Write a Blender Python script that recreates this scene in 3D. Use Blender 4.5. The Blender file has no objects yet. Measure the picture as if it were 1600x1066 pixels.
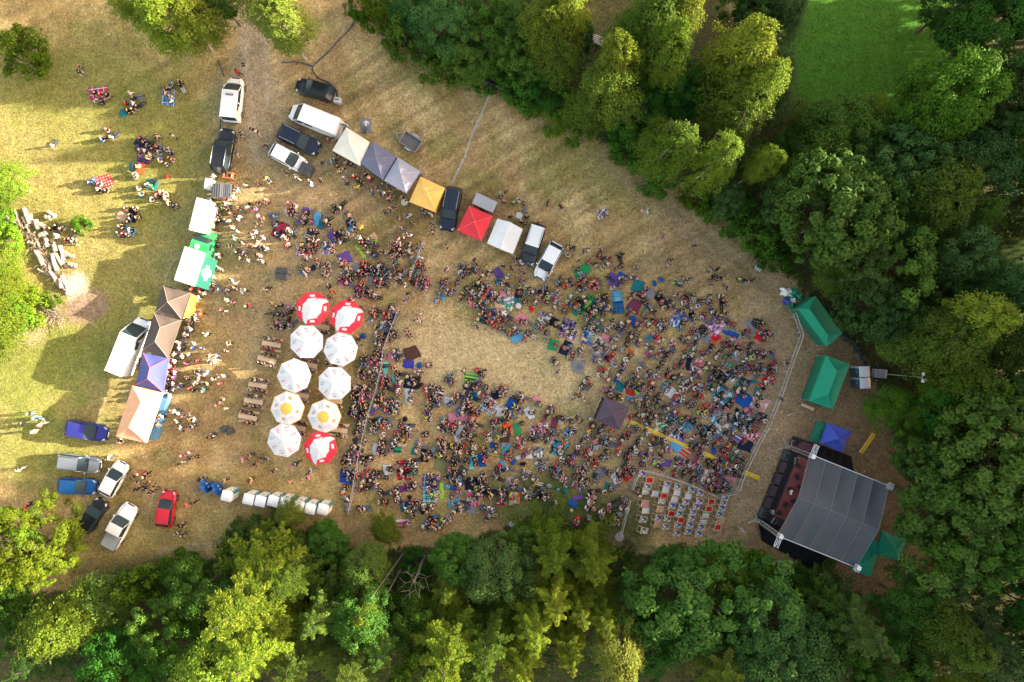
import bpy, bmesh, math, random, re
import numpy as np
from mathutils import Vector, Matrix
R = math.radians
rnd = random.Random(7)
nrs = np.random.RandomState(11)
sc = bpy.context.scene
COL = sc.collection

# ------------------------------------------------------------------ camera, sky, sun, exposure
S = 14.0                 # photograph pixels (1600 wide) per metre on the ground
H = 1066.67 / S          # flying height of the camera
cam = bpy.data.cameras.new("camera")
cam.lens = 24; cam.sensor_width = 36; cam.clip_end = 3000; cam.clip_start = 0.5
camo = bpy.data.objects.new("camera", cam)
camo.location = (0, 0, H)
COL.objects.link(camo); sc.camera = camo
SUN_EL, SUN_AZ = 15.0, 84.0       # degrees; azimuth clockwise from +Y
w = bpy.data.worlds.new("World"); sc.world = w; w.use_nodes = True
nt = w.node_tree
sky = nt.nodes.new("ShaderNodeTexSky"); sky.sky_type = 'NISHITA'; sky.sun_disc = False
sky.sun_elevation = R(SUN_EL); sky.sun_rotation = R(SUN_AZ)
sky.air_density = 1.0; sky.dust_density = 2.0; sky.ozone_density = 1.0
bg = nt.nodes["Background"]; bg.inputs[1].default_value = 0.15
tint = nt.nodes.new("ShaderNodeMix"); tint.data_type = 'RGBA'; tint.blend_type = 'MULTIPLY'; tint.inputs[0].default_value = 1   # hazy, warm evening sky
tint.inputs[7].default_value = (1.33, 1.01, 0.74, 1); nt.links.new(sky.outputs[0], tint.inputs[6]); nt.links.new(tint.outputs[2], bg.inputs[0])
sl = bpy.data.lights.new("sun", 'SUN'); sl.energy = 5.0; sl.angle = R(0.5); sl.color = (1.0, 0.90, 0.70)
so = bpy.data.objects.new("sun", sl); COL.objects.link(so)
sv = Vector((math.sin(R(SUN_AZ)) * math.cos(R(SUN_EL)), math.cos(R(SUN_AZ)) * math.cos(R(SUN_EL)), math.sin(R(SUN_EL))))
so.rotation_euler = sv.to_track_quat('Z', 'Y').to_euler(); so.location = sv * 300
sc.view_settings.view_transform = 'Standard'; sc.view_settings.look = 'None'
sc.view_settings.gamma = 1; sc.view_settings.exposure = 2.3
sc.cycles.max_bounces = 6; sc.cycles.transparent_max_bounces = 8
sc.cycles.diffuse_bounces = 3; sc.cycles.glossy_bounces = 2

def P(px, py, z=0.0):
    """ground position of something measured at pixel (px, py) of the survey picture and standing z metres high"""
    k = (H - z) / H / S
    return Vector(((px - 800) * k, (533 - py) * k, z))

# ------------------------------------------------------------------ materials
MATS = {}
def lin(c):
    return tuple((x / 12.92 if x <= 0.04045 else ((x + 0.055) / 1.055) ** 2.4) for x in c)
def hexc(h):
    return lin(tuple(int(h[i:i + 2], 16) / 255 for i in (0, 2, 4)))
def mat(name, col, rough=0.75, metal=0.0, coat=0.0, var=0.12, scale=6.0, bump=0.0, spec=0.35, emit=0):
    if name in MATS: return MATS[name]
    m = bpy.data.materials.new(name); m.use_nodes = True; n = m.node_tree
    b = n.nodes["Principled BSDF"]
    b.inputs["Roughness"].default_value = rough; b.inputs["Metallic"].default_value = metal
    b.inputs["Coat Weight"].default_value = coat; b.inputs["Specular IOR Level"].default_value = spec
    c = Vector(col[:3])
    if var > 0 or bump > 0:
        tc = n.nodes.new("ShaderNodeTexCoord"); no = n.nodes.new("ShaderNodeTexNoise")
        no.inputs["Scale"].default_value = scale; no.inputs["Detail"].default_value = 4
        n.links.new(tc.outputs["Object"], no.inputs["Vector"])
        mx = n.nodes.new("ShaderNodeMix"); mx.data_type = 'RGBA'
        mx.inputs[6].default_value = (*(c * (1 - var)), 1); mx.inputs[7].default_value = (*[min(1, x) for x in c * (1 + var)], 1)
        n.links.new(no.outputs["Fac"], mx.inputs[0]); n.links.new(mx.outputs[2], b.inputs["Base Color"])
        if bump > 0:
            bu = n.nodes.new("ShaderNodeBump"); bu.inputs["Strength"].default_value = bump; bu.inputs["Distance"].default_value = 0.03
            n.links.new(no.outputs["Fac"], bu.inputs["Height"]); n.links.new(bu.outputs[0], b.inputs["Normal"])
    else:
        b.inputs["Base Color"].default_value = (*c, 1)
    if emit:
        b.inputs["Emission Color"].default_value = (*c, 1); b.inputs["Emission Strength"].default_value = emit
    MATS[name] = m; return m

def attr_mat(name, rough=0.8, mult=None, translucent=0.0, objvar=0.0, noise=None, spec=0.3):
    m = bpy.data.materials.new(name); m.use_nodes = True; n = m.node_tree; L = n.links
    b = n.nodes["Principled BSDF"]; b.inputs["Roughness"].default_value = rough; b.inputs["Specular IOR Level"].default_value = spec
    at = n.nodes.new("ShaderNodeAttribute"); at.attribute_name = "col"
    out = at.outputs["Color"]
    if mult:
        mx = n.nodes.new("ShaderNodeMix"); mx.data_type = 'RGBA'; mx.blend_type = 'MULTIPLY'; mx.inputs[0].default_value = 1
        mx.inputs[7].default_value = (*mult, 1); L.new(out, mx.inputs[6]); out = mx.outputs[2]
    if objvar:
        oi = n.nodes.new("ShaderNodeObjectInfo")
        mr = n.nodes.new("ShaderNodeMapRange"); mr.inputs[3].default_value = 1 - objvar; mr.inputs[4].default_value = 1 + objvar
        L.new(oi.outputs["Random"], mr.inputs[0])
        hs = n.nodes.new("ShaderNodeHueSaturation"); L.new(mr.outputs[0], hs.inputs["Value"]); L.new(out, hs.inputs["Color"])
        mh = n.nodes.new("ShaderNodeMath"); mh.operation = 'MULTIPLY'; mh.inputs[1].default_value = 7.31; L.new(oi.outputs["Random"], mh.inputs[0]); fr = n.nodes.new("ShaderNodeMath"); fr.operation = 'FRACT'; L.new(mh.outputs[0], fr.inputs[0])
        mr2 = n.nodes.new("ShaderNodeMapRange"); mr2.inputs[3].default_value = .480; mr2.inputs[4].default_value = .522; L.new(fr.outputs[0], mr2.inputs[0]); L.new(mr2.outputs[0], hs.inputs["Hue"])
        out = hs.outputs[0]
    if noise:
        tc = n.nodes.new("ShaderNodeTexCoord")
        for (sc_, lo, hi, det) in noise:
            no = n.nodes.new("ShaderNodeTexNoise"); no.inputs["Scale"].default_value = sc_; no.inputs["Detail"].default_value = det
            L.new(tc.outputs["Object"], no.inputs["Vector"])
            mr = n.nodes.new("ShaderNodeMapRange"); mr.inputs[1].default_value = 0.36; mr.inputs[2].default_value = 0.64
            mr.inputs[3].default_value = lo; mr.inputs[4].default_value = hi; L.new(no.outputs["Fac"], mr.inputs[0])
            mx = n.nodes.new("ShaderNodeMix"); mx.data_type = 'RGBA'; mx.blend_type = 'MULTIPLY'; mx.inputs[0].default_value = 1
            L.new(out, mx.inputs[6]); L.new(mr.outputs[0], mx.inputs[7]); out = mx.outputs[2]
        bu = n.nodes.new("ShaderNodeBump"); bu.inputs["Strength"].default_value = 0.5; bu.inputs["Distance"].default_value = 0.08
        L.new(no.outputs["Fac"], bu.inputs["Height"]); L.new(bu.outputs[0], b.inputs["Normal"])
    L.new(out, b.inputs["Base Color"])
    if translucent:
        tr = n.nodes.new("ShaderNodeBsdfTranslucent"); ms = n.nodes.new("ShaderNodeMixShader"); ms.inputs[0].default_value = translucent
        L.new(out, tr.inputs[0]); L.new(b.outputs[0], ms.inputs[1]); L.new(tr.outputs[0], ms.inputs[2])
        L.new(ms.outputs[0], n.nodes["Material Output"].inputs[0])
    MATS[name] = m; return m

# ------------------------------------------------------------------ object helpers
def tag(o, label=None, cat=None, group=None, kind=None):
    if label: o["label"] = label
    if cat: o["category"] = cat
    if group: o["group"] = group
    if kind: o["kind"] = kind
    return o
def empty(name, loc=(0, 0, 0), rz=0.0, label=None, cat=None, group=None, kind=None):
    o = bpy.data.objects.new(name, None); o.location = loc; o.rotation_euler = (0, 0, rz); o.empty_display_size = 0.3
    COL.objects.link(o); return tag(o, label, cat, group, kind)
def link(name, me, parent=None, loc=None, rz=0.0):
    o = bpy.data.objects.new(name, me); COL.objects.link(o)
    if parent is not None: o.parent = parent
    if loc is not None: o.location = loc; o.rotation_euler = (0, 0, rz)
    return o
def copy_tree(o, parent=None):
    c = o.copy(); COL.objects.link(c); c.parent = parent
    for ch in list(o.children): copy_tree(ch, c)
    return c

class MB:
    def __init__(s): s.v = []; s.f = []; s.m = []; s.mats = []; s.smooth = False
    def mi(s, m):
        if m not in s.mats: s.mats.append(m)
        return s.mats.index(m)
    def add(s, vs, fs, m, M=None):
        b = len(s.v)
        s.v += [tuple(M @ Vector(v)) if M is not None else tuple(v) for v in vs]
        k = s.mi(m)
        for f in fs: s.f.append([b + i for i in f]); s.m.append(k)
        return s
    def box(s, c, d, m, rz=0, M=None, taper=1.0, bev=0.0):
        x, y, z = d[0] / 2, d[1] / 2, d[2] / 2
        if bev <= 0:
            vs = [(-x, -y, -z), (x, -y, -z), (x, y, -z), (-x, y, -z), (-x * taper, -y * taper, z), (x * taper, -y * taper, z), (x * taper, y * taper, z), (-x * taper, y * taper, z)]
            fs = [(3, 2, 1, 0), (4, 5, 6, 7), (0, 1, 5, 4), (1, 2, 6, 5), (2, 3, 7, 6), (3, 0, 4, 7)]
        else:
            def ring(xx, yy, zz, b):
                return [(-xx + b, -yy, zz), (xx - b, -yy, zz), (xx, -yy + b, zz), (xx, yy - b, zz), (xx - b, yy, zz), (-xx + b, yy, zz), (-xx, yy - b, zz), (-xx, -yy + b, zz)]
            vs = ring(x, y, -z, bev) + ring(x * taper, y * taper, z - bev, bev) + ring(x * taper - bev, y * taper - bev, z, bev * .5)
            fs = [tuple(range(7, -1, -1)), tuple(range(16, 24))]
            for k in (0, 8): fs += [(k + i, k + (i + 1) % 8, k + 8 + (i + 1) % 8, k + 8 + i) for i in range(8)]
        T = Matrix.Translation(Vector(c)) @ Matrix.Rotation(rz, 4, 'Z')
        return s.add(vs, fs, m, (M @ T) if M is not None else T)
    def tube(s, pts, r, m, n=6, closed=False, caps=True):
        pts = [Vector(p) for p in pts]; rs = r if isinstance(r, (list, tuple)) else [r] * len(pts)
        vs = []; fs = []; L = len(pts)
        for i, p in enumerate(pts):
            a = pts[i - 1] if (i > 0 or closed) else p; b = pts[(i + 1) % L] if (i < L - 1 or closed) else p
            d = (b - a).normalized() if (b - a).length > 1e-9 else Vector((0, 0, 1))
            u = d.cross(Vector((0, 0, 1)) if abs(d.z) < .9 else Vector((1, 0, 0))).normalized(); w_ = d.cross(u)
            for k in range(n):
                t = 2 * math.pi * k / n; vs.append(p + u * math.cos(t) * rs[i] + w_ * math.sin(t) * rs[i])
        for i in range(L if closed else L - 1):
            j = (i + 1) % L
            fs += [(i * n + k, i * n + (k + 1) % n, j * n + (k + 1) % n, j * n + k) for k in range(n)]
        if caps and not closed: fs += [tuple(range(n)), tuple(range((L - 1) * n + n - 1, (L - 1) * n - 1, -1))]
        return s.add(vs, fs, m)
    def cyl(s, c, r, h, m, n=16, r2=None, axis='Z'):
        r2 = r if r2 is None else r2
        vs = [(r * math.cos(2 * math.pi * k / n), r * math.sin(2 * math.pi * k / n), -h / 2) for k in range(n)]
        vs += [(r2 * math.cos(2 * math.pi * k / n), r2 * math.sin(2 * math.pi * k / n), h / 2) for k in range(n)]
        fs = [tuple(range(n - 1, -1, -1)), tuple(range(n, 2 * n))] + [(k, (k + 1) % n, n + (k + 1) % n, n + k) for k in range(n)]
        T = Matrix.Translation(Vector(c))
        if axis == 'Y': T = T @ Matrix.Rotation(math.pi / 2, 4, 'X')
        if axis == 'X': T = T @ Matrix.Rotation(math.pi / 2, 4, 'Y')
        return s.add(vs, fs, m, T)
    def ball(s, c, r, m, nu=10, nv=6, sc_=(1, 1, 1), lo=-90, jit=0.0):
        vs = []; fs = []
        for j in range(nv + 1):
            t = R(lo + (90 - lo) * j / nv)
            for i in range(nu):
                q = 1 + rnd.uniform(-jit, jit)
                vs.append((c[0] + r * sc_[0] * q * math.cos(t) * math.cos(2 * math.pi * i / nu), c[1] + r * sc_[1] * q * math.cos(t) * math.sin(2 * math.pi * i / nu), c[2] + r * sc_[2] * q * math.sin(t)))
        for j in range(nv): fs += [(j * nu + i, j * nu + (i + 1) % nu, (j + 1) * nu + (i + 1) % nu, (j + 1) * nu + i) for i in range(nu)]
        return s.add(vs, fs, m)
    def grid(s, fn, nx, ny, m, mfn=None):
        b = len(s.v)
        for j in range(ny + 1):
            for i in range(nx + 1): s.v.append(tuple(fn(i / nx, j / ny)))
        for j in range(ny):
            for i in range(nx):
                a = b + j * (nx + 1) + i
                s.f.append([a, a + 1, a + nx + 2, a + nx + 1]); s.m.append(s.mi(mfn((i + .5) / nx, (j + .5) / ny) if mfn else m))
        return s
    def prism(s, poly, z0, z1, m, mside=None):
        n = len(poly)
        s.add([(p[0], p[1], z1) for p in poly], [tuple(range(n))], m)
        s.add([(p[0], p[1], z0) for p in poly] + [(p[0], p[1], z1) for p in poly], [(i, (i + 1) % n, n + (i + 1) % n, n + i) for i in range(n)] + [tuple(range(n - 1, -1, -1))], mside or m)
        return s
    def mesh(s, name, smooth=None):
        me = bpy.data.meshes.new(name); me.from_pydata(s.v, [], s.f)
        for m in s.mats: me.materials.append(m)
        me.polygons.foreach_set("material_index", s.m)
        if smooth if smooth is not None else s.smooth: me.polygons.foreach_set("use_smooth", [True] * len(s.f))
        me.update(); return me
    def build(s, name, parent=None, loc=None, rz=0.0, smooth=None):
        return link(name, s.mesh(name, smooth), parent, loc, rz)

def fast_mesh(name, verts, quads, cols=None, mats=(), midx=None, smooth=False):
    """verts (n,3), quads (m,k) -> mesh with an optional per-face colour attribute"""
    me = bpy.data.meshes.new(name); nv, nf = len(verts), len(quads); k = quads.shape[1]
    me.vertices.add(nv); me.vertices.foreach_set("co", np.asarray(verts, np.float32).ravel())
    me.loops.add(nf * k); me.loops.foreach_set("vertex_index", quads.astype(np.int32).ravel())
    me.polygons.add(nf); me.polygons.foreach_set("loop_start", np.arange(nf, dtype=np.int32) * k)
    me.polygons.foreach_set("loop_total", np.full(nf, k, np.int32))
    if midx is not None: me.polygons.foreach_set("material_index", midx.astype(np.int32))
    if smooth: me.polygons.foreach_set("use_smooth", np.ones(nf, bool))
    me.update(calc_edges=True)
    if cols is not None:
        a = me.attributes.new("col", 'FLOAT_COLOR', 'FACE' if len(cols) == nf else 'POINT')
        c4 = np.ones((len(cols), 4), np.float32); c4[:, :3] = cols; a.data.foreach_set("color", c4.ravel())
    for m in mats: me.materials.append(m)
    return me

# ------------------------------------------------------------------ value noise
def vnoise(x, y, seed=0):
    xi = np.floor(x).astype(np.int64); yi = np.floor(y).astype(np.int64); fx = x - xi; fy = y - yi
    fx = fx * fx * (3 - 2 * fx); fy = fy * fy * (3 - 2 * fy)
    def h(a, b):
        n = (a * 374761393 + b * 668265263 + seed * 974711) & 0x7fffffff
        n = ((n ^ (n >> 13)) * 1274126177) & 0x7fffffff
        return ((n ^ (n >> 16)) & 0xffff) / 65535.0
    return (h(xi, yi) * (1 - fx) + h(xi + 1, yi) * fx) * (1 - fy) + (h(xi, yi + 1) * (1 - fx) + h(xi + 1, yi + 1) * fx) * fy
def fbm(x, y, seed=0, o=4):
    s = 0; a = .5; t = 0
    for k in range(o): s = s + a * vnoise(x * 2 ** k, y * 2 ** k, seed + k); t += a; a *= .5
    return s / t

# ------------------------------------------------------------------ naming things by where they stand
LM = []     # landmarks (short name, px, py)
def lm(name, px, py): LM.append((name, px, py))
USED = set()
def where(px, py, used_key, maxw=16):
    """a phrase that places something in the picture, one that no other thing with the same look has"""
    near = sorted(LM, key=lambda a: (a[1] - px) ** 2 + (a[2] - py) ** 2)[:7]
    def dirn(a):
        dx, dy = px - a[1], py - a[2]
        ax, ay = abs(dx), abs(dy)
        if ax > 2.4 * ay: return "right of" if dx > 0 else "left of"
        if ay > 2.4 * ax: return "below" if dy > 0 else "above"
        return ("below" if dy > 0 else "above") + " and " + ("right of" if dx > 0 else "left of")
    cand = []
    for a in near[:4]:
        d = math.hypot(px - a[1], py - a[2])
        cand.append(("just " if d < 45 else "well " if d > 130 else "") + dirn(a) + " the " + a[0])
    for a in near[:3]:
        for b in near:
            if b is not a: cand.append(dirn(a) + " the " + a[0] + ", " + dirn(b).replace(" and ", " ") + " the " + b[0])
    for c in cand:
        lab = used_key + " " + c
        if lab in USED or len(lab.split()) > maxw: continue
        USED.add(lab); return lab
    return None
# ------------------------------------------------------------------ the ground
def build_ground():
    gx = np.concatenate([[-900, -400, -200, -120], np.arange(-80, 80.1, 0.45), [120, 200, 400, 900]])
    gy = np.concatenate([[-900, -400, -200, -100], np.arange(-56, 56.1, 0.45), [100, 200, 400, 900]])
    X, Y = np.meshgrid(gx, gy); px = X * S + 800; py = 533 - Y * S
    n1 = fbm(X / 9, Y / 9, 1); n2 = fbm(X / 2.2, Y / 2.2, 5); n3 = fbm((X + .35 * Y) / 1.2, (Y - .6 * X) / 5.0, 9); n4 = fbm(X / 4.5, Y / 4.5, 21)
    dry = np.array([0.385, 0.256, 0.112]); dry2 = np.array([0.50, 0.36, 0.17]); gr = np.array([0.185, 0.195, 0.042]); gr2 = np.array([0.19, 0.215, 0.045])
    C = np.zeros(X.shape + (3,)) + dry
    def mix(C, col, m):
        m = np.clip(m, 0, 1)[..., None]; return C * (1 - m) + np.array(col) * m
    def ss(a, b, x):
        t = np.clip((x - a) / (b - a), 0, 1); return t * t * (3 - 2 * t)
    C = mix(C, dry2, ss(.45, .62, n3) * .8)
    C = mix(C, gr, ss(.50, .66, n2 * .5 + n4 * .5) * .50)
    C = mix(C, (0.30, 0.20, 0.11), ss(.52, .66, n1) * .5)
    def ell(cx, cy, rx, ry, rot=0, soft=.35, wob=.35):
        c, s_ = math.cos(R(rot)), math.sin(R(rot)); dx, dy = px - cx, py - cy
        u = (dx * c + dy * s_) / rx; v = (-dx * s_ + dy * c) / ry
        d = np.sqrt(u * u + v * v) + (n2 - .5) * wob * 2 + (n4 - .5) * wob
        return 1 - ss(1 - soft, 1 + soft, d)
    # mowing lines that follow the long upper edge of the clearing
    ax = (px * .50 + py * .866); st = fbm(ax / 5.5, (px * .866 - py * .5) / 160, 61, 3); st2 = fbm(ax / 12.0, (px * .866 - py * .5) / 240, 67, 3)
    amp = ss(-60, 60, (px - 420) * .5 - (py - 330) * .866 + 60)[..., None] * .8 + .25
    C = C * (1 + amp * ((st[..., None] - .5) * .85 + (st2[..., None] - .5) * .55))
    # greener grass to the left and in bands
    for e in [(120, 330, 250, 330, 8, .5, .5, gr, .62), (40, 560, 120, 90, 0, .4, .5, gr2, .85), (60, 700, 110, 60, 0, .4, .5, gr2, .7), (250, 250, 90, 120, 0, .4, .5, gr, .5),
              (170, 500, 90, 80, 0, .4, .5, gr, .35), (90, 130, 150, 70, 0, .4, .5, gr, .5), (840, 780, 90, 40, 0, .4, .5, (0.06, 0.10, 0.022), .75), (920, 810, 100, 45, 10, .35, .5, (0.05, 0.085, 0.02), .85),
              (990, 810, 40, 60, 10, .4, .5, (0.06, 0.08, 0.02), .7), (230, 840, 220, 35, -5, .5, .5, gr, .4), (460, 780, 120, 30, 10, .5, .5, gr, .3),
              (660, 120, 70, 30, 30, .5, .5, gr, .4), (950, 250, 110, 60, 25, .5, .5, gr, .55), (1150, 380, 90, 40, 45, .5, .5, gr, .35), (1170, 700, 30, 90, 20, .5, .4, (0.12, 0.115, 0.04), .6)]:
        C = mix(C, e[7], ell(*e[:7]) * e[8])
    # worn, pale places
    for e in [(395, 60, 28, 130, 3, .4, .3, (0.36, 0.29, 0.20), .75), (400, 170, 60, 90, -8, .5, .4, (0.31, 0.245, 0.165), .6), (420, 400, 120, 130, 0, .6, .5, (0.34, 0.27, 0.17), .45),
              (790, 560, 190, 70, 10, .5, .4, (0.50, 0.385, 0.215), .6), (840, 600, 140, 60, 15, .5, .4, (0.46, 0.37, 0.19), .4), (1200, 620, 90, 230, 18, .4, .3, (0.36, 0.245, 0.155), .7),
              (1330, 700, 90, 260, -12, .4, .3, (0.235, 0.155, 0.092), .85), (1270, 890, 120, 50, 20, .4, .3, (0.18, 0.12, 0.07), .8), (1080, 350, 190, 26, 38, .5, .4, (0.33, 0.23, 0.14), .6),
              (120, 455, 18, 30, 0, .3, .3, (0.62, 0.52, 0.42), .9), (130, 482, 34, 26, -20, .35, .4, (0.27, 0.18, 0.13), .9), (50, 510, 26, 26, 0, .35, .4, (0.45, 0.37, 0.22), .6),
              (440, 790, 110, 12, 12, .5, .4, (0.21, 0.14, 0.095), .5), (1075, 700, 150, 120, 20, .5, .3, (0.37, 0.25, 0.155), .5)]:
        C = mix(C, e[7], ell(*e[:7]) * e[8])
    # wheel tracks
    def track(pts, wd, col, a):
        nonlocal C
        m = np.zeros_like(px)
        for (x0, y0), (x1, y1) in zip(pts[:-1], pts[1:]):
            t = np.clip(((px - x0) * (x1 - x0) + (py - y0) * (y1 - y0)) / ((x1 - x0) ** 2 + (y1 - y0) ** 2), 0, 1)
            d = np.hypot(px - x0 - t * (x1 - x0), py - y0 - t * (y1 - y0)); m = np.maximum(m, 1 - ss(wd * .5, wd * 1.3, d + (n2 - .5) * 6))
        C = mix(C, col, m * a)
    track([(385, 0), (383, 90), (392, 160), (400, 250)], 6, (0.40, 0.33, 0.235), .7); track([(415, 0), (414, 90), (420, 160)], 6, (0.40, 0.33, 0.235), .6)
    track([(1000, 290), (1080, 350), (1150, 410), (1215, 470), (1250, 520)], 4, (0.13, 0.115, 0.05), .5); track([(1030, 280), (1100, 335), (1180, 400)], 4, (0.16, 0.13, 0.07), .5)
    track([(250, 860), (380, 845), (520, 800)], 4, (0.36, 0.29, 0.2), .5)
    # woodland floor outside the clearing
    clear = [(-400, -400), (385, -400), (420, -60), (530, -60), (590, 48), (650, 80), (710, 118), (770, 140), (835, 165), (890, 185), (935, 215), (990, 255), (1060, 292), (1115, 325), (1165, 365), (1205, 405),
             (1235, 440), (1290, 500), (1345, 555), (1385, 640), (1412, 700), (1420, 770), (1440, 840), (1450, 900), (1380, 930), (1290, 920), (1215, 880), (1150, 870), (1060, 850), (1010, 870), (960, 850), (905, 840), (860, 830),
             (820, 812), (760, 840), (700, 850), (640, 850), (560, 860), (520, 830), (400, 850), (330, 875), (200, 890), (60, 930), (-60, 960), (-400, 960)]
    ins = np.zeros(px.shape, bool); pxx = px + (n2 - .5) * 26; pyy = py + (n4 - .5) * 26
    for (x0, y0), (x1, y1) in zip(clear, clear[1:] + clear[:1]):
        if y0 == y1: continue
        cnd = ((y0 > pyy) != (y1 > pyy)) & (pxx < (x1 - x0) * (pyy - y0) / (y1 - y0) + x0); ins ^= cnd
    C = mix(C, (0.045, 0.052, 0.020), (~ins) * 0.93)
    for e in [(1370, 80, 150, 140, 0, .18, .15, (0.058, 0.150, 0.016), 1), (950, 10, 60, 60, 0, .3, .2, (0.105, 0.095, 0.035), .9), (1120, 30, 55, 60, 0, .3, .2, (0.085, 0.075, 0.03), .9),
              (1600, 420, 60, 120, 0, .4, .2, (0.03, 0.055, 0.012), .9), (250, 900, 120, 30, 0, .5, .3, (0.05, 0.065, 0.02), .8)]:
        C = mix(C, e[7], ell(*e[:7]) * e[8])
    Z = (fbm(X / 3, Y / 3, 31) - .5) * 0.10 - 0.05
    far = np.maximum(np.abs(X) - 95, 0) + np.maximum(np.abs(Y) - 75, 0)
    Z = Z - 0.01 * np.minimum(far, 1)
    V = np.stack([X, Y, Z], -1).reshape(-1, 3); nx, ny = len(gx), len(gy)
    i = np.arange((nx - 1) * (ny - 1)); a = (i // (nx - 1)) * nx + i % (nx - 1)
    q = np.stack([a, a + 1, a + nx + 1, a + nx], -1)
    m = attr_mat("meadow_grass", 0.95, noise=[(0.9, .90, 1.10, 6), (3.2, .84, 1.16, 6), (9, .64, 1.34, 4)], spec=0.1)
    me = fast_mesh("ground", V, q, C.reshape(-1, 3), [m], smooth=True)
    tag(link("ground", me), kind="structure")
    return clear
CLEAR = build_ground()
def in_clear(px, py):
    ins = False
    for (x0, y0), (x1, y1) in zip(CLEAR, CLEAR[1:] + CLEAR[:1]):
        if (y0 > py) != (y1 > py) and px < (x1 - x0) * (py - y0) / (y1 - y0) + x0: ins = not ins
    return ins
# short grass tufts over the meadow (nobody could count them)
def build_tufts():
    n = 60000; px = nrs.uniform(-60, 1500, n); py = nrs.uniform(-60, 960, n)
    k = np.array([in_clear(a, b) for a, b in zip(px, py)]); px, py = px[k], py[k]
    # denser where the meadow is uncut (left edge, far right edge)
    wgt = .25 + .75 * (fbm(px / 60, py / 60, 3) > .52)
    k = nrs.rand(len(px)) < wgt; px, py = px[k], py[k]; n = len(px)
    V = []; B = 4
    ang = nrs.uniform(0, 2 * np.pi, (n, B)); r = nrs.uniform(.05, .16, (n, B)); h = nrs.uniform(.04, .13, (n, B))
    X = (px - 800) / S; Y = (533 - py) / S
    bx = X[:, None] + np.cos(ang) * r * .2; by = Y[:, None] + np.sin(ang) * r * .2
    wv = .018
    p0 = np.stack([bx - np.sin(ang) * wv, by + np.cos(ang) * wv, np.full_like(bx, -.06)], -1); p1 = np.stack([bx + np.sin(ang) * wv, by - np.cos(ang) * wv, np.full_like(bx, -.06)], -1)
    p2 = np.stack([bx + np.cos(ang) * r, by + np.sin(ang) * r, h - .02], -1)
    V = np.stack([p0, p1, p2], 2).reshape(-1, 3); q = np.arange(len(V)).reshape(-1, 3)
    base = np.where((nrs.rand(n) < .45)[:, None], np.array([[.19, .20, .055]]), np.array([[.37, .30, .17]])) * nrs.uniform(.75, 1.2, (n, 1))
    m = attr_mat("grass_blade", .9, translucent=.25)
    tag(link("grass_tufts", fast_mesh("grass_tufts", V, q, np.repeat(base, B, 0), [m])), "short dry and green grass tufts all over the trodden meadow", "grass", kind="stuff")
build_tufts()
# ------------------------------------------------------------------ trees: crown meshes made of leaf sprays, shared between copies
BARK = mat("bark", (0.10, 0.075, 0.055), .95, var=.35, scale=5, bump=.4)
BIRCHBARK = mat("birch_bark", (0.48, 0.44, 0.40), .85, var=.4, scale=4)
DEADWOOD = mat("dead_wood", (0.12, 0.105, 0.090), .9, var=.3, scale=5, bump=.3)
def leaf_mats():
    T = {}
    for k, c in dict(green=(.96, 1.12, .74), dark=(.52, .70, .64), bright=(1.05, 1.15, .42), olive=(.98, 1.02, .48), grey=(.85, .98, 1.15), lit=(1.75, 1.68, .62), pale=(2.1, 1.7, 1.0), deep=(.58, .86, .44), yellow=(1.4, 1.4, .42)).items():  # lit and pale put low sun on the crowns into the leaf colour
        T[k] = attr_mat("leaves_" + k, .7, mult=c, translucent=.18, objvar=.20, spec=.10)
    return T
LEAF = leaf_mats()
def unit(v): return v / np.maximum(np.linalg.norm(v, axis=-1, keepdims=True), 1e-9)
def cards(pos, nrm, L, Wd, dirv=None, rs=nrs):
    """leaf-shaped quads at pos facing nrm"""
    n = len(pos); t = rs.normal(size=(n, 3)) if dirv is None else dirv + rs.normal(size=(n, 3)) * .25
    nrm = unit(nrm); t = unit(t - nrm * (t * nrm).sum(-1, keepdims=True)); b = np.cross(nrm, t)
    L = np.broadcast_to(np.asarray(L), (n,))[:, None]; Wd = np.broadcast_to(np.asarray(Wd), (n,))[:, None]
    v = np.stack([pos - t * L * .5, pos + b * Wd * .5 - nrm * L * .08, pos + t * L * .5 - nrm * L * .15, pos - b * Wd * .5 - nrm * L * .08], 1)
    return v.reshape(-1, 3)
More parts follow.
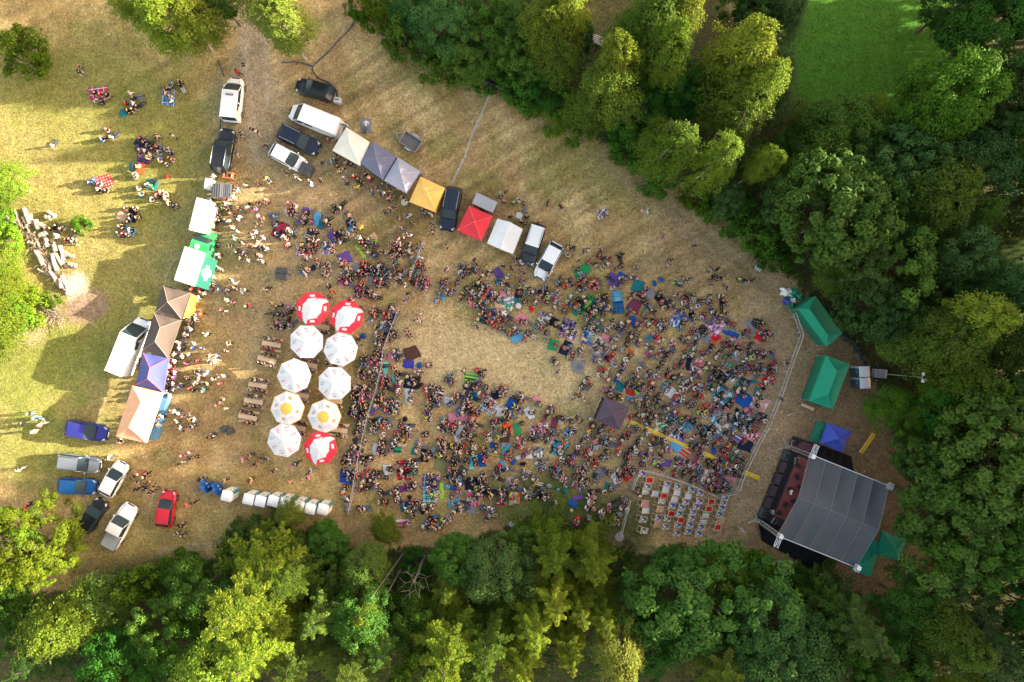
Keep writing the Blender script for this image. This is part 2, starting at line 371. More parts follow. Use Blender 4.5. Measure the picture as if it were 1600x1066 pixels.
def crown_broad(seed, Rr=4.5, Ht=12.0, base=3.5, nclump=120, per=170, leaf=.29, lump=.22, flat=.9, colA=(.040, .088, .018), colB=(.085, .145, .030), droop=0.0, holes=.0, ext=.35):
    rs = np.random.RandomState(seed); cz = base + (Ht - base) * .42; rz = (Ht - cz)
    ph = rs.uniform(0, 6.28, 6); V = []; C = []
    # sub-lobes give the crown its uneven outline
    lobes = unit(rs.normal(size=(9, 3)) * [1, 1, .7] + [0, 0, .25]); la = rs.uniform(.10, .30, 9)
    d = unit(rs.normal(size=(nclump * 3, 3))); d = d[d[:, 2] > -.45][:nclump]
    for k, u in enumerate(d):
        rr = .74 + sum(a * max(0, float(u @ l) - .62) / .38 for a, l in zip(la, lobes)) * 1.25
        rr *= rs.uniform(.86, 1.06)
        inner = rs.rand() < .28
        if inner: rr *= rs.uniform(.55, .85)
        if rs.rand() < holes: continue
        c = np.array([u[0] * Rr * rr, u[1] * Rr * rr, cz + u[2] * rz * rr * (flat if u[2] > 0 else .9)])
        rad = Rr * lump * rs.uniform(.5, 1.45)
        m = int(per * rs.uniform(.6, 1.3))
        e = unit(rs.normal(size=(m, 3)) + u * .55 + [0, 0, .35]); q = rs.uniform(.35, 1.0, (m, 1)) ** .5 * np.where(rs.rand(m, 1) < .16, rs.uniform(1, 1.55, (m, 1)), 1)
        p = c + e * q * rad * np.array([1, 1, .75]); p[:, 2] -= droop * rs.rand(m) * rad * 2
        V.append(cards(p, e + rs.normal(size=(m, 3)) * .35 + [0, 0, .35], leaf * rs.uniform(.7, 1.35, m), leaf * .62 * rs.uniform(.7, 1.3, m), rs=rs))
        t = np.clip(rs.uniform(.0, .6) + rs.uniform(0, .5, (m, 1)), 0, 1)
        C.append((np.array(colA) * (1 - t) + np.array(colB) * t) * rs.uniform(.88, 1.12, (m, 1)))
    return np.concatenate(V), np.concatenate(C)
def crown_birch(seed, Rr=3.6, Ht=14.0, base=2.5, nb=230, colA=(.055, .092, .022), colB=(.100, .138, .034)):
    rs = np.random.RandomState(seed); V = []; C = []; cz = base + (Ht - base) * .45; rz = Ht - cz
    lobes = unit(rs.normal(size=(8, 3)) * [1, 1, .6] + [0, 0, .2]); la = rs.uniform(.15, .45, 8)
    d = unit(rs.normal(size=(nb * 3, 3)) + [0, 0, .25]); d = d[d[:, 2] > -.55][:nb]
    for u in d:
        rr = .66 + sum(a * max(0, float(u @ l) - .55) / .45 for a, l in zip(la, lobes)); rr *= rs.uniform(.72, 1.12)
        tip = np.array([u[0] * Rr * rr, u[1] * Rr * rr, cz + u[2] * rz * min(1.0, rr * 1.05)]); a = math.atan2(u[1], u[0]); m = int(rs.uniform(45, 110)); s_ = rs.uniform(0, 1, m)
        st = np.array([tip[0] * .5, tip[1] * .5, tip[2] - .5]); hang = rs.uniform(.5, 1.6) * (1.1 - abs(u[2]) * .5)
        p = st + (tip - st) * s_[:, None]; p[:, 2] += .5 * np.sin(s_ * 2.2) - hang * s_ ** 3; side = rs.normal(size=m) * (.14 + .20 * s_); p[:, 0] -= math.sin(a) * side; p[:, 1] += math.cos(a) * side; p[:, 2] -= np.abs(rs.normal(size=m)) * .35 * s_
        p += rs.normal(size=(m, 3)) * .07
        dv = np.stack([u[0] * np.ones(m) * .7, u[1] * np.ones(m) * .7, -.5 * np.ones(m)], -1); nr = np.stack([u[0] * np.ones(m) * .6, u[1] * np.ones(m) * .6, np.ones(m) * .9], -1) + rs.normal(size=(m, 3)) * .45
        V.append(cards(p, nr, rs.uniform(.16, .36, m), rs.uniform(.08, .16, m), dv, rs=rs)); t = np.clip(rs.uniform(0, .6) + rs.uniform(0, .5, (m, 1)), 0, 1)
        C.append((np.array(colA) * (1 - t) + np.array(colB) * t) * rs.uniform(.8, 1.2, (m, 1)))
    return np.concatenate(V), np.concatenate(C)
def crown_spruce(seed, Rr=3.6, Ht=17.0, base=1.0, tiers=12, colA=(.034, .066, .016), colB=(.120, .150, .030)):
    rs = np.random.RandomState(seed); V = []; C = []
    for k in range(tiers):
        f = k / (tiers - 1); z = base + (Ht - base) * f ** .95; n = max(4, int(3 * (1 - f) + 5)); Lt = Rr * 1.12 * (1 - f) ** .85 + .22
        for j in range(n):
            a = 2 * math.pi * (j + rs.uniform(-.35, .35)) / n + k * 1.1; Lb = Lt * rs.uniform(.55, 1.32); bend = rs.uniform(-.25, .25)
            # a main spray with side twigs, each a narrow row of needles that droops
            tw = [(0.0, 1.0, 0.0)] + [(q, (.34 * (1 - q) + .09), sg * rs.uniform(.6, 1.0)) for q in np.arange(.14, .95, .11) for sg in (-1, 1)]
            for (q, ln, an) in tw:
                L = Lb * ln * rs.uniform(.75, 1.15); m = int(9 + 34 * L); s_ = rs.uniform(0, 1, m); aa = a + an + bend * q
                x0, y0 = math.cos(a + bend * q * .5) * Lb * q, math.sin(a + bend * q * .5) * Lb * q; z0 = z - Lb * (.34 * q - .12 * q ** 3) * (1.2 - f * .8)
                x = x0 + np.cos(aa) * s_ * L; y = y0 + np.sin(aa) * s_ * L; zz = z0 - (.30 if an else .34) * L * s_ * (1.2 - f * .8) + (.12 * Lb * s_ ** 4 if not an else 0)
                w_ = rs.normal(size=m) * (.055 + .03 * (1 - s_)); x -= np.sin(aa) * w_; y += np.cos(aa) * w_; zz = zz - np.abs(rs.normal(size=m)) * .05
                dv = np.stack([np.cos(aa) * np.ones(m), np.sin(aa) * np.ones(m), -.2 * np.ones(m)], -1) + rs.normal(size=(m, 3)) * .45
                nr = np.stack([np.cos(a) * .2 * np.ones(m), np.sin(a) * .2 * np.ones(m), np.ones(m)], -1) + rs.normal(size=(m, 3)) * .35
                V.append(cards(np.stack([x, y, zz], -1), nr, rs.uniform(.16, .34, m), rs.uniform(.07, .13, m), dv, rs=rs))
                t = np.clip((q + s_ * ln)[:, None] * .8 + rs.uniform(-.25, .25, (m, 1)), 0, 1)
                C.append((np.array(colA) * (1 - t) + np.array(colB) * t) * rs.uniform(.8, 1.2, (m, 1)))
    return np.concatenate(V), np.concatenate(C)
CROWNS = {}
def mk_crown(key, fn, **kw):
    V, C = fn(**kw); q = np.arange(len(V)).reshape(-1, 4)
    CROWNS[key] = (V.astype(np.float32), q, C.astype(np.float32)); return len(q)
NF = 0
BV = [dict(), dict(nclump=200, per=110, lump=.155, leaf=.25), dict(nclump=85, per=230, lump=.28, leaf=.27), dict(nclump=150, per=140, lump=.19, leaf=.33, holes=.16, flat=1.0)]
for i in range(4): NF += mk_crown("broad%d" % i, crown_broad, seed=40 + i, **BV[i])
for i in range(2): NF += mk_crown("maple%d" % i, crown_broad, seed=60 + i, nclump=170, per=110, leaf=.38, lump=.155, colA=(.035, .075, .018), colB=(.080, .130, .032))
for i in range(2): NF += mk_crown("shrub%d" % i, crown_broad, seed=50 + i, Rr=2.2, Ht=3.2, base=.1, nclump=60, per=70, leaf=.26, lump=.26, flat=.8, colA=(.040, .085, .012), colB=(.085, .150, .022))
for i in range(3): NF += mk_crown("birch%d" % i, crown_birch, seed=70 + i)
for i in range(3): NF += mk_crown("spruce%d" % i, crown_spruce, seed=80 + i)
for i in range(1): NF += mk_crown("lumpy%d" % i, crown_broad, seed=90 + i, nclump=170, per=120, leaf=.26, lump=.145, Ht=12, base=.6, flat=1.0, colA=(.055, .085, .012), colB=(.115, .150, .022))
BASEDIM = dict(broad=(4.5, 12), maple=(4.5, 12), shrub=(2.2, 3.2), birch=(3.6, 14), spruce=(3.6, 17), lumpy=(4.5, 12))
CMESH = {}
def crown_mesh(key, tint):
    if (key, tint) not in CMESH:
        V, q, C = CROWNS[key]; CMESH[(key, tint)] = fast_mesh("crown_" + key, V, q, C, [LEAF[tint]])
    return CMESH[(key, tint)]
TMESH = {}
def trunk_mesh(key):
    if key in TMESH: return TMESH[key]
    kind = key.rstrip("0123456789"); Rr, Ht = BASEDIM[kind]; rs = random.Random(hash(key) % 1000 if False else sum(map(ord, key)))
    mb = MB(); m = BIRCHBARK if kind == "birch" else BARK
    if kind == "shrub":
        for k in range(7):
            a = k * .9; mb.tube([(0, 0, -.2), (math.cos(a) * .5, math.sin(a) * .5, 1.1), (math.cos(a) * 1.3, math.sin(a) * 1.3, 2.0)], [.05, .035, .012], m, 5)
    elif kind == "spruce":
        mb.tube([(0, 0, -.3), (0, 0, Ht * .5), (0, 0, Ht * .99)], [.22, .13, .02], m, 8)
        for k in range(40):
            z = 1.5 + k * .37; L = Rr * (1 - z / Ht) ** .8 * .85; a = k * 2.4
            mb.tube([(0, 0, z), (math.cos(a) * L, math.sin(a) * L, z - L * .28)], [.035, .008], m, 4)
    else:
        top = Ht * (.93 if kind == "birch" else .72); bend = [(0, 0, -.3)]; x = y = 0
        for k in range(1, 7): x += rs.uniform(-.16, .16); y += rs.uniform(-.16, .16); bend.append((x, y, top * k / 6))
        r0 = .19 if kind == "birch" else .32
        mb.tube(bend, [r0 * (1 - .85 * k / 6) for k in range(7)], m, 8)
        n = 26 if kind == "birch" else 16
        for k in range(n):
            f = .28 + .68 * k / n; z = top * f; i = min(5, int(f * 6)); t = f * 6 - i; bx = bend[i][0] * (1 - t) + bend[i + 1][0] * t; by = bend[i][1] * (1 - t) + bend[i + 1][1] * t
            a = k * 2.4; L = Rr * (.88 - .45 * max(0, f - .4)); up = L * (.45 if kind == "birch" else .62)
            p1 = (bx + math.cos(a) * L * .45, by + math.sin(a) * L * .45, z + up * .6); p2 = (bx + math.cos(a + .2) * L * .92, by + math.sin(a + .2) * L * .92, z + up * .95)
            mb.tube([(bx, by, z), p1, p2], [.07 * (1.2 - f), .03 * (1.2 - f) + .008, .008], BARK if kind == 'birch' else m, 5)
            for q in (-.7, .6):
                mb.tube([p1, (p1[0] + math.cos(a + q) * L * .4, p1[1] + math.sin(a + q) * L * .4, p1[2] + up * .35)], [.03 * (1.2 - f) + .006, .006], BARK if kind == 'birch' else m, 4)
    TMESH[key] = mb.mesh("trunk_" + key, True); return TMESH[key]
TREEN = dict(broad="broadleaf_tree", maple="chestnut_tree", shrub="shrub", birch="birch_tree", spruce="spruce_tree", lumpy="cypress_tree")
TREES = []
def tree(px, py, rpx, h, kind, tint="green", var=0, desc=None, name=None, ground_px=None, lean=None, fz=.62):
    """px,py: middle of the crown as surveyed in the picture, rpx its radius there, h its height in metres"""
    zc = h * fz; p = P(px, py, zc); rad = rpx / S * (H - zc) / H * .93
    bR, bH = BASEDIM[kind]; key = kind + str(var)
    root = empty(name or TREEN[kind], (p.x, p.y, 0), rnd.uniform(0, 6.28))
    root.scale = (rad / bR * rnd.uniform(.94, 1.06), rad / bR * rnd.uniform(.94, 1.06), h / bH)
    link("trunk" if kind != "shrub" else "stem", trunk_mesh(key), root); link("crown" if kind != "shrub" else "foliage", crown_mesh(key, tint), root)
    TREES.append((root, px, py, rad, h, kind, tint, desc)); return root
TL = """
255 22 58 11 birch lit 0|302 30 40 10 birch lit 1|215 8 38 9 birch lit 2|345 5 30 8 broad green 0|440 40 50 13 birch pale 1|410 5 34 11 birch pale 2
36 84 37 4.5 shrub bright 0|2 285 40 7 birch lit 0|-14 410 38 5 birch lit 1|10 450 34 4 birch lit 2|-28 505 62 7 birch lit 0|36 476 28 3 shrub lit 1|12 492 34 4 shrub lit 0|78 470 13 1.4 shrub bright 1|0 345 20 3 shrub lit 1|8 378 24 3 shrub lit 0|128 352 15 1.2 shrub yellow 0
34 860 62 12 lumpy bright 0|-30 890 70 12 lumpy bright 0|84 872 30 9 lumpy bright 0
213 915 30 5 shrub bright 0|105 985 62 12 birch bright 1|150 955 48 8 birch green 2|245 995 44 8 broad green 3|60 1030 55 13 spruce dark 1|190 1045 55 10 broad deep 0|22 960 50 9 broad deep 1|300 1040 50 10 broad deep 3|275 900 36 3 shrub deep 1|300 960 34 4 shrub deep 0|150 1080 60 14 spruce olive 0
453 806 25 5 birch olive 2|415 852 36 6.5 spruce green 1|365 862 30 3 shrub green 0|512 852 34 5 broad green 0|470 868 42 8 spruce green 2|380 838 24 2.5 shrub dark 1
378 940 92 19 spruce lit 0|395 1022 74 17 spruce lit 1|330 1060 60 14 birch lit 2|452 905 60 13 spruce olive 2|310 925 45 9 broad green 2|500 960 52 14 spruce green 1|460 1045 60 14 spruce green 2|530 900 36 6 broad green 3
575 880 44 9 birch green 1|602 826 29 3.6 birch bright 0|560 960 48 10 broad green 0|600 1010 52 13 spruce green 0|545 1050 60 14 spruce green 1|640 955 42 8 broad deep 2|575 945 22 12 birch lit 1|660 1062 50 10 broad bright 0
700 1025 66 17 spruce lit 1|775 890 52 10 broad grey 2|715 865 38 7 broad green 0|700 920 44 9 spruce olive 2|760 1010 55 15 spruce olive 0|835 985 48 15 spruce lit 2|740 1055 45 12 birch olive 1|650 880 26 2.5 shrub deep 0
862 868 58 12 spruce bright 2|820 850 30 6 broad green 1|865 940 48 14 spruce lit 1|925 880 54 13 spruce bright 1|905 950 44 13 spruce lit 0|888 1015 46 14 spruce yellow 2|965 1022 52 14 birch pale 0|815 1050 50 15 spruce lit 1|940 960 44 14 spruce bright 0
1088 942 92 13 maple green 0|1125 893 44 9 maple bright 1|1048 880 34 5 broad green 1|1130 1045 60 15 spruce olive 1|1020 1000 46 9 broad deep 2|1180 890 30 4 shrub bright 0|1000 930 40 8 spruce green 2
1205 970 66 12 broad grey 1|1240 1035 72 13 broad grey 2|1165 1000 44 10 broad grey 0|1290 940 48 9 spruce deep 0|1345 985 66 16 spruce dark 1|1270 985 40 9 broad green 3|1320 1060 60 11 broad deep 1
1420 945 50 9 broad green 2|1490 990 62 13 birch olive 0|1540 1010 58 12 birch grey 2|1508 905 44 8 broad grey 3|1400 1050 60 9 broad deep 0|1590 1060 60 11 broad green 1|1590 940 44 9 broad deep 2|1525 1070 50 12 birch yellow 1
1482 795 76 15 maple green 0|1545 730 90 17 maple green 1|1555 830 72 14 maple olive 0|1450 725 42 11 maple green 1|1600 660 70 15 maple green 0
1402 645 42 7 broad bright 2|1462 522 70 15 birch olive 1|1505 510 56 17 birch lit 2|1515 600 62 12 birch bright 0|1570 545 50 12 birch olive 1|1405 528 44 9 broad green 0|1478 640 46 9 broad deep 2
1315 425 40 7 birch olive 0|1360 478 56 11 maple dark 1|1295 345 86 17 maple green 1|1340 300 50 13 maple green 0|1225 312 36 8 broad grey 0|1330 390 44 13 broad grey 1|1405 410 58 12 broad green 3|1465 325 76 14 birch olive 2|1400 350 45 11 broad dark 2|1480 405 50 11 broad grey 0|1545 460 62 13 birch dark 0|1470 460 44 10 broad dark 1|1525 262 58 12 broad grey 2|1390 290 50 11 broad grey 3|1510 330 40 12 birch olive 1
1470 168 66 14 broad bright 0|1440 200 44 11 broad green 1|1310 205 60 11 broad green 2|1345 170 36 9 birch yellow 1|1405 240 48 11 broad grey 3|1560 140 66 13 birch dark 2|1555 45 80 14 broad deep 1|1490 8 50 10 broad dark 0|1600 230 56 11 broad deep 2|1275 190 36 7 birch bright 0|1560 200 50 12 spruce dark 1
1230 30 36 10 birch grey 0|1218 105 36 9 birch grey 1|1210 155 30 8 birch grey 2|1190 12 42 9 maple dark 0|1160 0 30 8 broad deep 3
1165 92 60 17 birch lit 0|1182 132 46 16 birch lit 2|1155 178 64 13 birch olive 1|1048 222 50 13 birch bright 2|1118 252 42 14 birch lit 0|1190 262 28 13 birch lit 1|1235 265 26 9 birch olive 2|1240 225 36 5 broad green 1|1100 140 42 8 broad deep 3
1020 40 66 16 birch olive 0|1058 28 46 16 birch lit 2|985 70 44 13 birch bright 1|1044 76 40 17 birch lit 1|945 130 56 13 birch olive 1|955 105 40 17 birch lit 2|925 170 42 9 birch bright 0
860 55 60 13 birch bright 2|885 12 44 16 birch lit 0|880 85 36 10 birch olive 1|905 55 28 7 broad grey 0|800 70 44 7 broad green 1|850 120 40 5 broad deep 2
1005 165 46 6 broad deep 0|1060 150 44 6 broad deep 1|985 215 34 3.5 shrub deep 0|1030 270 34 3 shrub green 1|1090 305 30 2.6 shrub bright 0|1150 330 34 4 shrub green 1|1190 365 34 4 shrub green 0|1215 400 26 3 shrub deep 1|1140 310 26 6 broad grey 0|1205 250 36 4 shrub olive 0
560 8 24 3.5 shrub bright 0|592 28 28 4 shrub bright 1|635 52 32 5 shrub green 0|640 15 40 7 broad dark 1|690 35 46 8 broad grey 2|672 82 32 4 shrub green 1|705 95 34 4.5 shrub bright 0|735 105 36 5 broad green 0|740 50 46 7 broad green 1|770 20 44 7 broad deep 3|775 115 34 3.6 shrub green 1|785 80 36 6 broad bright 2|820 140 34 3.6 shrub green 0|862 160 34 3.2 shrub bright 1|890 165 28 3.2 shrub bright 0|845 90 38 6 broad deep 0|815 30 36 8 birch green 1|905 195 22 3 shrub bright 1
"""
def treelist(s):
    for e in s.replace("\n", "|").split("|"):
        e = e.split()
        if len(e) < 7: continue
        tree(float(e[0]), float(e[1]), float(e[2]), float(e[3]), e[4], e[5], int(e[6]))
treelist(TL)
# unseen trees added at right, heights set to block the low evening sun
SHADE_TREES = []
for i, (x, y, h) in enumerate([(1740, -240, 37), (1790, -190, 37), (1740, -130, 37), (1790, -70, 35), (1740, -10, 25), (1795, 60, 24), (1740, 120, 23), (1790, 185, 23), (1738, 245, 22), (1800, 300, 25), (1740, 350, 26), (1798, 415, 29), (1742, 465, 28), (1798, 530, 31), (1742, 590, 31),
                               (1798, 650, 34), (1742, 715, 33), (1798, 780, 28), (1742, 840, 26), (1798, 900, 26), (1742, 960, 25), (1798, 1030, 27), (1742, 1100, 26), (1655, 800, 9), (1655, 855, 10), (1655, 915, 10), (1655, 975, 9), (1655, 1040, 10), (1655, 60, 9), (1655, 130, 9), (1655, 200, 9), (1655, 270, 9), (1655, 340, 9), (1690, 30, 15), (1680, 160, 14), (1685, 300, 14), (1690, 420, 15), (1690, 520, 15), (1690, 600, 16),
                               (1690, 690, 17), (1690, 790, 17), (1690, 880, 15), (1690, 990, 15), (1860, 480, 16), (1860, 620, 17), (1860, 740, 16), (1870, 200, 16), (1870, 340, 16)]):
    SHADE_TREES.append((x, y, h))
def shade_tree(x, y, h, i):
    r = empty("broadleaf_tree", ((x - 800) / S, (533 - y) / S, 0), i * 1.3); key = ["broad0", "maple0", "broad2", "maple1", "broad3"][i % 5]
    rad = 5.6 if h > 20 else 7.2 if h > 12 else 4.2; r.scale = (rad / 4.5, rad / 4.5, h / 12)
    link("trunk", trunk_mesh(key), r); link("crown", crown_mesh(key, "green"), r)
    tag(r, "added broadleaf tree beyond the right edge, unseen, shading the meadow", "tree", "added unseen trees that shade the clearing")
for i, (x, y, h) in enumerate(SHADE_TREES): shade_tree(x, y, h, i)

# undergrowth on the woodland floor
def undergrowth():
    n = 90000; px = nrs.uniform(-150, 1750, n); py = nrs.uniform(-120, 1180, n)
    k = ~np.array([in_clear(a + (r1 - .5) * 18, b + (r2 - .5) * 18) for a, b, r1, r2 in zip(px, py, nrs.rand(n), nrs.rand(n))])
    px, py = px[k], py[k]
    glade = ((px - 1370) / 150) ** 2 + ((py - 80) / 135) ** 2 < 1
    glade |= ((px - 950) / 55) ** 2 + ((py - 15) / 55) ** 2 < 1; glade |= ((px - 1120) / 50) ** 2 + ((py - 30) / 55) ** 2 < 1
    d = fbm(px / 40, py / 40, 77); keep = (~glade) & (d > .40); px, py, d = px[keep], py[keep], d[keep]; n = len(px)
    z = nrs.uniform(0, 1.0, n) * np.clip((d - .38) * 6, .2, 1.3)
    p = np.stack([(px - 800) / S, (533 - py) / S, z], -1)
    V = cards(p, nrs.normal(size=(n, 3)) * .5 + [0, 0, 1], nrs.uniform(.3, .6, n), nrs.uniform(.18, .34, n))
    t = np.clip((d[:, None] - .4) * 3 + nrs.uniform(-.3, .3, (n, 1)), 0, 1)
    C = np.array([[.026, .050, .012]]) * (1 - t) + np.array([[.055, .105, .016]]) * t
    tag(link("undergrowth", fast_mesh("undergrowth", V, np.arange(len(V)).reshape(-1, 4), C, [LEAF["green"]])), "dense low undergrowth covering the woodland floor", "undergrowth", kind="stuff")
undergrowth()
# ------------------------------------------------------------------ common materials
GLASS = mat("dark_glass", (0.022, 0.040, 0.050), .18, spec=.28, var=0)
RUBBER = mat("tyre_rubber", (0.02, 0.02, 0.02), .85)
RIM = mat("wheel_rim", (0.35, 0.35, 0.36), .35, .8, var=.05)
BLKPL = mat("black_plastic", (0.022, 0.022, 0.024), .55)
HEADL = mat("headlight_glass", (0.62, 0.64, 0.66), .15, spec=.8, var=0)
TAILL = mat("tail_light_red", (0.42, 0.015, 0.012), .25, var=0)
STEEL = mat("galvanised_steel", (0.42, 0.44, 0.46), .42, .55, var=.12, scale=9)
ALU = mat("aluminium", (0.62, 0.63, 0.65), .35, .7, var=.08)
PLATE = mat("number_plate", (0.7, 0.7, 0.68), .5, var=0)
WOOD = mat("pine_planks", (0.62, 0.45, 0.29), .8, var=.22, scale=8)
def paint(n, c, metal=.25): return mat("paint_" + n, c, .32, metal, coat=.6, var=.03, scale=2)

def car(px, py, ang, L, W, Ht, kind, pm, label, roof=None, rails=False, cat="car", name="parked_car", group="cars and vans parked at the clearing", short=None, bedcol=None, lightbar=False):
    """ang: heading of the nose in the picture, degrees counter-clockwise from the right"""
    p = P(px, py, Ht * .75); root = empty(name, (p.x, p.y, 0), R(ang), label, cat, group)
    van = kind in ("van", "mpv"); hz = .92 if not van else 1.05; bz = hz + .02
    # greenhouse limits along x
    x_ws, x_r1, x_r2, x_rw = {"hatch": (.25, .04, -.36, -.475), "estate": (.23, .04, -.41, -.49), "suv": (.23, .05, -.42, -.49), "van": (.385, .20, -.5, -.5), "mpv": (.33, .14, -.47, -.495), "pickup": (.20, .08, -.115, -.16), "sedan": (.20, .06, -.24, -.36)}[kind]
    N = 15; prof = []
    for i in range(N):
        t = -1 + 2 * i / (N - 1); x = t * L / 2
        wv = W / 2 * (1 - .26 * max(0, abs(t) - .60) ** 2.2 / .40 ** 2.2 * (1.0 if t > 0 else .62))
        if van and t < 0: wv = W / 2 * (1 - .02 * abs(t))
        f = x / L
        if f > x_ws: z = hz - .06 - (.22 if not van else .34) * ((f - x_ws) / (.5 - x_ws)) ** 1.6
        elif f < x_rw and kind in ("sedan",): z = hz + .02 - .05 * ((x_rw - f) / (.5 + x_rw)) ** 2
        else: z = hz
        prof.append((x, wv, z))
    mb = MB(); mb.smooth = True; ring = []
    for (x, wv, z) in prof:
        e = .80 if abs(x) > L * .48 else 1
        ring.append([(x, -wv * .86, .26), (x * (1 if e == 1 else 1.0), -wv * .985, .34), (x, -wv, .56), (x, -wv * .985, min(z - .04, .80)), (x, -wv * .91, z - .01), (x, -wv * .5, z + .035), (x, 0, z + .05),
                     (x, wv * .5, z + .035), (x, wv * .91, z - .01), (x, wv * .985, min(z - .04, .80)), (x, wv, .56), (x, wv * .985, .34), (x, wv * .86, .26)])
    K = len(ring[0]); vs = [v for r_ in ring for v in r_]
    fs = [(i * K + k, i * K + k + 1, (i + 1) * K + k + 1, (i + 1) * K + k) for i in range(N - 1) for k in range(K - 1)]
    fs = [tuple(reversed(f)) for f in fs]
    mb.add(vs, fs, pm)
    for i, rev in ((0, False), (N - 1, True)):
        s_ = ring[i]; off = -.07 if i == 0 else .07
        inner = [(v[0] + off, v[1] * .9, .30 + (v[2] - .26) * .86) for v in s_]
        b = list(s_) + inner; ff = [(k, k + 1, K + k + 1, K + k) for k in range(K - 1)] + [tuple(range(K, 2 * K))]
        mb.add(b, ff if rev else [tuple(reversed(f)) for f in ff], pm)
    if x_ws < .34:     # bonnet shut lines and grille
        for s_ in (-1, 1): mb.tube([(x_ws * L + .05, s_ * W * .36, hz + .012), (L * .36, s_ * W * .33, hz - .045), (L * .45, s_ * W * .24, hz - .12)], .012, BLKPL, 3)
        mb.tube([(x_ws * L + .07, -W * .38, hz + .02), (x_ws * L + .12, 0, hz + .07), (x_ws * L + .07, W * .38, hz + .02)], .035, BLKPL, 4)
    mb.box((L * .5 + .03, 0, .66), (.10, W * .42, .12), BLKPL); mb.box((L * .5 + .03, 0, .42), (.12, W * .72, .16), BLKPL); mb.box((-L * .5 - .03, 0, .42), (.12, W * .76, .18), BLKPL)
    mb.build("body", root)
    wb, wt = W * .455, W * (.40 if not van else .45)
    if kind in ("suv", "pickup"): wt = W * .40
    xb0, xb1, xt0, xt1 = x_rw * L, x_ws * L, x_r2 * L, x_r1 * L
    zt = Ht - .05
    def win(name, q, m=GLASS, n=4):
        a, b, c, d = [Vector(v) for v in q]; g = MB(); g.smooth = True
        def fn(u, v):
            p_ = a.lerp(b, u).lerp(d.lerp(c, u), v); bow = .06 * math.sin(math.pi * u) * (1 if name != "side_window" else .15)
            return (p_.x + (bow if "wind" in name and name == "windscreen" else -bow if name == "rear_window" else 0), p_.y, p_.z)
        g.grid(fn, n, 2, m); return g.build(name, root)
    win("windscreen", [(xb1, -wb, bz), (xb1, wb, bz), (xt1, wt, zt), (xt1, -wt, zt)])
    if not (kind == "van"): win("rear_window", [(xb0, wb, bz), (xb0, -wb, bz), (xt0, -wt, zt), (xt0, wt, zt)])
    for s_ in (-1, 1):
        if van:
            g = MB(); g.add([(xb0, s_ * wb * 1.04, bz - .1), (xb1, s_ * wb, bz - .1), (xt1, s_ * wt, zt), (xt0, s_ * wt, zt)], [(0, 1, 2, 3) if s_ < 0 else (3, 2, 1, 0)], pm); g.build("side_panel", root)
            def sp(x, f): return (x, s_ * (wb * 1.0 * (1 - f) + wt * f + .018), bz + (zt - bz) * f)
            xs = [(x_ws * L * .98, x_r1 * L * .92, .0)] if kind == "van" else []
            g = MB(); g.add([sp(xb1 - .22, .06), sp(xb1 - .95, .06), sp(xt1 - .65, .80), sp(xt1 - .08, .80)], [(0, 1, 2, 3)], GLASS); g.build("side_window", root)
            if kind == "mpv":
                for a_, b_ in ((xb1 - 1.1, xb1 - 2.0), (xb1 - 2.15, xb1 - 2.95)):
                    g = MB(); g.add([sp(a_, .06), sp(b_, .06), sp(b_, .8), sp(a_, .8)], [(0, 1, 2, 3)], GLASS); g.build("side_window", root)
            elif L > 5.6:
                g = MB(); g.add([sp(xb1 - 1.6, .25), sp(xb1 - 2.5, .25), sp(xb1 - 2.5, .72), sp(xb1 - 1.6, .72)], [(0, 1, 2, 3)], GLASS); g.build("side_window", root)
        else:
            win("side_window", [(xb0 + .05, s_ * wb, bz), (xb1 - .05, s_ * wb, bz), (xt1, s_ * wt, zt), (xt0, s_ * wt, zt)][::(1 if s_ < 0 else -1)] if False else ([(xb0 + .05, s_ * wb, bz), (xb1 - .05, s_ * wb, bz), (xt1, s_ * wt, zt), (xt0, s_ * wt, zt)]))
    if kind == "van":
        g = MB(); g.add([(xb0, wb, bz - .1), (xb0, -wb, bz - .1), (xt0, -wt, zt), (xt0, wt, zt)], [(0, 1, 2, 3)], pm); g.build("rear_doors", root)
    rm = roof or pm; g = MB(); g.smooth = True
    crown = .07
    def rf(u, v):
        x = (xt0 - .03) + (xt1 - xt0 + .10) * u; y = (v - .5) * 2 * (wt + .025)
        return (x, y, zt + .015 + crown * (1 - (2 * v - 1) ** 4) * (1 - .5 * (2 * u - 1) ** 4))
    g.grid(rf, 8, 8, rm)
    for s_ in (-1, 1):   # pillars
        g.tube([(xb1 + .01, s_ * wb, bz), (xt1 + .01, s_ * (wt + .005), zt + .02)], .035, pm, 5); g.tube([(xb0 - .01, s_ * wb, bz), (xt0 - .01, s_ * (wt + .005), zt + .02)], .04, pm, 5)
        if kind not in ("van", "mpv"):
            xm = (xb0 + xb1) * .5 + .1; g.tube([(xm, s_ * (wb + .005), bz), (xm - .05, s_ * (wt + .01), zt + .02)], .03, BLKPL, 4)
    g.build("roof", root)
    if van and kind == "van":
        g = MB()
        for k in range(5): g.box((xt0 + (xt1 - xt0) * (k + .7) / 5.4, 0, zt + .095), (.05, wt * 1.7, .02), rm)
        g.build("roof_ribs", root)
    if rails:
        for s_ in (-1, 1):
            g = MB(); g.tube([(xt1 - .15, s_ * wt * .94, zt + .06), (xt1 - .3, s_ * wt * .94, zt + .13), (xt0 + .3, s_ * wt * .94, zt + .13), (xt0 + .12, s_ * wt * .94, zt + .06)], .022, ALU if rails == 1 else BLKPL, 6); g.build("roof_rail", root)
    if lightbar:
        g = MB(); g.box((xt1 - .45, 0, zt + .14), (.22, W * .42, .10), BLKPL, bev=.03); g.box((xt1 - .45, 0, zt + .20), (.12, W * .38, .02), mat("light_bar_blue_grey", (.35, .4, .5), .2)); g.build("light_bar", root)
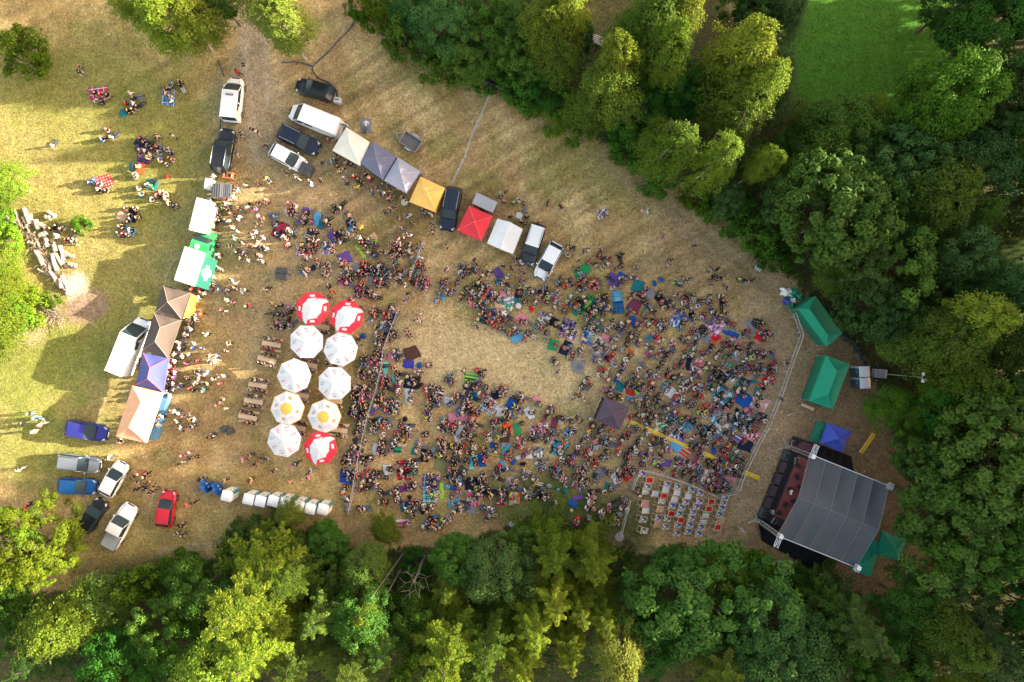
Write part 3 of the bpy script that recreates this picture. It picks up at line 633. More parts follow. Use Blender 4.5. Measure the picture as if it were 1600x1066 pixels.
    if kind == "pickup":
        g = MB(); bx0, bx1 = -L * .49, xb0 - .04; cm = bedcol or pm
        g.box(((bx0 + bx1) / 2, 0, hz + .10), (bx1 - bx0, W * .90, .12), BLKPL); g.box(((bx0 + bx1) / 2, 0, hz + .18), (bx1 - bx0 - .08, W * .86, .05), cm, bev=.02)
        for k in range(6): g.box((bx0 + .15 + (bx1 - bx0 - .3) * k / 5, 0, hz + .21), (.02, W * .8, .012), cm)
        g.build("bed_cover", root)
    for x in (L * .31, -L * .30):
        for s_ in (-1, 1):
            t = MB(); t.cyl((0, 0, 0), .33, .22, RUBBER, 18, axis='Y'); tw = t.build("wheel", root, (x, s_ * (W / 2 - .105), .33))
            q = MB(); q.cyl((0, s_ * .10, 0), .21, .03, RIM, 12, axis='Y'); q.build("rim", tw)
    for s_ in (-1, 1):
        g = MB(); g.add([(L * .485, s_ * W * .26, .64), (L * .455, s_ * W * .41, .64), (L * .41, s_ * W * .435, .76), (L * .45, s_ * W * .30, .76)], [(0, 1, 2, 3), (3, 2, 1, 0)], HEADL)
        g.box((L * .462, s_ * W * .335, .70), (.16, W * .12, .08), HEADL, rz=-s_ * .5, bev=.02); g.build("headlight", root)
        g = MB(); g.box((-L * .492, s_ * W * .42, .84), (.09, W * .10, .22 if not van else .5), TAILL, bev=.02); g.build("tail_light", root)
        g = MB(); g.box((xb1 - .18, s_ * (W * .5 + .06), bz + .04), (.13, .20, .13), pm if kind != "van" else BLKPL, bev=.03); g.build("wing_mirror", root)
    g = MB(); g.box((L * .5 + .095, 0, .5), (.012, .5, .11), PLATE); g.box((-L * .5 - .095, 0, .6), (.012, .5, .11), PLATE); g.build("number_plate", root)
    lm(short, px, py) if short else None
    return root
WHITE = paint("white", (.80, .81, .82), 0); BLACK = paint("black", (.012, .014, .018), .2); DNAVY = paint("dark_navy", (.012, .020, .045), .4)
SILV = paint("silver_grey", (.36, .38, .40), .7); BLUE = paint("blue", (.012, .10, .33), .3); VIOL = paint("violet_blue", (.035, .035, .27), .3); REDP = paint("red", (.55, .012, .03), .1)
CHAR = paint("charcoal", (.035, .038, .045), .5); WROOF = paint("white_roof", (.74, .76, .78), 0)
car(361, 153, 84, 4.75, 1.92, 1.86, "mpv", WHITE, "white people carrier with a grey light bar on its roof beside the gravel track", short="white people carrier on the track", lightbar=True, name="parked_van", cat="van")
car(346, 233, 80, 4.8, 1.95, 1.78, "suv", BLACK, "black off-road car with bright roof rails behind the white people carrier", rails=1, short="black off-road car")
car(491, 138, 164, 4.3, 1.8, 1.5, "hatch", BLACK, "glossy black hatchback beside the birch tree, its nose to the left", short="black hatchback by the birch")
car(489, 184, 158, 6.0, 2.05, 2.5, "van", WHITE, "tall white panel van with open rear door beside the cream gazebo", short="white van by the cream gazebo", name="parked_van", cat="van")
car(465, 217, -26, 4.7, 1.85, 1.5, "estate", DNAVY, "dark navy estate car between two white vehicles near the bins", rails=1, short="navy estate car")
car(448, 245, -29, 4.1, 1.78, 1.55, "hatch", WHITE, "white hatchback with grey wheelie bins in front of its nose", short="white hatchback by the bins")
car(703, 325, -101, 4.75, 1.92, 1.72, "suv", DNAVY, "black estate car parked between the yellow gazebo and the red gazebo", rails=1, short="black car beside the yellow gazebo")
car(832, 381, -108, 4.65, 1.88, 1.66, "suv", CHAR, "black sports utility car with a white roof beside the white gable tent", roof=WROOF, rails=2, short="white-roofed black car")
car(857, 407, -118, 4.2, 1.8, 1.5, "hatch", WHITE, "white compact car nosing into the seated crowd", short="white car at the crowd's edge")
car(131, 674, -11, 4.45, 1.85, 1.6, "hatch", VIOL, "violet-blue hatchback left of the salmon stall tent", short="violet-blue car")
car(120, 725, -8, 4.55, 1.83, 1.5, "estate", SILV, "silver grey estate car between the violet-blue and bright blue cars", rails=2, short="silver estate car")
car(117, 761, -4, 4.1, 1.8, 1.5, "hatch", BLUE, "bright blue hatchback below the silver estate car", short="bright blue car")
car(175, 750, 62, 4.0, 1.76, 1.5, "hatch", WHITE, "small white hatchback parked at a slant right of the bright blue car", short="small white slanted car")
car(142, 807, 58, 3.9, 1.74, 1.42, "hatch", BLACK, "small black hatchback beside the white pickup truck", short="small black car")
car(182, 825, 62, 5.3, 1.95, 1.78, "pickup", WHITE, "white double-cab pickup truck with a silver bed cover", bedcol=paint("silver_cover", (.50, .52, .54), .5), short="white pickup truck", name="pickup_truck", cat="pickup truck")
car(257, 797, 82, 4.0, 1.76, 1.5, "hatch", REDP, "small red hatchback standing alone above the bushes", short="red car")
vn = car(198, 541, 68, 6.3, 2.05, 2.6, "van", WHITE, "large white panel van parked behind the brown stall tents", short="large white van", name="parked_van", cat="van")
# open rear door and crates of the van by the cream gazebo
def thing_box(name, px, py, z, d, rz, m, label, cat, group=None, bev=.02, extra=None, z0=0):
    p = P(px, py, z); root = MB(); root.box((0, 0, z0 + d[2] / 2), d, m, bev=bev)
    if extra: extra(root)
    o = root.build(name, None, (p.x, p.y, 0), R(rz)); tag(o, label, cat, group); return o
LGREY = mat("light_grey_plastic", (.5, .51, .52), .6); DGREY = mat("dark_grey_plastic", (.055, .06, .068), .6, scale=3)
def door():
    p = P(533, 184, 1.2); r = empty("van_door", (p.x, p.y, 0), R(8), "open white rear door of the tall panel van", "door")
    return r
g = MB(); g.box((-3.42, -.62, 1.25), (.95, .06, 1.9), WHITE, bev=.02); g.box((-3.42, -.60, 1.75), (.5, .07, .5), GLASS)
van2 = [o for o in bpy.data.objects if o.get("label", "").startswith("tall white panel van")][0]; g.build("open_door", van2)

def genbox():
    def ex(b): b.box((0, .05, .72), (.5, .1, .03), DGREY); b.box((-.3, 0, .4), (.02, .4, .3), DGREY)
    thing_box("generator", 527, 157, .5, (.8, .62, .7), -10, LGREY, "boxy light grey generator behind the glossy black hatchback", "generator", extra=ex, bev=.05)
genbox()
def trailer():
    p = P(642, 222, .6); r = empty("trailer", (p.x, p.y, 0), R(-33), "small open grey trailer standing alone in the upper meadow", "trailer"); lm("open trailer", 642, 222)
    b = MB(); fl = mat("trailer_bed", (.13, .12, .12), .8, var=.3); gl = STEEL
    b.box((0, 0, .5), (2.1, 1.35, .05), fl); b.build("bed", r)
    b = MB()
    for s_ in (-1, 1): b.box((0, s_ * .69, .68), (2.18, .045, .36), gl); b.box((s_ * 1.07, 0, .68), (.045, 1.34, .36), gl)
    b.build("side_boards", r)
    b = MB(); b.tube([(-1.05, -.55, .45), (-2.0, 0, .45)], .035, gl); b.tube([(-1.05, .55, .45), (-2.0, 0, .45)], .035, gl); b.tube([(-1.9, 0, .45), (-2.35, 0, .45)], .045, gl); b.tube([(-1.75, 0, 0), (-1.75, 0, .6)], .03, gl); b.build("drawbar", r)
    for s_ in (-1, 1):
        t = MB(); t.cyl((0, 0, 0), .30, .18, RUBBER, 16, axis='Y'); wv = t.build("wheel", r, (.1, s_ * .86, .30)); q = MB(); q.cyl((0, s_ * .08, 0), .17, .04, RIM, 10, axis='Y'); q.build("rim", wv)
        m = MB(); m.add([(-.4, s_ * .76, .40), (-.25, s_ * .76, .68), (.1, s_ * .76, .74), (.45, s_ * .76, .68), (.6, s_ * .76, .40), (-.4, s_ * .98, .40), (-.25, s_ * .98, .68), (.1, s_ * .98, .74), (.45, s_ * .98, .68), (.6, s_ * .98, .40)],
                        [(0, 1, 6, 5), (1, 2, 7, 6), (2, 3, 8, 7), (3, 4, 9, 8)], gl); m.build("mudguard", r)
trailer()
def wheel_pair(r, xs, y, rad=.33):
    for x in xs:
        for s_ in (-1, 1):
            t = MB(); t.cyl((0, 0, 0), rad, .2, RUBBER, 16, axis='Y'); wv = t.build("wheel", r, (x, s_ * y, rad)); q = MB(); q.cyl((0, s_ * .09, 0), rad * .6, .04, RIM, 10, axis='Y'); q.build("rim", wv)
def box_trailer(px, py, rz, L, W, h0, h1, roofm, sidem, label, short, awning=None, name="box_trailer", cat="trailer"):
    p = P(px, py, h1); r = empty(name, (p.x, p.y, 0), R(rz), label, cat); lm(short, px, py)
    b = MB(); b.box((0, 0, (h0 + h1 - .04) / 2), (L, W, h1 - h0 - .04), sidem, bev=.03); b.build("body", r)
    b = MB(); b.box((0, 0, h1), (L + .06, W + .06, .08), roofm, bev=.03)
    for k in range(4): b.box((-L / 2 + L * (k + .7) / 4.4, 0, h1 + .045), (.04, W * .9, .015), roofm)
    b.build("roof", r)
    b = MB(); b.tube([(L / 2, -.4, .45), (L / 2 + 1.1, 0, .45), (L / 2, .4, .45)], .035, STEEL); b.tube([(L / 2 + 1.0, 0, .45), (L / 2 + 1.35, 0, .48)], .05, STEEL); b.build("drawbar", r)
    wheel_pair(r, (-.1,), W / 2 + .02, .3); return r
r = box_trailer(757.5, 317, -25, 2.45, 1.25, .45, 1.75, mat("trailer_tarp_grey", (.33, .34, .37), .7), mat("trailer_side_red", (.28, .06, .055), .6), "grey-topped box trailer with dark red sides behind the red gazebo", "grey box trailer")
KROOF = mat("cream_roof_sheet", (.82, .80, .74), .5, var=.05)
r = box_trailer(313, 337, 76, 3.55, 1.65, .4, 2.5, KROOF, mat("brown_panel", (.20, .17, .15), .6), "white-roofed food trailer with a serving hatch above the green food truck", "white food trailer")
b = MB(); b.box((.3, -1.15, 2.2), (1.9, .5, .05), KROOF, bev=.02); b.build("hatch", r); b = MB(); b.box((.3, -.95, 1.15), (2.4, .3, .06), WOOD); b.build("counter", r)
def grill():
    p = P(346, 298, 1.6); r = empty("smoker_grill", (p.x, p.y, 0), R(-4), "dark smoker grill under a ribbed lid between black off-road car and white trailer", "grill"); lm("smoker grill", 347, 297)
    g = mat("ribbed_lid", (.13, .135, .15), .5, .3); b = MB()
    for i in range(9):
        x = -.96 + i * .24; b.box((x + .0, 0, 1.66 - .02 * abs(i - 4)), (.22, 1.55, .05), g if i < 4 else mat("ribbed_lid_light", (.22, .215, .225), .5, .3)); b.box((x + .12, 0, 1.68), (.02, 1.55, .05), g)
    b.build("lid", r); b = MB(); b.box((0, 0, 1.1), (1.9, 1.3, .55), mat("soot_black", (.03, .028, .028), .8), bev=.1); b.build("firebox", r)
    b = MB(); b.box((1.05, 0, .95), (.22, 1.3, .06), mat("pale_shelf", (.62, .55, .42), .7)); b.box((-1.12, .3, 1.0), (.25, .9, .2), mat("dark_red_panel", (.25, .04, .04), .6)); b.build("shelf", r)
    for x in (-.8, .8):
        for y in (-.55, .55): b = MB(); b.tube([(x, y, 0), (x, y, .9)], .03, STEEL); b.build("leg", r)
grill()
def cbox(name, px, py, d, rz, m, label, cat, lid=None, group=None):
    p = P(px, py, d[2]); b = MB(); b.box((0, 0, d[2] / 2), (d[0], d[1], d[2]), m, bev=.04); b.box((0, 0, d[2] + .02), (d[0] * 1.02, d[1] * 1.02, .05), lid or m, bev=.02)
    return tag(b.build(name, None, (p.x, p.y, 0), R(rz)), label, cat, group)
cbox("storage_box", 325, 287, (.75, 1.2, .9), -8, mat("white_box", (.72, .71, .68), .6), "white upright storage box left of the dark smoker grill", "box")
def reel():
    p = P(357, 274, .8); r = empty("pump_frame", (p.x, p.y, 0), R(-8), "orange-framed machine with a grey motor above the dark smoker grill", "machine")
    o = mat("orange_frame", (.75, .20, .05), .5); b = MB()
    for y in (-.3, .3):
        b.tube([(-.55, y, .05), (-.55, y, .85), (.55, y, .85), (.55, y, .05)], .04, o); b.tube([(-.55, y, .3), (.55, y, .3)], .03, o)
    b.box((-.5, 0, .86), (.14, .7, .05), o); b.box((.5, 0, .86), (.14, .7, .05), o); b.build("frame", r)
    b = MB(); b.box((0, 0, .5), (.7, .5, .4), mat("motor_grey", (.35, .33, .32), .5, .4), bev=.08); b.cyl((.1, 0, .74), .16, .1, BLKPL); b.build("motor", r)
reel()
# green food truck
def food_truck():
    G = mat("truck_green", (.035, .36, .10), .35, coat=.5, var=.05); GD = mat("awning_green", (.03, .20, .135), .6, var=.06); Wh = mat("truck_roof_white", (.84, .84, .83), .5, var=.03, scale=2)
    a = R(72); c = P(296.5, 416.5, 2.9); r = empty("food_truck", (c.x, c.y, 0), a, "green food truck with white box roof and a raised green side awning", "food truck"); lm("green food truck", 305, 415)
    # +x = nose (up and a little right in the photo), -y = serving side (right)
    L, W = 3.75, 2.3
    b = MB(); b.box((0, 0, 1.65), (L, W, 2.42), G, bev=.05); b.build("box_body", r)
    b = MB(); b.box((0, 0, 2.9), (L + .04, W + .04, .09), Wh, bev=.04)
    b.box((-.75, .28, 2.96), (.62, .7, .05), mat("roof_vent_grey", (.42, .45, .50), .5), bev=.02); b.build("roof", r)
    b = MB(); b.smooth = True
    prof = [(0, 2.28), (.75, 2.32), (1.0, 2.22), (1.62, 1.35), (2.25, 1.12), (2.42, .85), (2.42, .38), (0, .38)]
    n = len(prof); Wc = 2.0
    wf = {0: 1, .75: 1, 1.0: .97, 1.62: .92, 2.25: .80, 2.42: .62}
    b.add([(L / 2 + x, s_ * Wc / 2 * wf[x], z) for s_ in (-1, 1) for (x, z) in prof], [tuple(range(n - 1, -1, -1)), tuple(range(n, 2 * n))] + [(i, (i + 1) % n, n + (i + 1) % n, n + i) for i in range(n)], G); b.build("cab", r, smooth=False)
    b = MB(); b.add([(L / 2 + 1.05, -.86, 2.20), (L / 2 + 1.63, -.86, 1.39), (L / 2 + 1.63, .86, 1.39), (L / 2 + 1.05, .86, 2.20)], [(0, 1, 2, 3)], GLASS, Matrix.Translation((.012, 0, .02))); b.build("windscreen", r)
    b = MB(); b.cyl((L / 2 + .42, .2, 2.335), .3, .02, mat("logo_white", (.8, .8, .78), .6), 8); b.build("roof_emblem", r)
    for s_ in (-1, 1):
        b = MB(); b.box((L / 2 + .75, s_ * (Wc / 2 + .012), 1.75), (.75, .02, .5), GLASS); b.build("side_window", r)
        b = MB(); b.box((L / 2 + 1.5, s_ * (Wc / 2 + .16), 1.7), (.1, .2, .34), BLKPL, bev=.02); b.build("wing_mirror", r)
        b = MB(); b.box((L / 2 + 2.43, s_ * .66, .72), (.05, .3, .2), HEADL); b.build("headlight", r)
    b = MB(); b.box((L / 2 + 2.5, 0, .45), (.14, 1.9, .2), mat("cream_bumper", (.7, .66, .5), .5)); b.build("bumper", r)
    # awning raised on the serving side, with a ring emblem and a slanting banner of letters
    aw = MB(); La, Wa = 3.35, 1.35; T = Matrix.Translation((-.15, -W / 2 - .02, 2.74)) @ Matrix.Rotation(R(8), 4, 'X')
    aw.box((0, -Wa / 2, 0), (La, Wa, .05), GD, M=T); Wt = mat("print_white", (.80, .80, .78), .7, var=.03)
    vs = []; n = 32
    for k in range(n):
        t = 2 * math.pi * k / n
        for rr in (.53, .36): vs.append((.0 + rr * math.cos(t) * 1.0, -Wa / 2 + rr * math.sin(t) * .95, .031))
    aw.add(vs, [(2 * k, 2 * k + 1, (2 * k + 3) % (2 * n), (2 * k + 2) % (2 * n)) for k in range(n)], Wt, T)
    gd = mat("print_dark", (.05, .05, .05), .7)
    aw.box((0, -Wa / 2, .033), (1.42, .34, .012), Wt, rz=R(6), M=T)
    # letter-like strokes on the banner (the wording is not legible in the photo)
    for k in range(6):
        x = -.44 + k * .175; aw.box((x, -Wa / 2 + .105 * x, .042), (.035, .20, .006), gd, M=T)
        aw.box((x + .05, -Wa / 2 + .105 * x + (.07 if k % 2 else -.07), .042), (.08, .03, .006), gd, M=T)
    for s_ in (-1, 1): aw.add([(s_ * .62, -Wa / 2 - .17 + .06 * s_, .036), (s_ * .86, -Wa / 2 - .2 + .1 * s_, .036), (s_ * .78, -Wa / 2 + .1 * s_, .036), (s_ * .88, -Wa / 2 + .2 + .1 * s_, .036), (s_ * .62, -Wa / 2 + .17 + .06 * s_, .036)], [(0, 1, 2, 3, 4), (4, 3, 2, 1, 0)], Wt, T)
    aw.build("awning", r)
    for x in (-1.6, 1.3):
        b = MB(); b.tube([(x, -W / 2, 1.9), (x, -W / 2 - 1.2, 2.55)], .02, STEEL); b.build("awning_strut", r)
    b = MB(); b.box((-.15, -W / 2 - .17, 1.25), (3.0, .34, .05), WOOD); b.build("counter", r)
    b = MB(); b.box((-.15, -W / 2 - .012, 1.9), (3.0, .02, 1.1), mat("hatch_interior", (.06, .05, .045), .9)); b.build("serving_hatch", r)
    wheel_pair(r, (L / 2 + 1.25, -1.0), 1.0, .38)
food_truck()
# ------------------------------------------------------------------ gazebos, stall tents, parasols
def cloth(name, c, rough=.8): return mat("cloth_" + name, c, rough, var=.13, scale=1.6, bump=.45)
def gazebo(corners, ez, az, m, label, short, ridge=None, walls=(), val=.28, name="gazebo", cat="gazebo", group="pop-up gazebos and stall tents", seam=None, wallm=None, sag=.10, legs=True, edge=None):
    """corners: pixel corners of the eaves (in order round); ridge: pixel points of the peak line"""
    cs = [P(x, y, ez) for x, y in corners]; cen = sum(cs, Vector()) / 4
    root = empty(name, (cen.x, cen.y, 0), 0, label, cat, group); cs = [c - Vector((cen.x, cen.y, 0)) for c in cs]
    mx, my = sum(c[0] for c in corners) / 4, sum(c[1] for c in corners) / 4
    if short: lm(short, mx, my)
    rp = [P(x, y, az) - Vector((cen.x, cen.y, 0)) for x, y in (ridge or [])]
    if not rp: rp = [Vector((0, 0, az))]
    b = MB(); b.smooth = False
    def panel(a, bb, t0, t1, n=8):
        def fn(u, v):
            lo = a.lerp(bb, u); hi = t0.lerp(t1, u); p = lo.lerp(hi, v)
            s_ = math.sin(math.pi * u) * math.sin(math.pi * min(1, v * 1.0)) * sag * (1 - .3 * v) + .03 * math.sin(u * 9 + a.x) * math.sin(v * 7) * (1 - v)
            return (p.x, p.y, p.z - s_ - .22 * v * (1 - v) * (az - ez))
        b.grid(fn, n, n, m)
    if len(rp) == 1:
        for i in range(4): panel(cs[i], cs[(i + 1) % 4], rp[0], rp[0])
    else:     # ridge runs between edge 0-1 and edge 2-3
        A, B = rp
        panel(cs[0], cs[1], A, A); panel(cs[1], cs[2], A, B); panel(cs[2], cs[3], B, B); panel(cs[3], cs[0], B, A)
    b.build("canopy", root, smooth=True)
    v = MB()
    for i in range(4):
        a, c = cs[i], cs[(i + 1) % 4]; n = 8; o = (a + c) * .5; o = Vector((o.x, o.y, 0)).normalized() * .012
        def fn(u, w_): p = a.lerp(c, u) + o; return (p.x, p.y, p.z + .01 - val * w_ * (1 + .12 * math.sin(u * 20)))
        v.grid(fn, n, 1, m)
    v.build("valance", root)
    if seam:
        g = MB()
        for i in range(4):
            t = rp[0] if len(rp) == 1 or i in (0, 1) else rp[1]; pts = []
            for k in range(7):
                f = k / 6; p = cs[i].lerp(t, f); pts.append((p.x, p.y, p.z - .22 * f * (1 - f) * (az - ez) + .015))
            g.tube(pts, .022, seam, 4)
        if len(rp) == 2: g.tube([rp[0] + Vector((0, 0, .01)), rp[1] + Vector((0, 0, .01))], .022, seam, 4)
        g.build("piping", root)
    if legs:
        for c in cs:
            g = MB(); q = c * .975; g.tube([(q.x, q.y, 0), (q.x, q.y, ez - .02)], .025, STEEL, 6); g.box((q.x, q.y, .02), (.16, .16, .03), STEEL); g.build("leg", root)
    for i in walls:
        a, c = cs[i] * .985, cs[(i + 1) % 4] * .985; g = MB()
        nrm = Vector((c.y - a.y, a.x - c.x, 0)).normalized()
        def fn(u, w_):
            p = a.lerp(c, u) + nrm * (.03 * math.sin(u * 26) * (1 - w_) * .8); return (p.x, p.y, .02 + (ez - .07) * w_)
        g.grid(fn, 24, 4, wallm or m); g.build("side_wall", root, smooth=True)
    return root
CREAM = cloth("cream", (.74, .71, .62)); SLATE = cloth("slate_grey", (.155, .16, .235)); LILAC = cloth("lilac_grey", (.36, .355, .44)); YEL = cloth("yellow", (.83, .50, .13))
REDC = cloth("red", (.66, .035, .055)); WHT = cloth("white", (.68, .70, .72)); BRN = cloth("brown", (.105, .078, .068)); BLUC = cloth("blue", (.070, .085, .27)); SAL = cloth("salmon", (.84, .44, .26))
PUR = cloth("dark_purple", (.085, .058, .090)); GRN = cloth("green", (.012, .27, .165)); GRND = cloth("green_wall", (.010, .14, .085)); BLU2 = cloth("royal_blue", (.045, .075, .42)); PINKP = mat("pink_piping", (.75, .12, .22), .7)
gazebo([(541, 199), (577.7, 222), (562, 259), (519.4, 235)], 2.1, 3.1, CREAM, "cream gazebo, topmost of the row along the upper edge of the crowd", "cream gazebo")
gazebo([(583, 221), (619.5, 245), (598, 281.5), (562, 254)], 2.1, 3.1, SLATE, "slate grey gazebo joined to a paler lilac one", "slate grey gazebo", seam=cloth("slate_seam", (.25, .25, .33)), walls=(0,))
gazebo([(621.3, 246), (657.5, 267.7), (634.7, 302), (600, 282)], 2.1, 3.1, LILAC, "pale lilac-grey gazebo between slate grey and yellow gazebos", "lilac-grey gazebo", seam=cloth("lilac_seam", (.5, .5, .58)), walls=(0,))
gazebo([(657, 276), (695, 293.7), (678.5, 331), (639.5, 315.3)], 2.1, 3.0, YEL, "warm yellow gazebo beside the black estate car", "yellow gazebo", walls=(1,))
gazebo([(733, 321.6), (770, 338), (752, 377), (714, 360)], 2.1, 3.1, REDC, "bright red gazebo in front of the grey-topped box trailer", "red gazebo", seam=cloth("red_seam", (.8, .2, .2)), walls=(3,))
def gable():
    ez, az = 2.1, 2.75; C = [P(777, 342, ez), P(816.6, 358, ez), P(801, 397, ez), P(761, 380, ez)]; R1, R2 = P(797, 347, az), P(782, 389.5, az); cen = sum(C, Vector()) / 4; o = Vector((cen.x, cen.y, 0))
    r = empty("party_tent", o, 0, "white gable-roofed party tent between the red gazebo and the parked cars", "tent", "pop-up gazebos and stall tents"); lm("white gable tent", 789, 369)
    C = [c - o for c in C]; R1 -= o; R2 -= o
    b = MB()
    def sl(a, c, t1, t0):
        def fn(u, v): p = a.lerp(c, u).lerp(t0.lerp(t1, u), v); return (p.x, p.y, p.z - .05 * abs(math.sin(u * math.pi * 3)) * math.sin(math.pi * v))
        b.grid(fn, 12, 5, WHT)
    sl(C[1], C[2], R2, R1); sl(C[3], C[0], R1, R2)
    b.add([C[0], C[1], R1], [(0, 1, 2)], WHT); b.add([C[2], C[3], R2], [(0, 1, 2)], WHT); b.build("roof", r, smooth=False)
    for a, c in ((C[1], C[2]), (C[3], C[0]), (C[2], C[3])):
        v = MB(); v.grid(lambda u, w_: ((a.lerp(c, u)).x * 1.01, (a.lerp(c, u)).y * 1.01, a.z - (.28 if (a, c) == (C[2], C[3]) else 2.0) * w_), 10, 2, WHT); v.build("valance" if (a, c) == (C[2], C[3]) else "side_wall", r)
    for c in C: g = MB(); g.tube([(c.x * .97, c.y * .97, 0), (c.x * .97, c.y * .97, ez)], .03, STEEL); g.build("leg", r)
gable()
BSEAM = cloth("brown_seam", (.36, .28, .23))
gazebo([(255.4, 446.5), (297.2, 457.7), (283.2, 498.5), (241.8, 488.7)], 2.2, 3.25, BRN, "upper brown stall tent, with an orange awning on its right side", "upper brown stall tent", seam=BSEAM)
gazebo([(241.2, 490), (282.6, 500), (261.7, 559), (221.7, 547.7)], 2.2, 3.25, BRN, "lower and larger brown stall tent next to the violet-blue one", "lower brown stall tent", ridge=[(250, 512), (242, 534)], seam=BSEAM)
gazebo([(223.5, 551.5), (263.3, 559.8), (254.2, 612.5), (212.3, 601.5)], 2.2, 3.2, BLUC, "violet-blue stall tent with pink piping", "violet-blue stall tent", ridge=[(234, 575), (230.5, 592)], seam=PINKP)
gazebo([(206.5, 603), (253.8, 614.2), (228, 692), (180.9, 682)], 2.3, 3.4, SAL, "long salmon-orange stall tent, lowest of the left row", "salmon stall tent", ridge=[(220, 629), (201, 668)])
def oawn():
    b = MB(); q = [P(298.5, 459.5, 2.15), P(309, 463.5, 1.9), P(301, 493, 1.9), P(286, 498, 2.15)]
    b.grid(lambda u, v: tuple((q[0].lerp(q[1], u)).lerp(q[3].lerp(q[2], u), v) - Vector((0, 0, .1 * math.sin(math.pi * u)))), 6, 8, cloth("orange", (.80, .36, .06)))
    tag(b.build("awning", smooth=True), "orange awning hanging off the upper brown stall tent", "awning")
oawn()
# counters and fascia along the serving side of the stalls
def counter(x0, y0, x1, y1, z, m, label, d=.55, h=.95, front=None):
    a, c = P(x0, y0, z), P(x1, y1, z); L = (c - a).length; ang = math.atan2((c - a).y, (c - a).x); mid = (a + c) / 2
    r = empty("stall_counter", (mid.x, mid.y, 0), ang, label, "counter", "serving counters along the stalls")
    b = MB(); b.box((0, 0, h), (L, d, .05), m); b.build("top", r); b = MB(); b.box((0, 0, h / 2 - .02), (L - .1, d - .1, h - .06), front or m); b.build("front", r)
counter(299, 500, 276, 556, .9, mat("counter_dark", (.05, .045, .045), .6), "dark serving counter in front of the lower brown stall tent")
counter(265.5, 562, 258, 610, .9, mat("counter_red", (.45, .07, .05), .6), "dark red serving counter in front of the violet-blue stall tent", front=mat("counter_blackred", (.1, .05, .05), .6))
counter(259, 616, 238, 686, .9, mat("counter_blue", (.10, .26, .46), .6), "blue serving counter along the salmon stall tent", d=.7)
counter(304, 463, 294, 494, .9, mat("counter_orange", (.55, .28, .08), .6), "orange-brown serving counter beside the upper brown stall tent")
# sound desk tent in the crowd
gazebo([(945.5, 621.5), (983.7, 636), (968.2, 672.5), (930, 657)], 2.3, 3.3, PUR, "dark purple sound-desk gazebo standing in the middle of the crowd", "purple gazebo", seam=cloth("purple_seam", (.17, .12, .17)), walls=(3,), wallm=cloth("black_wall", (.022, .022, .032)))
# green marquees
gazebo([(1247, 482), (1274, 462.5), (1317, 521), (1292.5, 541.5)], 2.3, 3.6, GRN, "upper green marquee, half hidden under the trees", "upper green marquee", ridge=[(1265, 483), (1294, 524)], walls=(3, 0, 2), wallm=GRND)
gazebo([(1291.3, 555.5), (1328, 569.5), (1301.6, 640), (1264.5, 627)], 2.3, 3.6, GRN, "lower green marquee beside the two portable toilets", "lower green marquee", ridge=[(1307.5, 580.5), (1294.5, 616)], walls=(3, 2), wallm=GRND, seam=cloth("green_seam", (.02, .33, .21)))
gazebo([(1293.5, 661), (1330, 674), (1316.7, 707), (1282.5, 693)], 2.3, 3.2, BLU2, "royal blue gazebo at the back corner of the stage", "royal blue gazebo", seam=cloth("blue_seam", (.06, .09, .5)))
gazebo([(1277, 657), (1292.8, 661), (1281.8, 693), (1265.5, 689)], 1.7, 1.8, GRND, "dark green canopy attached to the royal blue gazebo", "dark green canopy", val=.2, sag=.03)
gazebo([(1378, 829.5), (1416.7, 843), (1405, 878), (1371, 867)], 2.2, 3.2, GRN, "square green gazebo behind the far corner of the stage", "rear green gazebo", seam=cloth("green_seam", (.02, .33, .21)))
gazebo([(1352, 836), (1379, 850), (1360, 902), (1330, 890)], 2.0, 2.7, GRN, "green gazebo partly under the stage roof", "green gazebo under the stage roof", seam=cloth("green_seam", (.02, .33, .21)))

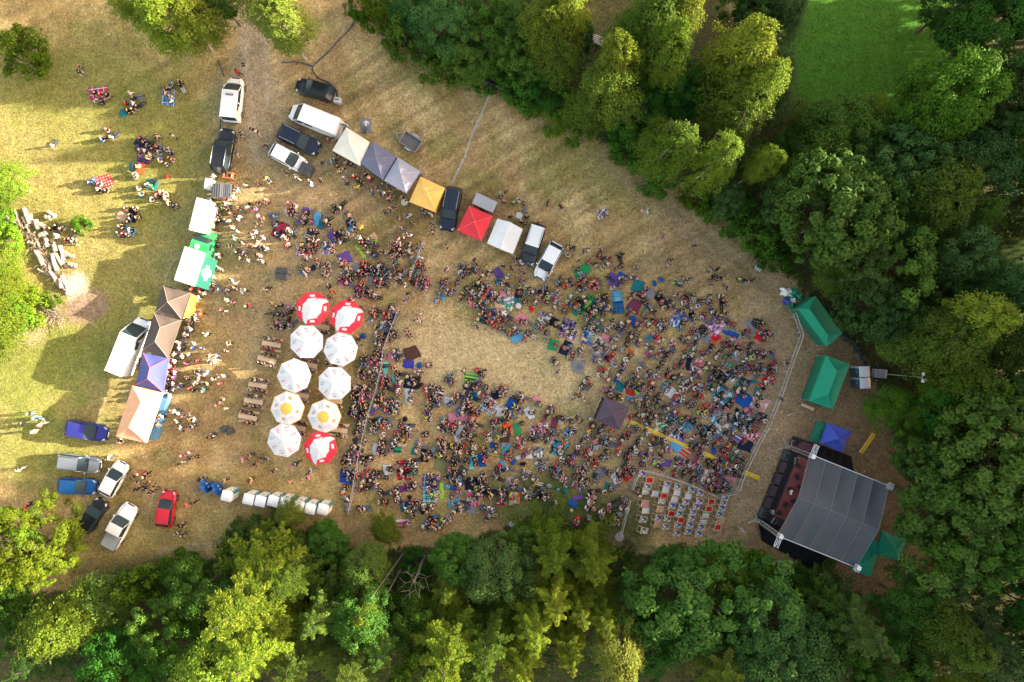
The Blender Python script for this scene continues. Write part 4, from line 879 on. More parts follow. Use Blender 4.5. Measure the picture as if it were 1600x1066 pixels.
# parasols
UW = mat("parasol_white", (.68, .69, .71), .8, var=.02, scale=2); UR = mat("parasol_red", (.72, .03, .055), .8, var=.04); UY = mat("parasol_yellow", (.85, .50, .09), .8, var=.04)
UPR = mat("print_red", (.72, .12, .18), .8, var=0); UPK = mat("print_dark_blue", (.10, .09, .17), .8, var=0); UPO = mat("print_orange", (.72, .36, .05), .8, var=0)
def parasol(px, py, kind, label, rot=0, rad=1.88):
    zc, ze = 3.05, 2.35; p = P(px, py, 2.6); r = empty("parasol", (p.x, p.y, 0), R(rot * 7 % 11), label, "parasol", "big round parasols over the beer tables")
    b = MB(); n = 8; A = [R(rot + 45 * k) for k in range(9)]
    def pt(k, u, f, dz=0):   # panel k, u across 0-1, f from tip 0 to rim 1
        a = Vector((math.cos(A[k]), math.sin(A[k]), 0)).lerp(Vector((math.cos(A[(k + 1) % 8]), math.sin(A[(k + 1) % 8]), 0)), u) * rad * f
        sg = .045 * math.sin(math.pi * u) * f
        return (a.x, a.y, zc - (zc - ze) * (f ** 1.12) - sg + dz)
    for k in range(8):
        for j in range(28):
            f0, f1 = j / 28, (j + 1) / 28; f = (f0 + f1) / 2
            for i in range(8):
                u = (i + .5) / 8
                if kind == "red":
                    edge = .62 + .05 * math.sin(k * 1.57 + u * 2.2) ; c = UW
                    if k in (0, 4): c = UR if f > edge + .28 * abs(u - (.0 if k == 0 else 1.)) and False else (UR if (f > .55 + .6 * u if k == 4 else f > .55 + .6 * (1 - u)) else UW)
                    else: c = UR if f > edge else UW
                elif kind == "yellow": c = UY if (f < .36 or f > .955) else UW
                else: c = UW
                b.add([pt(k, i / 8, f0), pt(k, (i + 1) / 8, f0), pt(k, (i + 1) / 8, f1), pt(k, i / 8, f1)], [(0, 3, 2, 1)], c)
        # printed marks
        def patch(u0, u1, f0, f1, m, dz=.012): b.add([pt(k, u0, f0, dz), pt(k, u1, f0, dz), pt(k, u1, f1, dz), pt(k, u0, f1, dz)], [(0, 3, 2, 1)], m)
        if kind == "red" and k in (1, 3, 5, 7):
            patch(.28, .72, .72, .86, UW)
            for q in range(4): patch(.34 + q * .09, .38 + q * .09, .76, .82, mat("print_faint_red", (.75, .42, .42), .8, var=0), .016)
        if kind == "white":
            if k % 2 == 0:
                patch(.42, .60, .56, .86, UPR); patch(.445, .575, .585, .835, mat("print_pale_red", (.80, .55, .56), .8, var=0), .016)
                for q in range(5): patch(.47, .54, .63 + q * .038, .645 + q * .038, UPR, .02)
            else:
                rs = random.Random(5)
                for q in range(26):
                    u, f = .30 + rs.random() * .38, .58 + rs.random() * .26; patch(u, u + .022 + rs.random() * .03, f, f + .012 + rs.random() * .025, UPK, .012 + q * .0004)
                patch(.60, .67, .78, .83, UPK, .020)
        if kind == "yellow":
            rs = random.Random(9)
            if k % 2:
                for q in range(6): patch(.30 + q * .068, .35 + q * .068, .58 + .01 * q, .72 + .01 * q, UPO, .012)
                patch(.28, .74, .64, .66, UPO, .016); patch(.34, .70, .75, .765, UPO, .016)
            else:
                for q in range(22):
                    u, f = .14 + rs.random() * .64, .55 + rs.random() * .34; patch(u, u + .02 + rs.random() * .03, f, f + .01 + rs.random() * .03, UPK, .012 + q * .0004)
    b.build("canopy", r, smooth=False)
    g = MB(); g.tube([(0, 0, 0), (0, 0, zc + .08)], .035, ALU, 8); g.build("pole", r)
    g = MB(); g.cyl((0, 0, .06), .4, .12, mat("concrete_base", (.35, .34, .32), .9), 14); g.build("base", r)
    for k in range(8):
        g = MB(); a = pt(k, 0, .08, -.02); c = pt(k, 0, .97, -.02); g.tube([a, c], .012, ALU, 4); g.build("rib", r)
    r.rotation_euler = (R((px * 7 % 5) - 2) * .9, R((py * 3 % 5) - 2) * .9, 0); lm(label.split(",")[0], px, py)
parasol(487, 481, "red", "upper left red and white parasol, touching another red one", 22)
parasol(540, 496, "red", "upper right red and white parasol, nearest the crowd", 15)
parasol(477, 533, "white", "white parasol below the upper left red one, in the left column", 22)
parasol(531, 546, "white", "white parasol directly below the upper right red one, in the right column", 8)
parasol(459, 587, "white", "left white parasol of the middle pair, above a yellow one", 2)
parasol(523, 600, "white", "right white parasol of the middle pair, above a yellow one", 22)
parasol(448, 639, "yellow", "left yellow-centred parasol, next to the beer tables", 5)
parasol(507, 650, "yellow", "right yellow-centred parasol, directly above the lowest red one", 0)
parasol(443, 689, "white", "lowest white parasol, left of the lowest red one", 10)
parasol(500, 702, "red", "lowest red and white parasol, beside the lowest white one", 32)

# beer tables with benches (people sit on them below)
TABLES = [(424, 538, -10), (417, 562, -16), (403, 602, -9), (396, 627, -9), (387, 652, -12)]
UNDER = [(481, 570, -12), (523, 562, -10), (468, 617, -12), (520, 626, -8), (463, 668, -12), (538, 518, -8), (500, 510, -10), (528, 672, -8)]
def beer_table(px, py, rz, label):
    p = P(px, py, .75); t = tag(empty("beer_table", (p.x, p.y, 0), R(rz)), label, "table", "beer tables")
    b = MB(); b.box((0, 0, .76), (2.1, .52, .035), WOOD, bev=.01); b.build("tabletop", t)
    for s_ in (-.75, .75):
        b = MB(); b.tube([(s_, -.22, 0), (s_, -.22, .74)], .02, STEEL); b.tube([(s_, .22, 0), (s_, .22, .74)], .02, STEEL); b.tube([(s_, -.22, .3), (s_, .22, .3)], .015, STEEL); b.build("trestle", t)
    for s_, w_ in ((1, "upper"), (-1, "lower")):
        q = Vector((p.x, p.y, 0)) + Matrix.Rotation(R(rz), 3, 'Z') @ Vector((.05, s_ * .62, 0))
        e = tag(empty("beer_bench", q, R(rz)), w_ + " bench of the " + label, "bench", "beer benches")
        b = MB(); b.box((0, 0, .46), (2.1, .26, .035), WOOD, bev=.01); b.build("seat", e)
        for x in (-.75, .75): b = MB(); b.tube([(x, -.1, 0), (x, -.1, .45)], .018, STEEL); b.tube([(x, .1, 0), (x, .1, .45)], .018, STEEL); b.build("leg", e)
for i, (x, y, a) in enumerate(TABLES): beer_table(x, y, a, ["topmost", "second", "third", "fourth", "lowest"][i] + " beer table in the column left of the parasols")
for i, (x, y, a) in enumerate(UNDER):
    beer_table(x, y, a, "beer table half under the " + ["white parasol of the upper left pair", "white parasol of the upper right pair", "left middle white parasol", "right middle white parasol", "left yellow-centred parasol", "upper right red parasol", "upper left red parasol", "right yellow-centred parasol"][i])
lm("beer tables", 405, 590)

# portable toilets
def toilet(px, py, rz, bodym, stripe, label, short=None, group="portable toilets in a row", roofm=None):
    p = P(px, py, 2.25); r = empty("portable_toilet", (p.x, p.y, 0), R(rz), label, "portable toilet", group); W_ = 1.08
    b = MB(); b.box((0, 0, 1.05), (W_, W_, 2.02), bodym, bev=.05)
    for s_ in (-1, 1):
        for k in range(4): b.box((s_ * (W_ / 2 + .01), -.38 + k * .25, 1.1), (.02, .06, 1.7), bodym)
    b.build("cabin", r)
    b = MB(); b.smooth = True
    b.grid(lambda u, v: ((u - .5) * (W_ + .08), (v - .5) * (W_ + .08), 2.08 + .17 * (1 - abs(2 * v - 1) ** 2.4) * (1 - .35 * abs(2 * u - 1) ** 4)), 8, 10, roofm or mat("translucent_white", (.74, .77, .80), .5, var=.04)); b.build("roof", r)
    b = MB(); b.box((0, W_ / 2 + .018, 1.02), (W_ * .74, .03, 1.86), bodym, bev=.01); b.box((0, W_ / 2 + .04, 1.5), (.3, .012, .22), mat("door_sign", (.25, .27, .3), .6)); d = b.build("door", r)
    b = MB(); b.box((.3, W_ / 2 + .05, 1.0), (.05, .04, .14), BLKPL); b.build("handle", d)
    b = MB(); b.box((W_ / 2 - .10, W_ / 2 + .03, 1.05), (.16, .05, 2.0), stripe); b.box((W_ / 2 + .026, W_ / 2 - .12, 1.05), (.05, .22, 2.0), stripe); b.build("corner_panel", r)
    if short: lm(short, px, py)
TW = mat("toilet_white", (.76, .75, .72), .6, var=.04); TT = mat("toilet_teal", (.01, .22, .26), .6)
for i, (x, y) in enumerate([(353.5, 776), (387.5, 781), (406, 784), (426, 784), (445, 787), (466, 792), (484, 796), (504, 797)]):
    toilet(x, y, -14, TW, TT, ["lone white portable toilet, standing apart to the right of the blue urinals", "first portable toilet of the close row, its left end", "second portable toilet from the left end of the close row", "third portable toilet from the left end of the close row",
           "portable toilet mostly hidden behind the small tree", "portable toilet just right of the small tree", "second to last portable toilet at the right end of the row", "last portable toilet, at the right end of the row"][i])
lm("row of portable toilets", 440, 785); lm("lone portable toilet", 356, 773)
TN = mat("toilet_navy", (.045, .10, .16), .6)
toilet(1352, 581, 92, TN, mat("toilet_grey", (.5, .52, .54), .6), "upper navy portable toilet beside the lower green marquee", "navy portable toilets", "navy portable toilets", mat("toilet_roof_grey", (.55, .56, .60), .5))
toilet(1353, 599, 92, TN, mat("toilet_grey", (.5, .52, .54), .6), "lower navy portable toilet beside the lower green marquee", None, "navy portable toilets", mat("toilet_roof_grey", (.55, .56, .60), .5))
def urinal(px, py, label):
    p = P(px, py, 1.6); U = mat("urinal_blue", (.015, .12, .42), .5); r = empty("urinal", (p.x, p.y, 0), R(-13), label, "urinal", "blue four-place urinals")
    b = MB(); b.box((0, 0, .95), (.34, .34, 1.9), U, bev=.05)
    for a in range(4):
        M = Matrix.Rotation(a * math.pi / 2 + math.pi / 4, 4, 'Z'); b.box((.42, 0, .85), (.62, .06, 1.7), U, M=M)
    b.build("body", r)
    for a in range(4):
        M = Matrix.Rotation(a * math.pi / 2, 4, 'Z'); b = MB(); b.box((.34, 0, .62), (.3, .36, .34), U, M=M, bev=.05); b.box((.30, 0, .80), (.18, .24, .02), mat("urinal_bowl", (.6, .62, .62), .4), M=M); b.build("bowl", r)
urinal(316.5, 762, "left blue urinal of the pair beside the lone portable toilet"); urinal(335, 766, "right blue urinal of the pair beside the lone portable toilet"); lm("blue urinals", 326, 764)
# ------------------------------------------------------------------ the stage
def stage():
    ang = math.atan2(P(1182, 811).y - P(1228, 697).y, P(1182, 811).x - P(1228, 697).x) + math.pi / 2
    A, B = P(1182, 811), P(1228, 697); O = (A + B) / 2; W = (B - A).length; D = 8.5
    r = empty("stage", (O.x, O.y, 0), ang, "black festival stage under a grey ridged roof on four lattice towers", "stage"); lm("stage", 1290, 790)
    blk = mat("stage_black", (.014, .014, .017), .85, var=.3, scale=2); dk = mat("stage_deck", (.045, .030, .034), .7, var=.35, scale=3)
    b = MB(); b.box((D / 2 + .35, 0, .55), (D - .2, W - .3, 1.1), blk); b.build("skirt", r)
    b = MB()
    for i in range(5):
        for j in range(4): b.box((1.05 + i * 1.62 + .8, -W / 2 + .35 + (j + .5) * (W - .7) / 4, 1.13), (1.6, (W - .7) / 4 - .025, .05), dk)
    b.build("deck", r)
    red_lit = mat("red_carpet", (.26, .070, .070), .9, var=.3, scale=3, bump=.2); b = MB()  # red stage lighting put into the colour of thin panels on the deck
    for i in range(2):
        for j in range(4): b.box((1.62 + i * .86, -W / 2 + 1.15 + (j + .5) * 1.78, 1.165), (.845, 1.76, .02), red_lit)
    b.build("red_lit_panels", r)
    roof = mat("roof_sheet_grey", (.062, .068, .078), .62, var=.2, scale=1.2, bump=.15); ez, rz_ = 6.35, 7.55
    b = MB(); b.smooth = False; x0, x1 = -.15, D + .05; hw = W / 2 + .1
    nb = 5
    def rf(u, v):
        x = x0 + (x1 - x0) * u; t = 2 * v - 1; z = ez + (rz_ - ez) * (1 - abs(t)) ** .93
        s_ = abs(math.sin(math.pi * u * nb)); z -= .34 * s_ * math.sin(math.pi * min(1, (1 - abs(t)) * 1.0 + .12)) * .9
        return (x, t * hw, z)
    b.grid(rf, 40, 24, roof); ro = b.build("roof", r, smooth=True)
    b = MB()
    for k in range(nb + 1):
        pts = [rf(k / nb, v / 8) for v in range(9)]; b.tube([(p[0], p[1], p[2] + .02) for p in pts], .03, mat("roof_seam", (.15, .16, .18), .6), 4)
    b.tube([(x0, 0, rz_ + .03), (x1, 0, rz_ + .03)], .035, mat("roof_seam", (.15, .16, .18), .6), 4)
    for s_ in (-1, 1): b.tube([(x0, s_ * hw, ez), (x1, s_ * hw, ez)], .05, ALU, 6)
    b.build("seams", ro)
    def truss(bm, a, c, s=.32, m=ALU, step=.45, r1=.028):
        a, c = Vector(a), Vector(c); d = (c - a).normalized(); u = d.cross(Vector((0, 0, 1)) if abs(d.z) < .9 else Vector((1, 0, 0))).normalized() * s / 2; v = d.cross(u).normalized() * s / 2
        ch = [u + v, u - v, -u - v, -u + v]; n = max(2, int((c - a).length / step))
        for q in ch: bm.tube([a + q, c + q], r1, m, 4)
        for k in range(n):
            for i in range(4):
                p0 = a.lerp(c, k / n) + ch[i if k % 2 else (i + 1) % 4]; p1 = a.lerp(c, (k + 1) / n) + ch[(i + 1) % 4 if k % 2 else i]; bm.tube([p0, p1], r1 * .6, m, 3, caps=False)
    for (x, y) in ((0, W / 2), (0, -W / 2), (D, W / 2), (D, -W / 2)):
        b = MB(); truss(b, (x, y, .1), (x, y, 7.0), .36); b.box((x, y, 6.55), (.52, .52, .12), ALU); b.box((x, y, 7.0), (.42, .42, .10), ALU)
        for q in ((.5, .5), (-.5, .5), (.5, -.5), (-.5, -.5)): b.tube([(x, y, 1.0), (x + q[0] * 1.5, y + q[1] * 1.5, .06)], .025, ALU, 4); b.tube([(x, y, .1), (x + q[0] * 1.5, y + q[1] * 1.5, .06)], .025, ALU, 4)
        truss(b, (x - .0, y + (1 if y > 0 else -1) * .3, 6.75), (x - .0, y + (1 if y > 0 else -1) * (1.25 if x == 0 else .45), 6.75), .34); b.build("tower", r)
    b = MB(); truss(b, (1.3, -W / 2, 5.7), (1.3, W / 2, 5.7), .34); b.build("front_truss", r)
    b = MB(); b.grid(lambda u, v: (3.35 + .05 * math.sin(v * 40), (v - .5) * (W - .4), 1.15 + 4.9 * u), 4, 40, blk); b.build("backdrop", r)
    sp = mat("speaker_black", (.03, .024, .03), .7, var=.2); spt = mat("speaker_top", (.075, .045, .065), .75, var=.2)
    for k in range(4):
        b = MB(); b.box((.42, -2.35 + 1.42 * k + .18, .5), (1.05, 1.26, 1.0), sp, bev=.04); b.box((.42, -2.35 + 1.42 * k + .18, 1.01), (.98, 1.18, .03), spt); b.box((-.12, -2.35 + 1.42 * k + .18, .5), (.03, 1.1, .85), sp)
        p = r.matrix_basis @ Vector((0, 0, 0)); o = b.build("bass_speaker", None, r.location, ang); tag(o, ["lowest", "second lowest", "second highest", "highest"][k] + " bass speaker of the row along the stage front", "speaker", "bass speakers along the stage front")
    for s_, y, lab in ((1, W / 2 - 1.0, "upper"), (-1, -W / 2 + .95, "lower")):
        b = MB(); b.box((.42, y, .46), (1.1, 1.15, .92), mat("case_grey", (.05, .055, .065), .7), bev=.05); b.box((.42, y, .95), (.8, .5, .05), BLKPL)
        tag(b.build("flight_case", None, r.location, ang), "dark grey flight case at the " + lab + " end of the bass speakers", "case")
    def wedge(x, y, a, lab, z=1.16):
        b = MB(); b.add([(-.3, -.35, 0), (.3, -.35, 0), (.3, .35, 0), (-.3, .35, 0), (-.3, -.35, .42), (-.05, -.35, .42), (-.05, .35, .42), (-.3, .35, .42)], [(3, 2, 1, 0), (4, 5, 6, 7), (0, 1, 5, 4), (2, 3, 7, 6), (3, 0, 4, 7), (1, 2, 6, 5)], sp)
        b.tube([(-.3, -.35, .43), (.3, -.35, .02), (.3, .35, .02), (-.3, .35, .43)], .022, mat("wedge_edge_white", (.6, .6, .62), .6), 4, closed=True)
        p = r.location + Matrix.Rotation(ang, 3, 'Z') @ Vector((x, y, z)); tag(b.build("stage_monitor", None, p, ang + a), lab, "speaker")
    wedge(1.15, 3.3, .3, "white-edged monitor speaker at the upper front corner of the deck"); wedge(1.35, -3.75, -.2, "white-edged monitor speaker at the lower front corner of the deck")
    wedge(.2, W / 2 + .55, .2, "white-edged speaker outside the upper front tower", .9)
    for i, (x, y) in enumerate([(1.7, -1.6), (1.6, .1), (1.75, 1.7), (1.5, 2.9), (2.5, .8), (2.45, -.9), (1.45, -2.7)]):
        b = MB(); b.box((0, 0, .17), (.35, .55, .34), sp, bev=.03); p = r.location + Matrix.Rotation(ang, 3, 'Z') @ Vector((x, y, 1.18))
        tag(b.build("amplifier", None, p, ang + i * .4), "small black amplifier box on the red-lit stage deck", "amplifier", "amplifiers on the stage deck")
    # side platforms and dark sheets hung over them
    sh = mat("black_sheet", (.014, .015, .020), 1.0, var=.25, scale=1.5, bump=.5, spec=.02)
    def sheet(pts, zs, lab, folds):
        q = [P(x, y, z) for (x, y), z in zip(pts, zs)]; b = MB()
        def fn(u, v): p = q[0].lerp(q[1], u).lerp(q[3].lerp(q[2], u), v); return (p.x, p.y, max(.10, p.z + .09 * math.sin(u * folds + v * 3) * math.sin(math.pi * min(.95, .1 + v))))
        b.grid(fn, 40, 8, sh); tag(b.build("dark_sheet", smooth=True), lab, "sheet")
    sheet([(1192, 812), (1318, 868), (1282, 897), (1190, 845)], [1.2, 1.6, .05, .05], "large black sheet draped from the lower side of the stage to the ground", 46)
    sheet([(1190, 845), (1183, 806), (1200, 812), (1215, 850)], [.05, .8, 1.2, 1.0], "black sheet over the lower front corner of the stage", 9)
    sheet([(1278, 694), (1330, 713), (1334, 742), (1268, 712)], [1.0, .3, 1.5, 1.5], "black sheet draped from the upper side of the stage", 30)
    b = MB(); b.box((1.7, W / 2 + .75, .55), (2.9, 1.2, .9), blk); pk = mat("pink_bars", (.42, .16, .24), .6, .2)
    for k in range(6): b.tube([(.45 + k * .12, W / 2 + .25 + k * .17, 1.05), (2.9, W / 2 + .3 + k * .17, 1.12)], .03, pk, 4)
    b.build("side_platform", r)
stage()
def truss_on_ground(x0, y0, x1, y1, label):
    a, c = P(x0, y0, .2), P(x1, y1, .2); b = MB(); d = c - a; n = max(2, int(d.length / .45)); u = Vector((-d.y, d.x, 0)).normalized() * .17
    for s_ in (-1, 1):
        for z in (.05, .38): b.tube([a + u * s_ + Vector((0, 0, z - .2)), c + u * s_ + Vector((0, 0, z - .2))], .03, ALU, 5)
    for k in range(n):
        for z in (-.15, .18):
            s_ = 1 if k % 2 else -1; b.tube([a.lerp(c, k / n) + u * s_ + Vector((0, 0, z)), a.lerp(c, (k + 1) / n) - u * s_ + Vector((0, 0, z))], .018, ALU, 4)
            b.tube([a.lerp(c, k / n) + u + Vector((0, 0, z)), a.lerp(c, k / n) - u + Vector((0, 0, z))], .018, ALU, 4)
    tag(b.build("truss_section"), label, "truss", "spare truss sections behind the stage")
truss_on_ground(1219, 890, 1266, 908, "long lattice truss section lying on the ground below the stage"); truss_on_ground(1217, 879, 1228, 884, "short lattice truss piece lying above the long one")
def light_mast():
    p = P(1376, 584, 1.0); r = empty("light_tower", (p.x, p.y, 0), R(-5), "grey mobile light tower with a tall mast beside the navy portable toilets", "light tower"); lm("light tower", 1376, 584)
    b = MB(); b.box((0, 0, .75), (1.3, .95, .8), mat("generator_case", (.42, .43, .45), .6), bev=.05)
    for k in range(5): b.box((-.45 + k * .2, 0, 1.16), (.05, .8, .02), mat("vent_dark", (.08, .08, .09), .7))
    b.build("generator_case", r); wheel_pair(r, (0,), .56, .28)
    b = MB(); b.tube([(.75, 0, .4), (.75, 0, 4.0)], .06, STEEL, 6); b.tube([(.75, 0, 3.9), (.75, 0, 7.4)], .04, STEEL, 6); b.build("mast", r)
    b = MB(); b.tube([(.75, -.5, 7.4), (.75, .5, 7.4)], .03, STEEL, 5)
    for y in (-.35, .35): b.box((.78, y, 7.5), (.18, .34, .26), LGREY, bev=.03)
    b.build("lamp_head", r)
    b = MB(); 
    for s_ in (-1, 1): b.tube([(0, s_ * .5, .4), (0, s_ * 1.2, .05)], .03, STEEL, 5)
    b.build("outriggers", r)
light_mast()
# crowd barriers: every panel is a thing
def barrier(a, c, label, group):
    mid = (a + c) / 2; L = (c - a).length; r = empty("crowd_barrier", (mid.x, mid.y, 0), math.atan2((c - a).y, (c - a).x), label, "barrier", group)
    b = MB(); h = 1.08; l = L / 2 - .03
    b.tube([(-l, 0, .22), (-l, 0, h - .06), (-l + .06, 0, h), (l - .06, 0, h), (l, 0, h - .06), (l, 0, .22)], .028, BARM, 5, closed=True); b.build("frame", r)
    b = MB(); n = int(L / .14)
    for k in range(1, n): b.tube([(-l + 2 * l * k / n, 0, .22), (-l + 2 * l * k / n, 0, h)], .007, BARM, 3, caps=False)
    b.build("bars", r)
    for x in (-l + .35, l - .35): b = MB(); b.tube([(x, -.3, .03), (x, 0, .24), (x, .3, .03)], .02, BARM, 5); b.build("foot", r)
BARM = mat("barrier_steel", (.55, .56, .60), .45, .35, var=.1)
def barrier_line(pts, group, lab, z=.55, plen=2.3):
    k = 0; tot = sum(math.hypot(b[0] - a[0], b[1] - a[1]) for a, b in zip(pts[:-1], pts[1:])); segs = []
    for (x0, y0), (x1, y1) in zip(pts[:-1], pts[1:]):
        a, c = P(x0, y0, z), P(x1, y1, z); n = max(1, round((c - a).length / plen))
        for i in range(n): segs.append((a.lerp(c, i / n), a.lerp(c, (i + 1) / n)))
    N = len(segs); ordn = ["first", "second", "third", "fourth", "fifth", "sixth", "seventh", "eighth", "ninth", "tenth", "eleventh", "twelfth", "thirteenth", "fourteenth", "fifteenth"]
    for i, (a, c) in enumerate(segs):
        d = (c - a); a2 = a + d * .008; c2 = c - d * .008
        barrier(Vector((a2.x, a2.y, 0)), Vector((c2.x, c2.y, 0)), "crowd barrier, " + (ordn[i] if N > 1 else "only one") + " from the " + lab, group)
barrier_line([(1241, 489), (1253, 524), (1239, 562), (1222, 612), (1205, 655)], "barriers between crowd and stage", "upper end of the fence by the marquees")
barrier_line([(1205, 657), (1182, 700), (1164, 737), (1153, 768)], "barriers between crowd and stage", "upper end of the fence facing the stage front")
barrier_line([(1153, 770), (1121, 776)], "barriers at the deckchair corner", "right end of the short fence above the deckchairs")
barrier_line([(1120, 776), (1080, 758), (1040, 744), (1001, 734)], "barriers above the deckchairs", "right end of the fence above the deckchairs")
barrier_line([(998, 737), (988, 765)], "barriers left of the deckchairs", "upper end of the fence left of the deckchairs", plen=2.1)
barrier_line([(985, 780), (977, 808), (970, 838)], "barriers left of the deckchairs", "gap in the fence left of the deckchairs", plen=2.1)
barrier_line([(765, 150), (735, 218), (726, 248), (704, 291)], "barriers across the upper meadow", "upper end of the fence across the upper meadow")
barrier_line([(663, 376), (641, 435)], "barriers near the standing group", "upper end of the short fence inside the crowd", plen=2.2)
barrier_line([(625, 480), (610, 517)], "barriers beside the parasols", "upper end of the first stretch right of the parasols", plen=2.4)
barrier_line([(610, 518), (599, 548), (597, 572), (588, 610), (576, 645)], "barriers beside the parasols", "upper end of the middle stretch right of the parasols")
barrier_line([(576, 646), (568, 680), (558, 730), (545, 803)], "barriers beside the parasols", "upper end of the lowest stretch right of the parasols")
lm("fence beside the parasols", 590, 600); lm("fence facing the stage", 1185, 700); lm("fence above the deckchairs", 1060, 752); lm("barrier in the upper meadow", 735, 220)
# yellow cable ramps
YC = mat("cable_ramp_yellow", (.78, .52, .05), .6, var=.08)
def ramp_(x0, y0, x1, y1, label):
    a, c = P(x0, y0, .05), P(x1, y1, .05); L = (c - a).length; mid = (a + c) / 2; n = max(1, round(L / .9)); b = MB()
    for k in range(n):
        x = -L / 2 + L * (k + .5) / n; l = L / n / 2 - .008
        b.add([(x - l, -.25, 0), (x + l, -.25, 0), (x + l, -.12, .07), (x - l, -.12, .07), (x - l, .12, .07), (x + l, .12, .07), (x + l, .25, 0), (x - l, .25, 0)], [(0, 1, 2, 3), (3, 2, 5, 4), (4, 5, 6, 7)], YC)
        b.box((x, 0, .073), (2 * l * .9, .03, .006), BLKPL)
    tag(b.build("cable_ramp", None, (mid.x, mid.y, .01), math.atan2((c - a).y, (c - a).x)), label, "cable ramp", "yellow cable ramps")
ramp_(984, 659, 1076, 699, "long yellow cable ramp running from the purple gazebo into the crowd"); ramp_(1098, 708, 1119, 718, "short yellow cable ramp surrounded by the crowd"); ramp_(1161, 737, 1187, 748, "yellow cable ramp between the stage fence and the stage")
ramp_(1366, 678, 1345, 708, "yellow cable ramp alone on bare ground behind the royal blue gazebo"); ramp_(1148, 729, 1155, 734, "very short yellow cable ramp piece inside the crowd by the stage fence")
lm("yellow cable ramp", 1030, 679)
PAL = dict(k="17171b", n="1c2540", b="1a55a8", c="5fa8cf", t="157a80", g="2a9a5c", l="a5d84a", y="e3cb4c", o="e8622c", r="cf1f30", p="e08a9a", m="bb2a78", v="6d4f9e", w="e4e2e4", e="8b8d96", d="474950", f="55382e", z="d3ab8a", s="b9b29a")
CNAME = dict(k="black", n="navy", b="blue", c="light blue", t="teal", g="green", l="lime green", y="yellow", o="orange", r="red", p="pink", m="magenta", v="purple", w="white", e="grey", d="dark grey", f="brown", z="beige")
PALL = {k: tuple(x * .95 for x in hexc(v)) for k, v in PAL.items()}
# ------------------------------------------------------------------ picnic blankets, mats, bags and chairs
def pattern_mat(name, c1, c2, c3, kind, sc_=1.0):
    if name in MATS: return MATS[name]
    m = bpy.data.materials.new(name); m.use_nodes = True; n = m.node_tree; L = n.links; b = n.nodes["Principled BSDF"]; b.inputs["Roughness"].default_value = .92
    tc = n.nodes.new("ShaderNodeTexCoord"); sep = n.nodes.new("ShaderNodeSeparateXYZ"); L.new(tc.outputs["Object"], sep.inputs[0])
    def band(axis, fr, th):
        a = n.nodes.new("ShaderNodeMath"); a.operation = 'MULTIPLY'; a.inputs[1].default_value = fr * sc_; L.new(sep.outputs[axis], a.inputs[0])
        f = n.nodes.new("ShaderNodeMath"); f.operation = 'FRACT'; L.new(a.outputs[0], f.inputs[0])
        g = n.nodes.new("ShaderNodeMath"); g.operation = 'GREATER_THAN'; g.inputs[1].default_value = th; L.new(f.outputs[0], g.inputs[0]); return g.outputs[0]
    def mx(f, a, c):
        x = n.nodes.new("ShaderNodeMix"); x.data_type = 'RGBA'; L.new(f, x.inputs[0])
        if isinstance(a, tuple): x.inputs[6].default_value = (*a, 1)
        else: L.new(a, x.inputs[6])
        x.inputs[7].default_value = (*c, 1); return x.outputs[2]
    if kind == "P":
        o = mx(band(0, 3.2, .55), c1, c2); o2 = n.nodes.new("ShaderNodeMix"); o2.data_type = 'RGBA'; h = band(1, 3.2, .55)
        L.new(h, o2.inputs[0]); L.new(o, o2.inputs[6]); o2.inputs[7].default_value = (*c2, 1); x = mx(band(0, 1.6, .9), o2.outputs[2], c3); o = mx(band(1, 1.6, .9), x, c3)
    elif kind == "S": o = mx(band(1, 2.4, .5), c1, c2); o = mx(band(1, 1.2, .82), o, c3)
    else:
        v = n.nodes.new("ShaderNodeTexVoronoi"); v.inputs["Scale"].default_value = 4.2 * sc_; L.new(tc.outputs["Object"], v.inputs["Vector"])
        s2 = n.nodes.new("ShaderNodeSeparateColor"); L.new(v.outputs["Color"], s2.inputs[0])
        g = n.nodes.new("ShaderNodeMath"); g.operation = 'GREATER_THAN'; g.inputs[1].default_value = .55; L.new(s2.outputs[0], g.inputs[0]); o = mx(g.outputs[0], c1, c2)
        g = n.nodes.new("ShaderNodeMath"); g.operation = 'GREATER_THAN'; g.inputs[1].default_value = .72; L.new(s2.outputs[1], g.inputs[0]); o = mx(g.outputs[0], o, c3)
    L.new(o, b.inputs["Base Color"]); MATS[name] = m; return m
CN2 = dict(CNAME, a="aqua", i="indigo", u="burgundy", q="olive")
PALL2 = dict({k: tuple(x * .8 for x in hexc(v)) for k, v in PAL.items()}, a=hexc("6fc9c4"), i=hexc("34379c"), u=hexc("6d2f48"), q=hexc("77724a"))
def bl_mat(code):
    c = code[0]; k = code[1] if len(code) > 1 else ""
    if not k: return mat("blanket_" + CN2[c].replace(" ", "_"), PALL2[c], .93, var=.10, scale=2.5, bump=.35), "plain " + CN2[c]
    c2 = code[2] if len(code) > 2 else "w"; c3 = code[3] if len(code) > 3 else "k"
    return pattern_mat("blanket_%s_%s_%s_%s" % (CN2[c].replace(" ", "_"), dict(P="plaid", S="striped", F="flowered")[k], CN2[c2].replace(" ", "_"), CN2[c3].replace(" ", "_")), PALL2[c], PALL2[c2], PALL2[c3], k), CN2[c] + " and " + CN2[c2] + dict(P=" plaid", S=" striped", F=" patterned")[k]
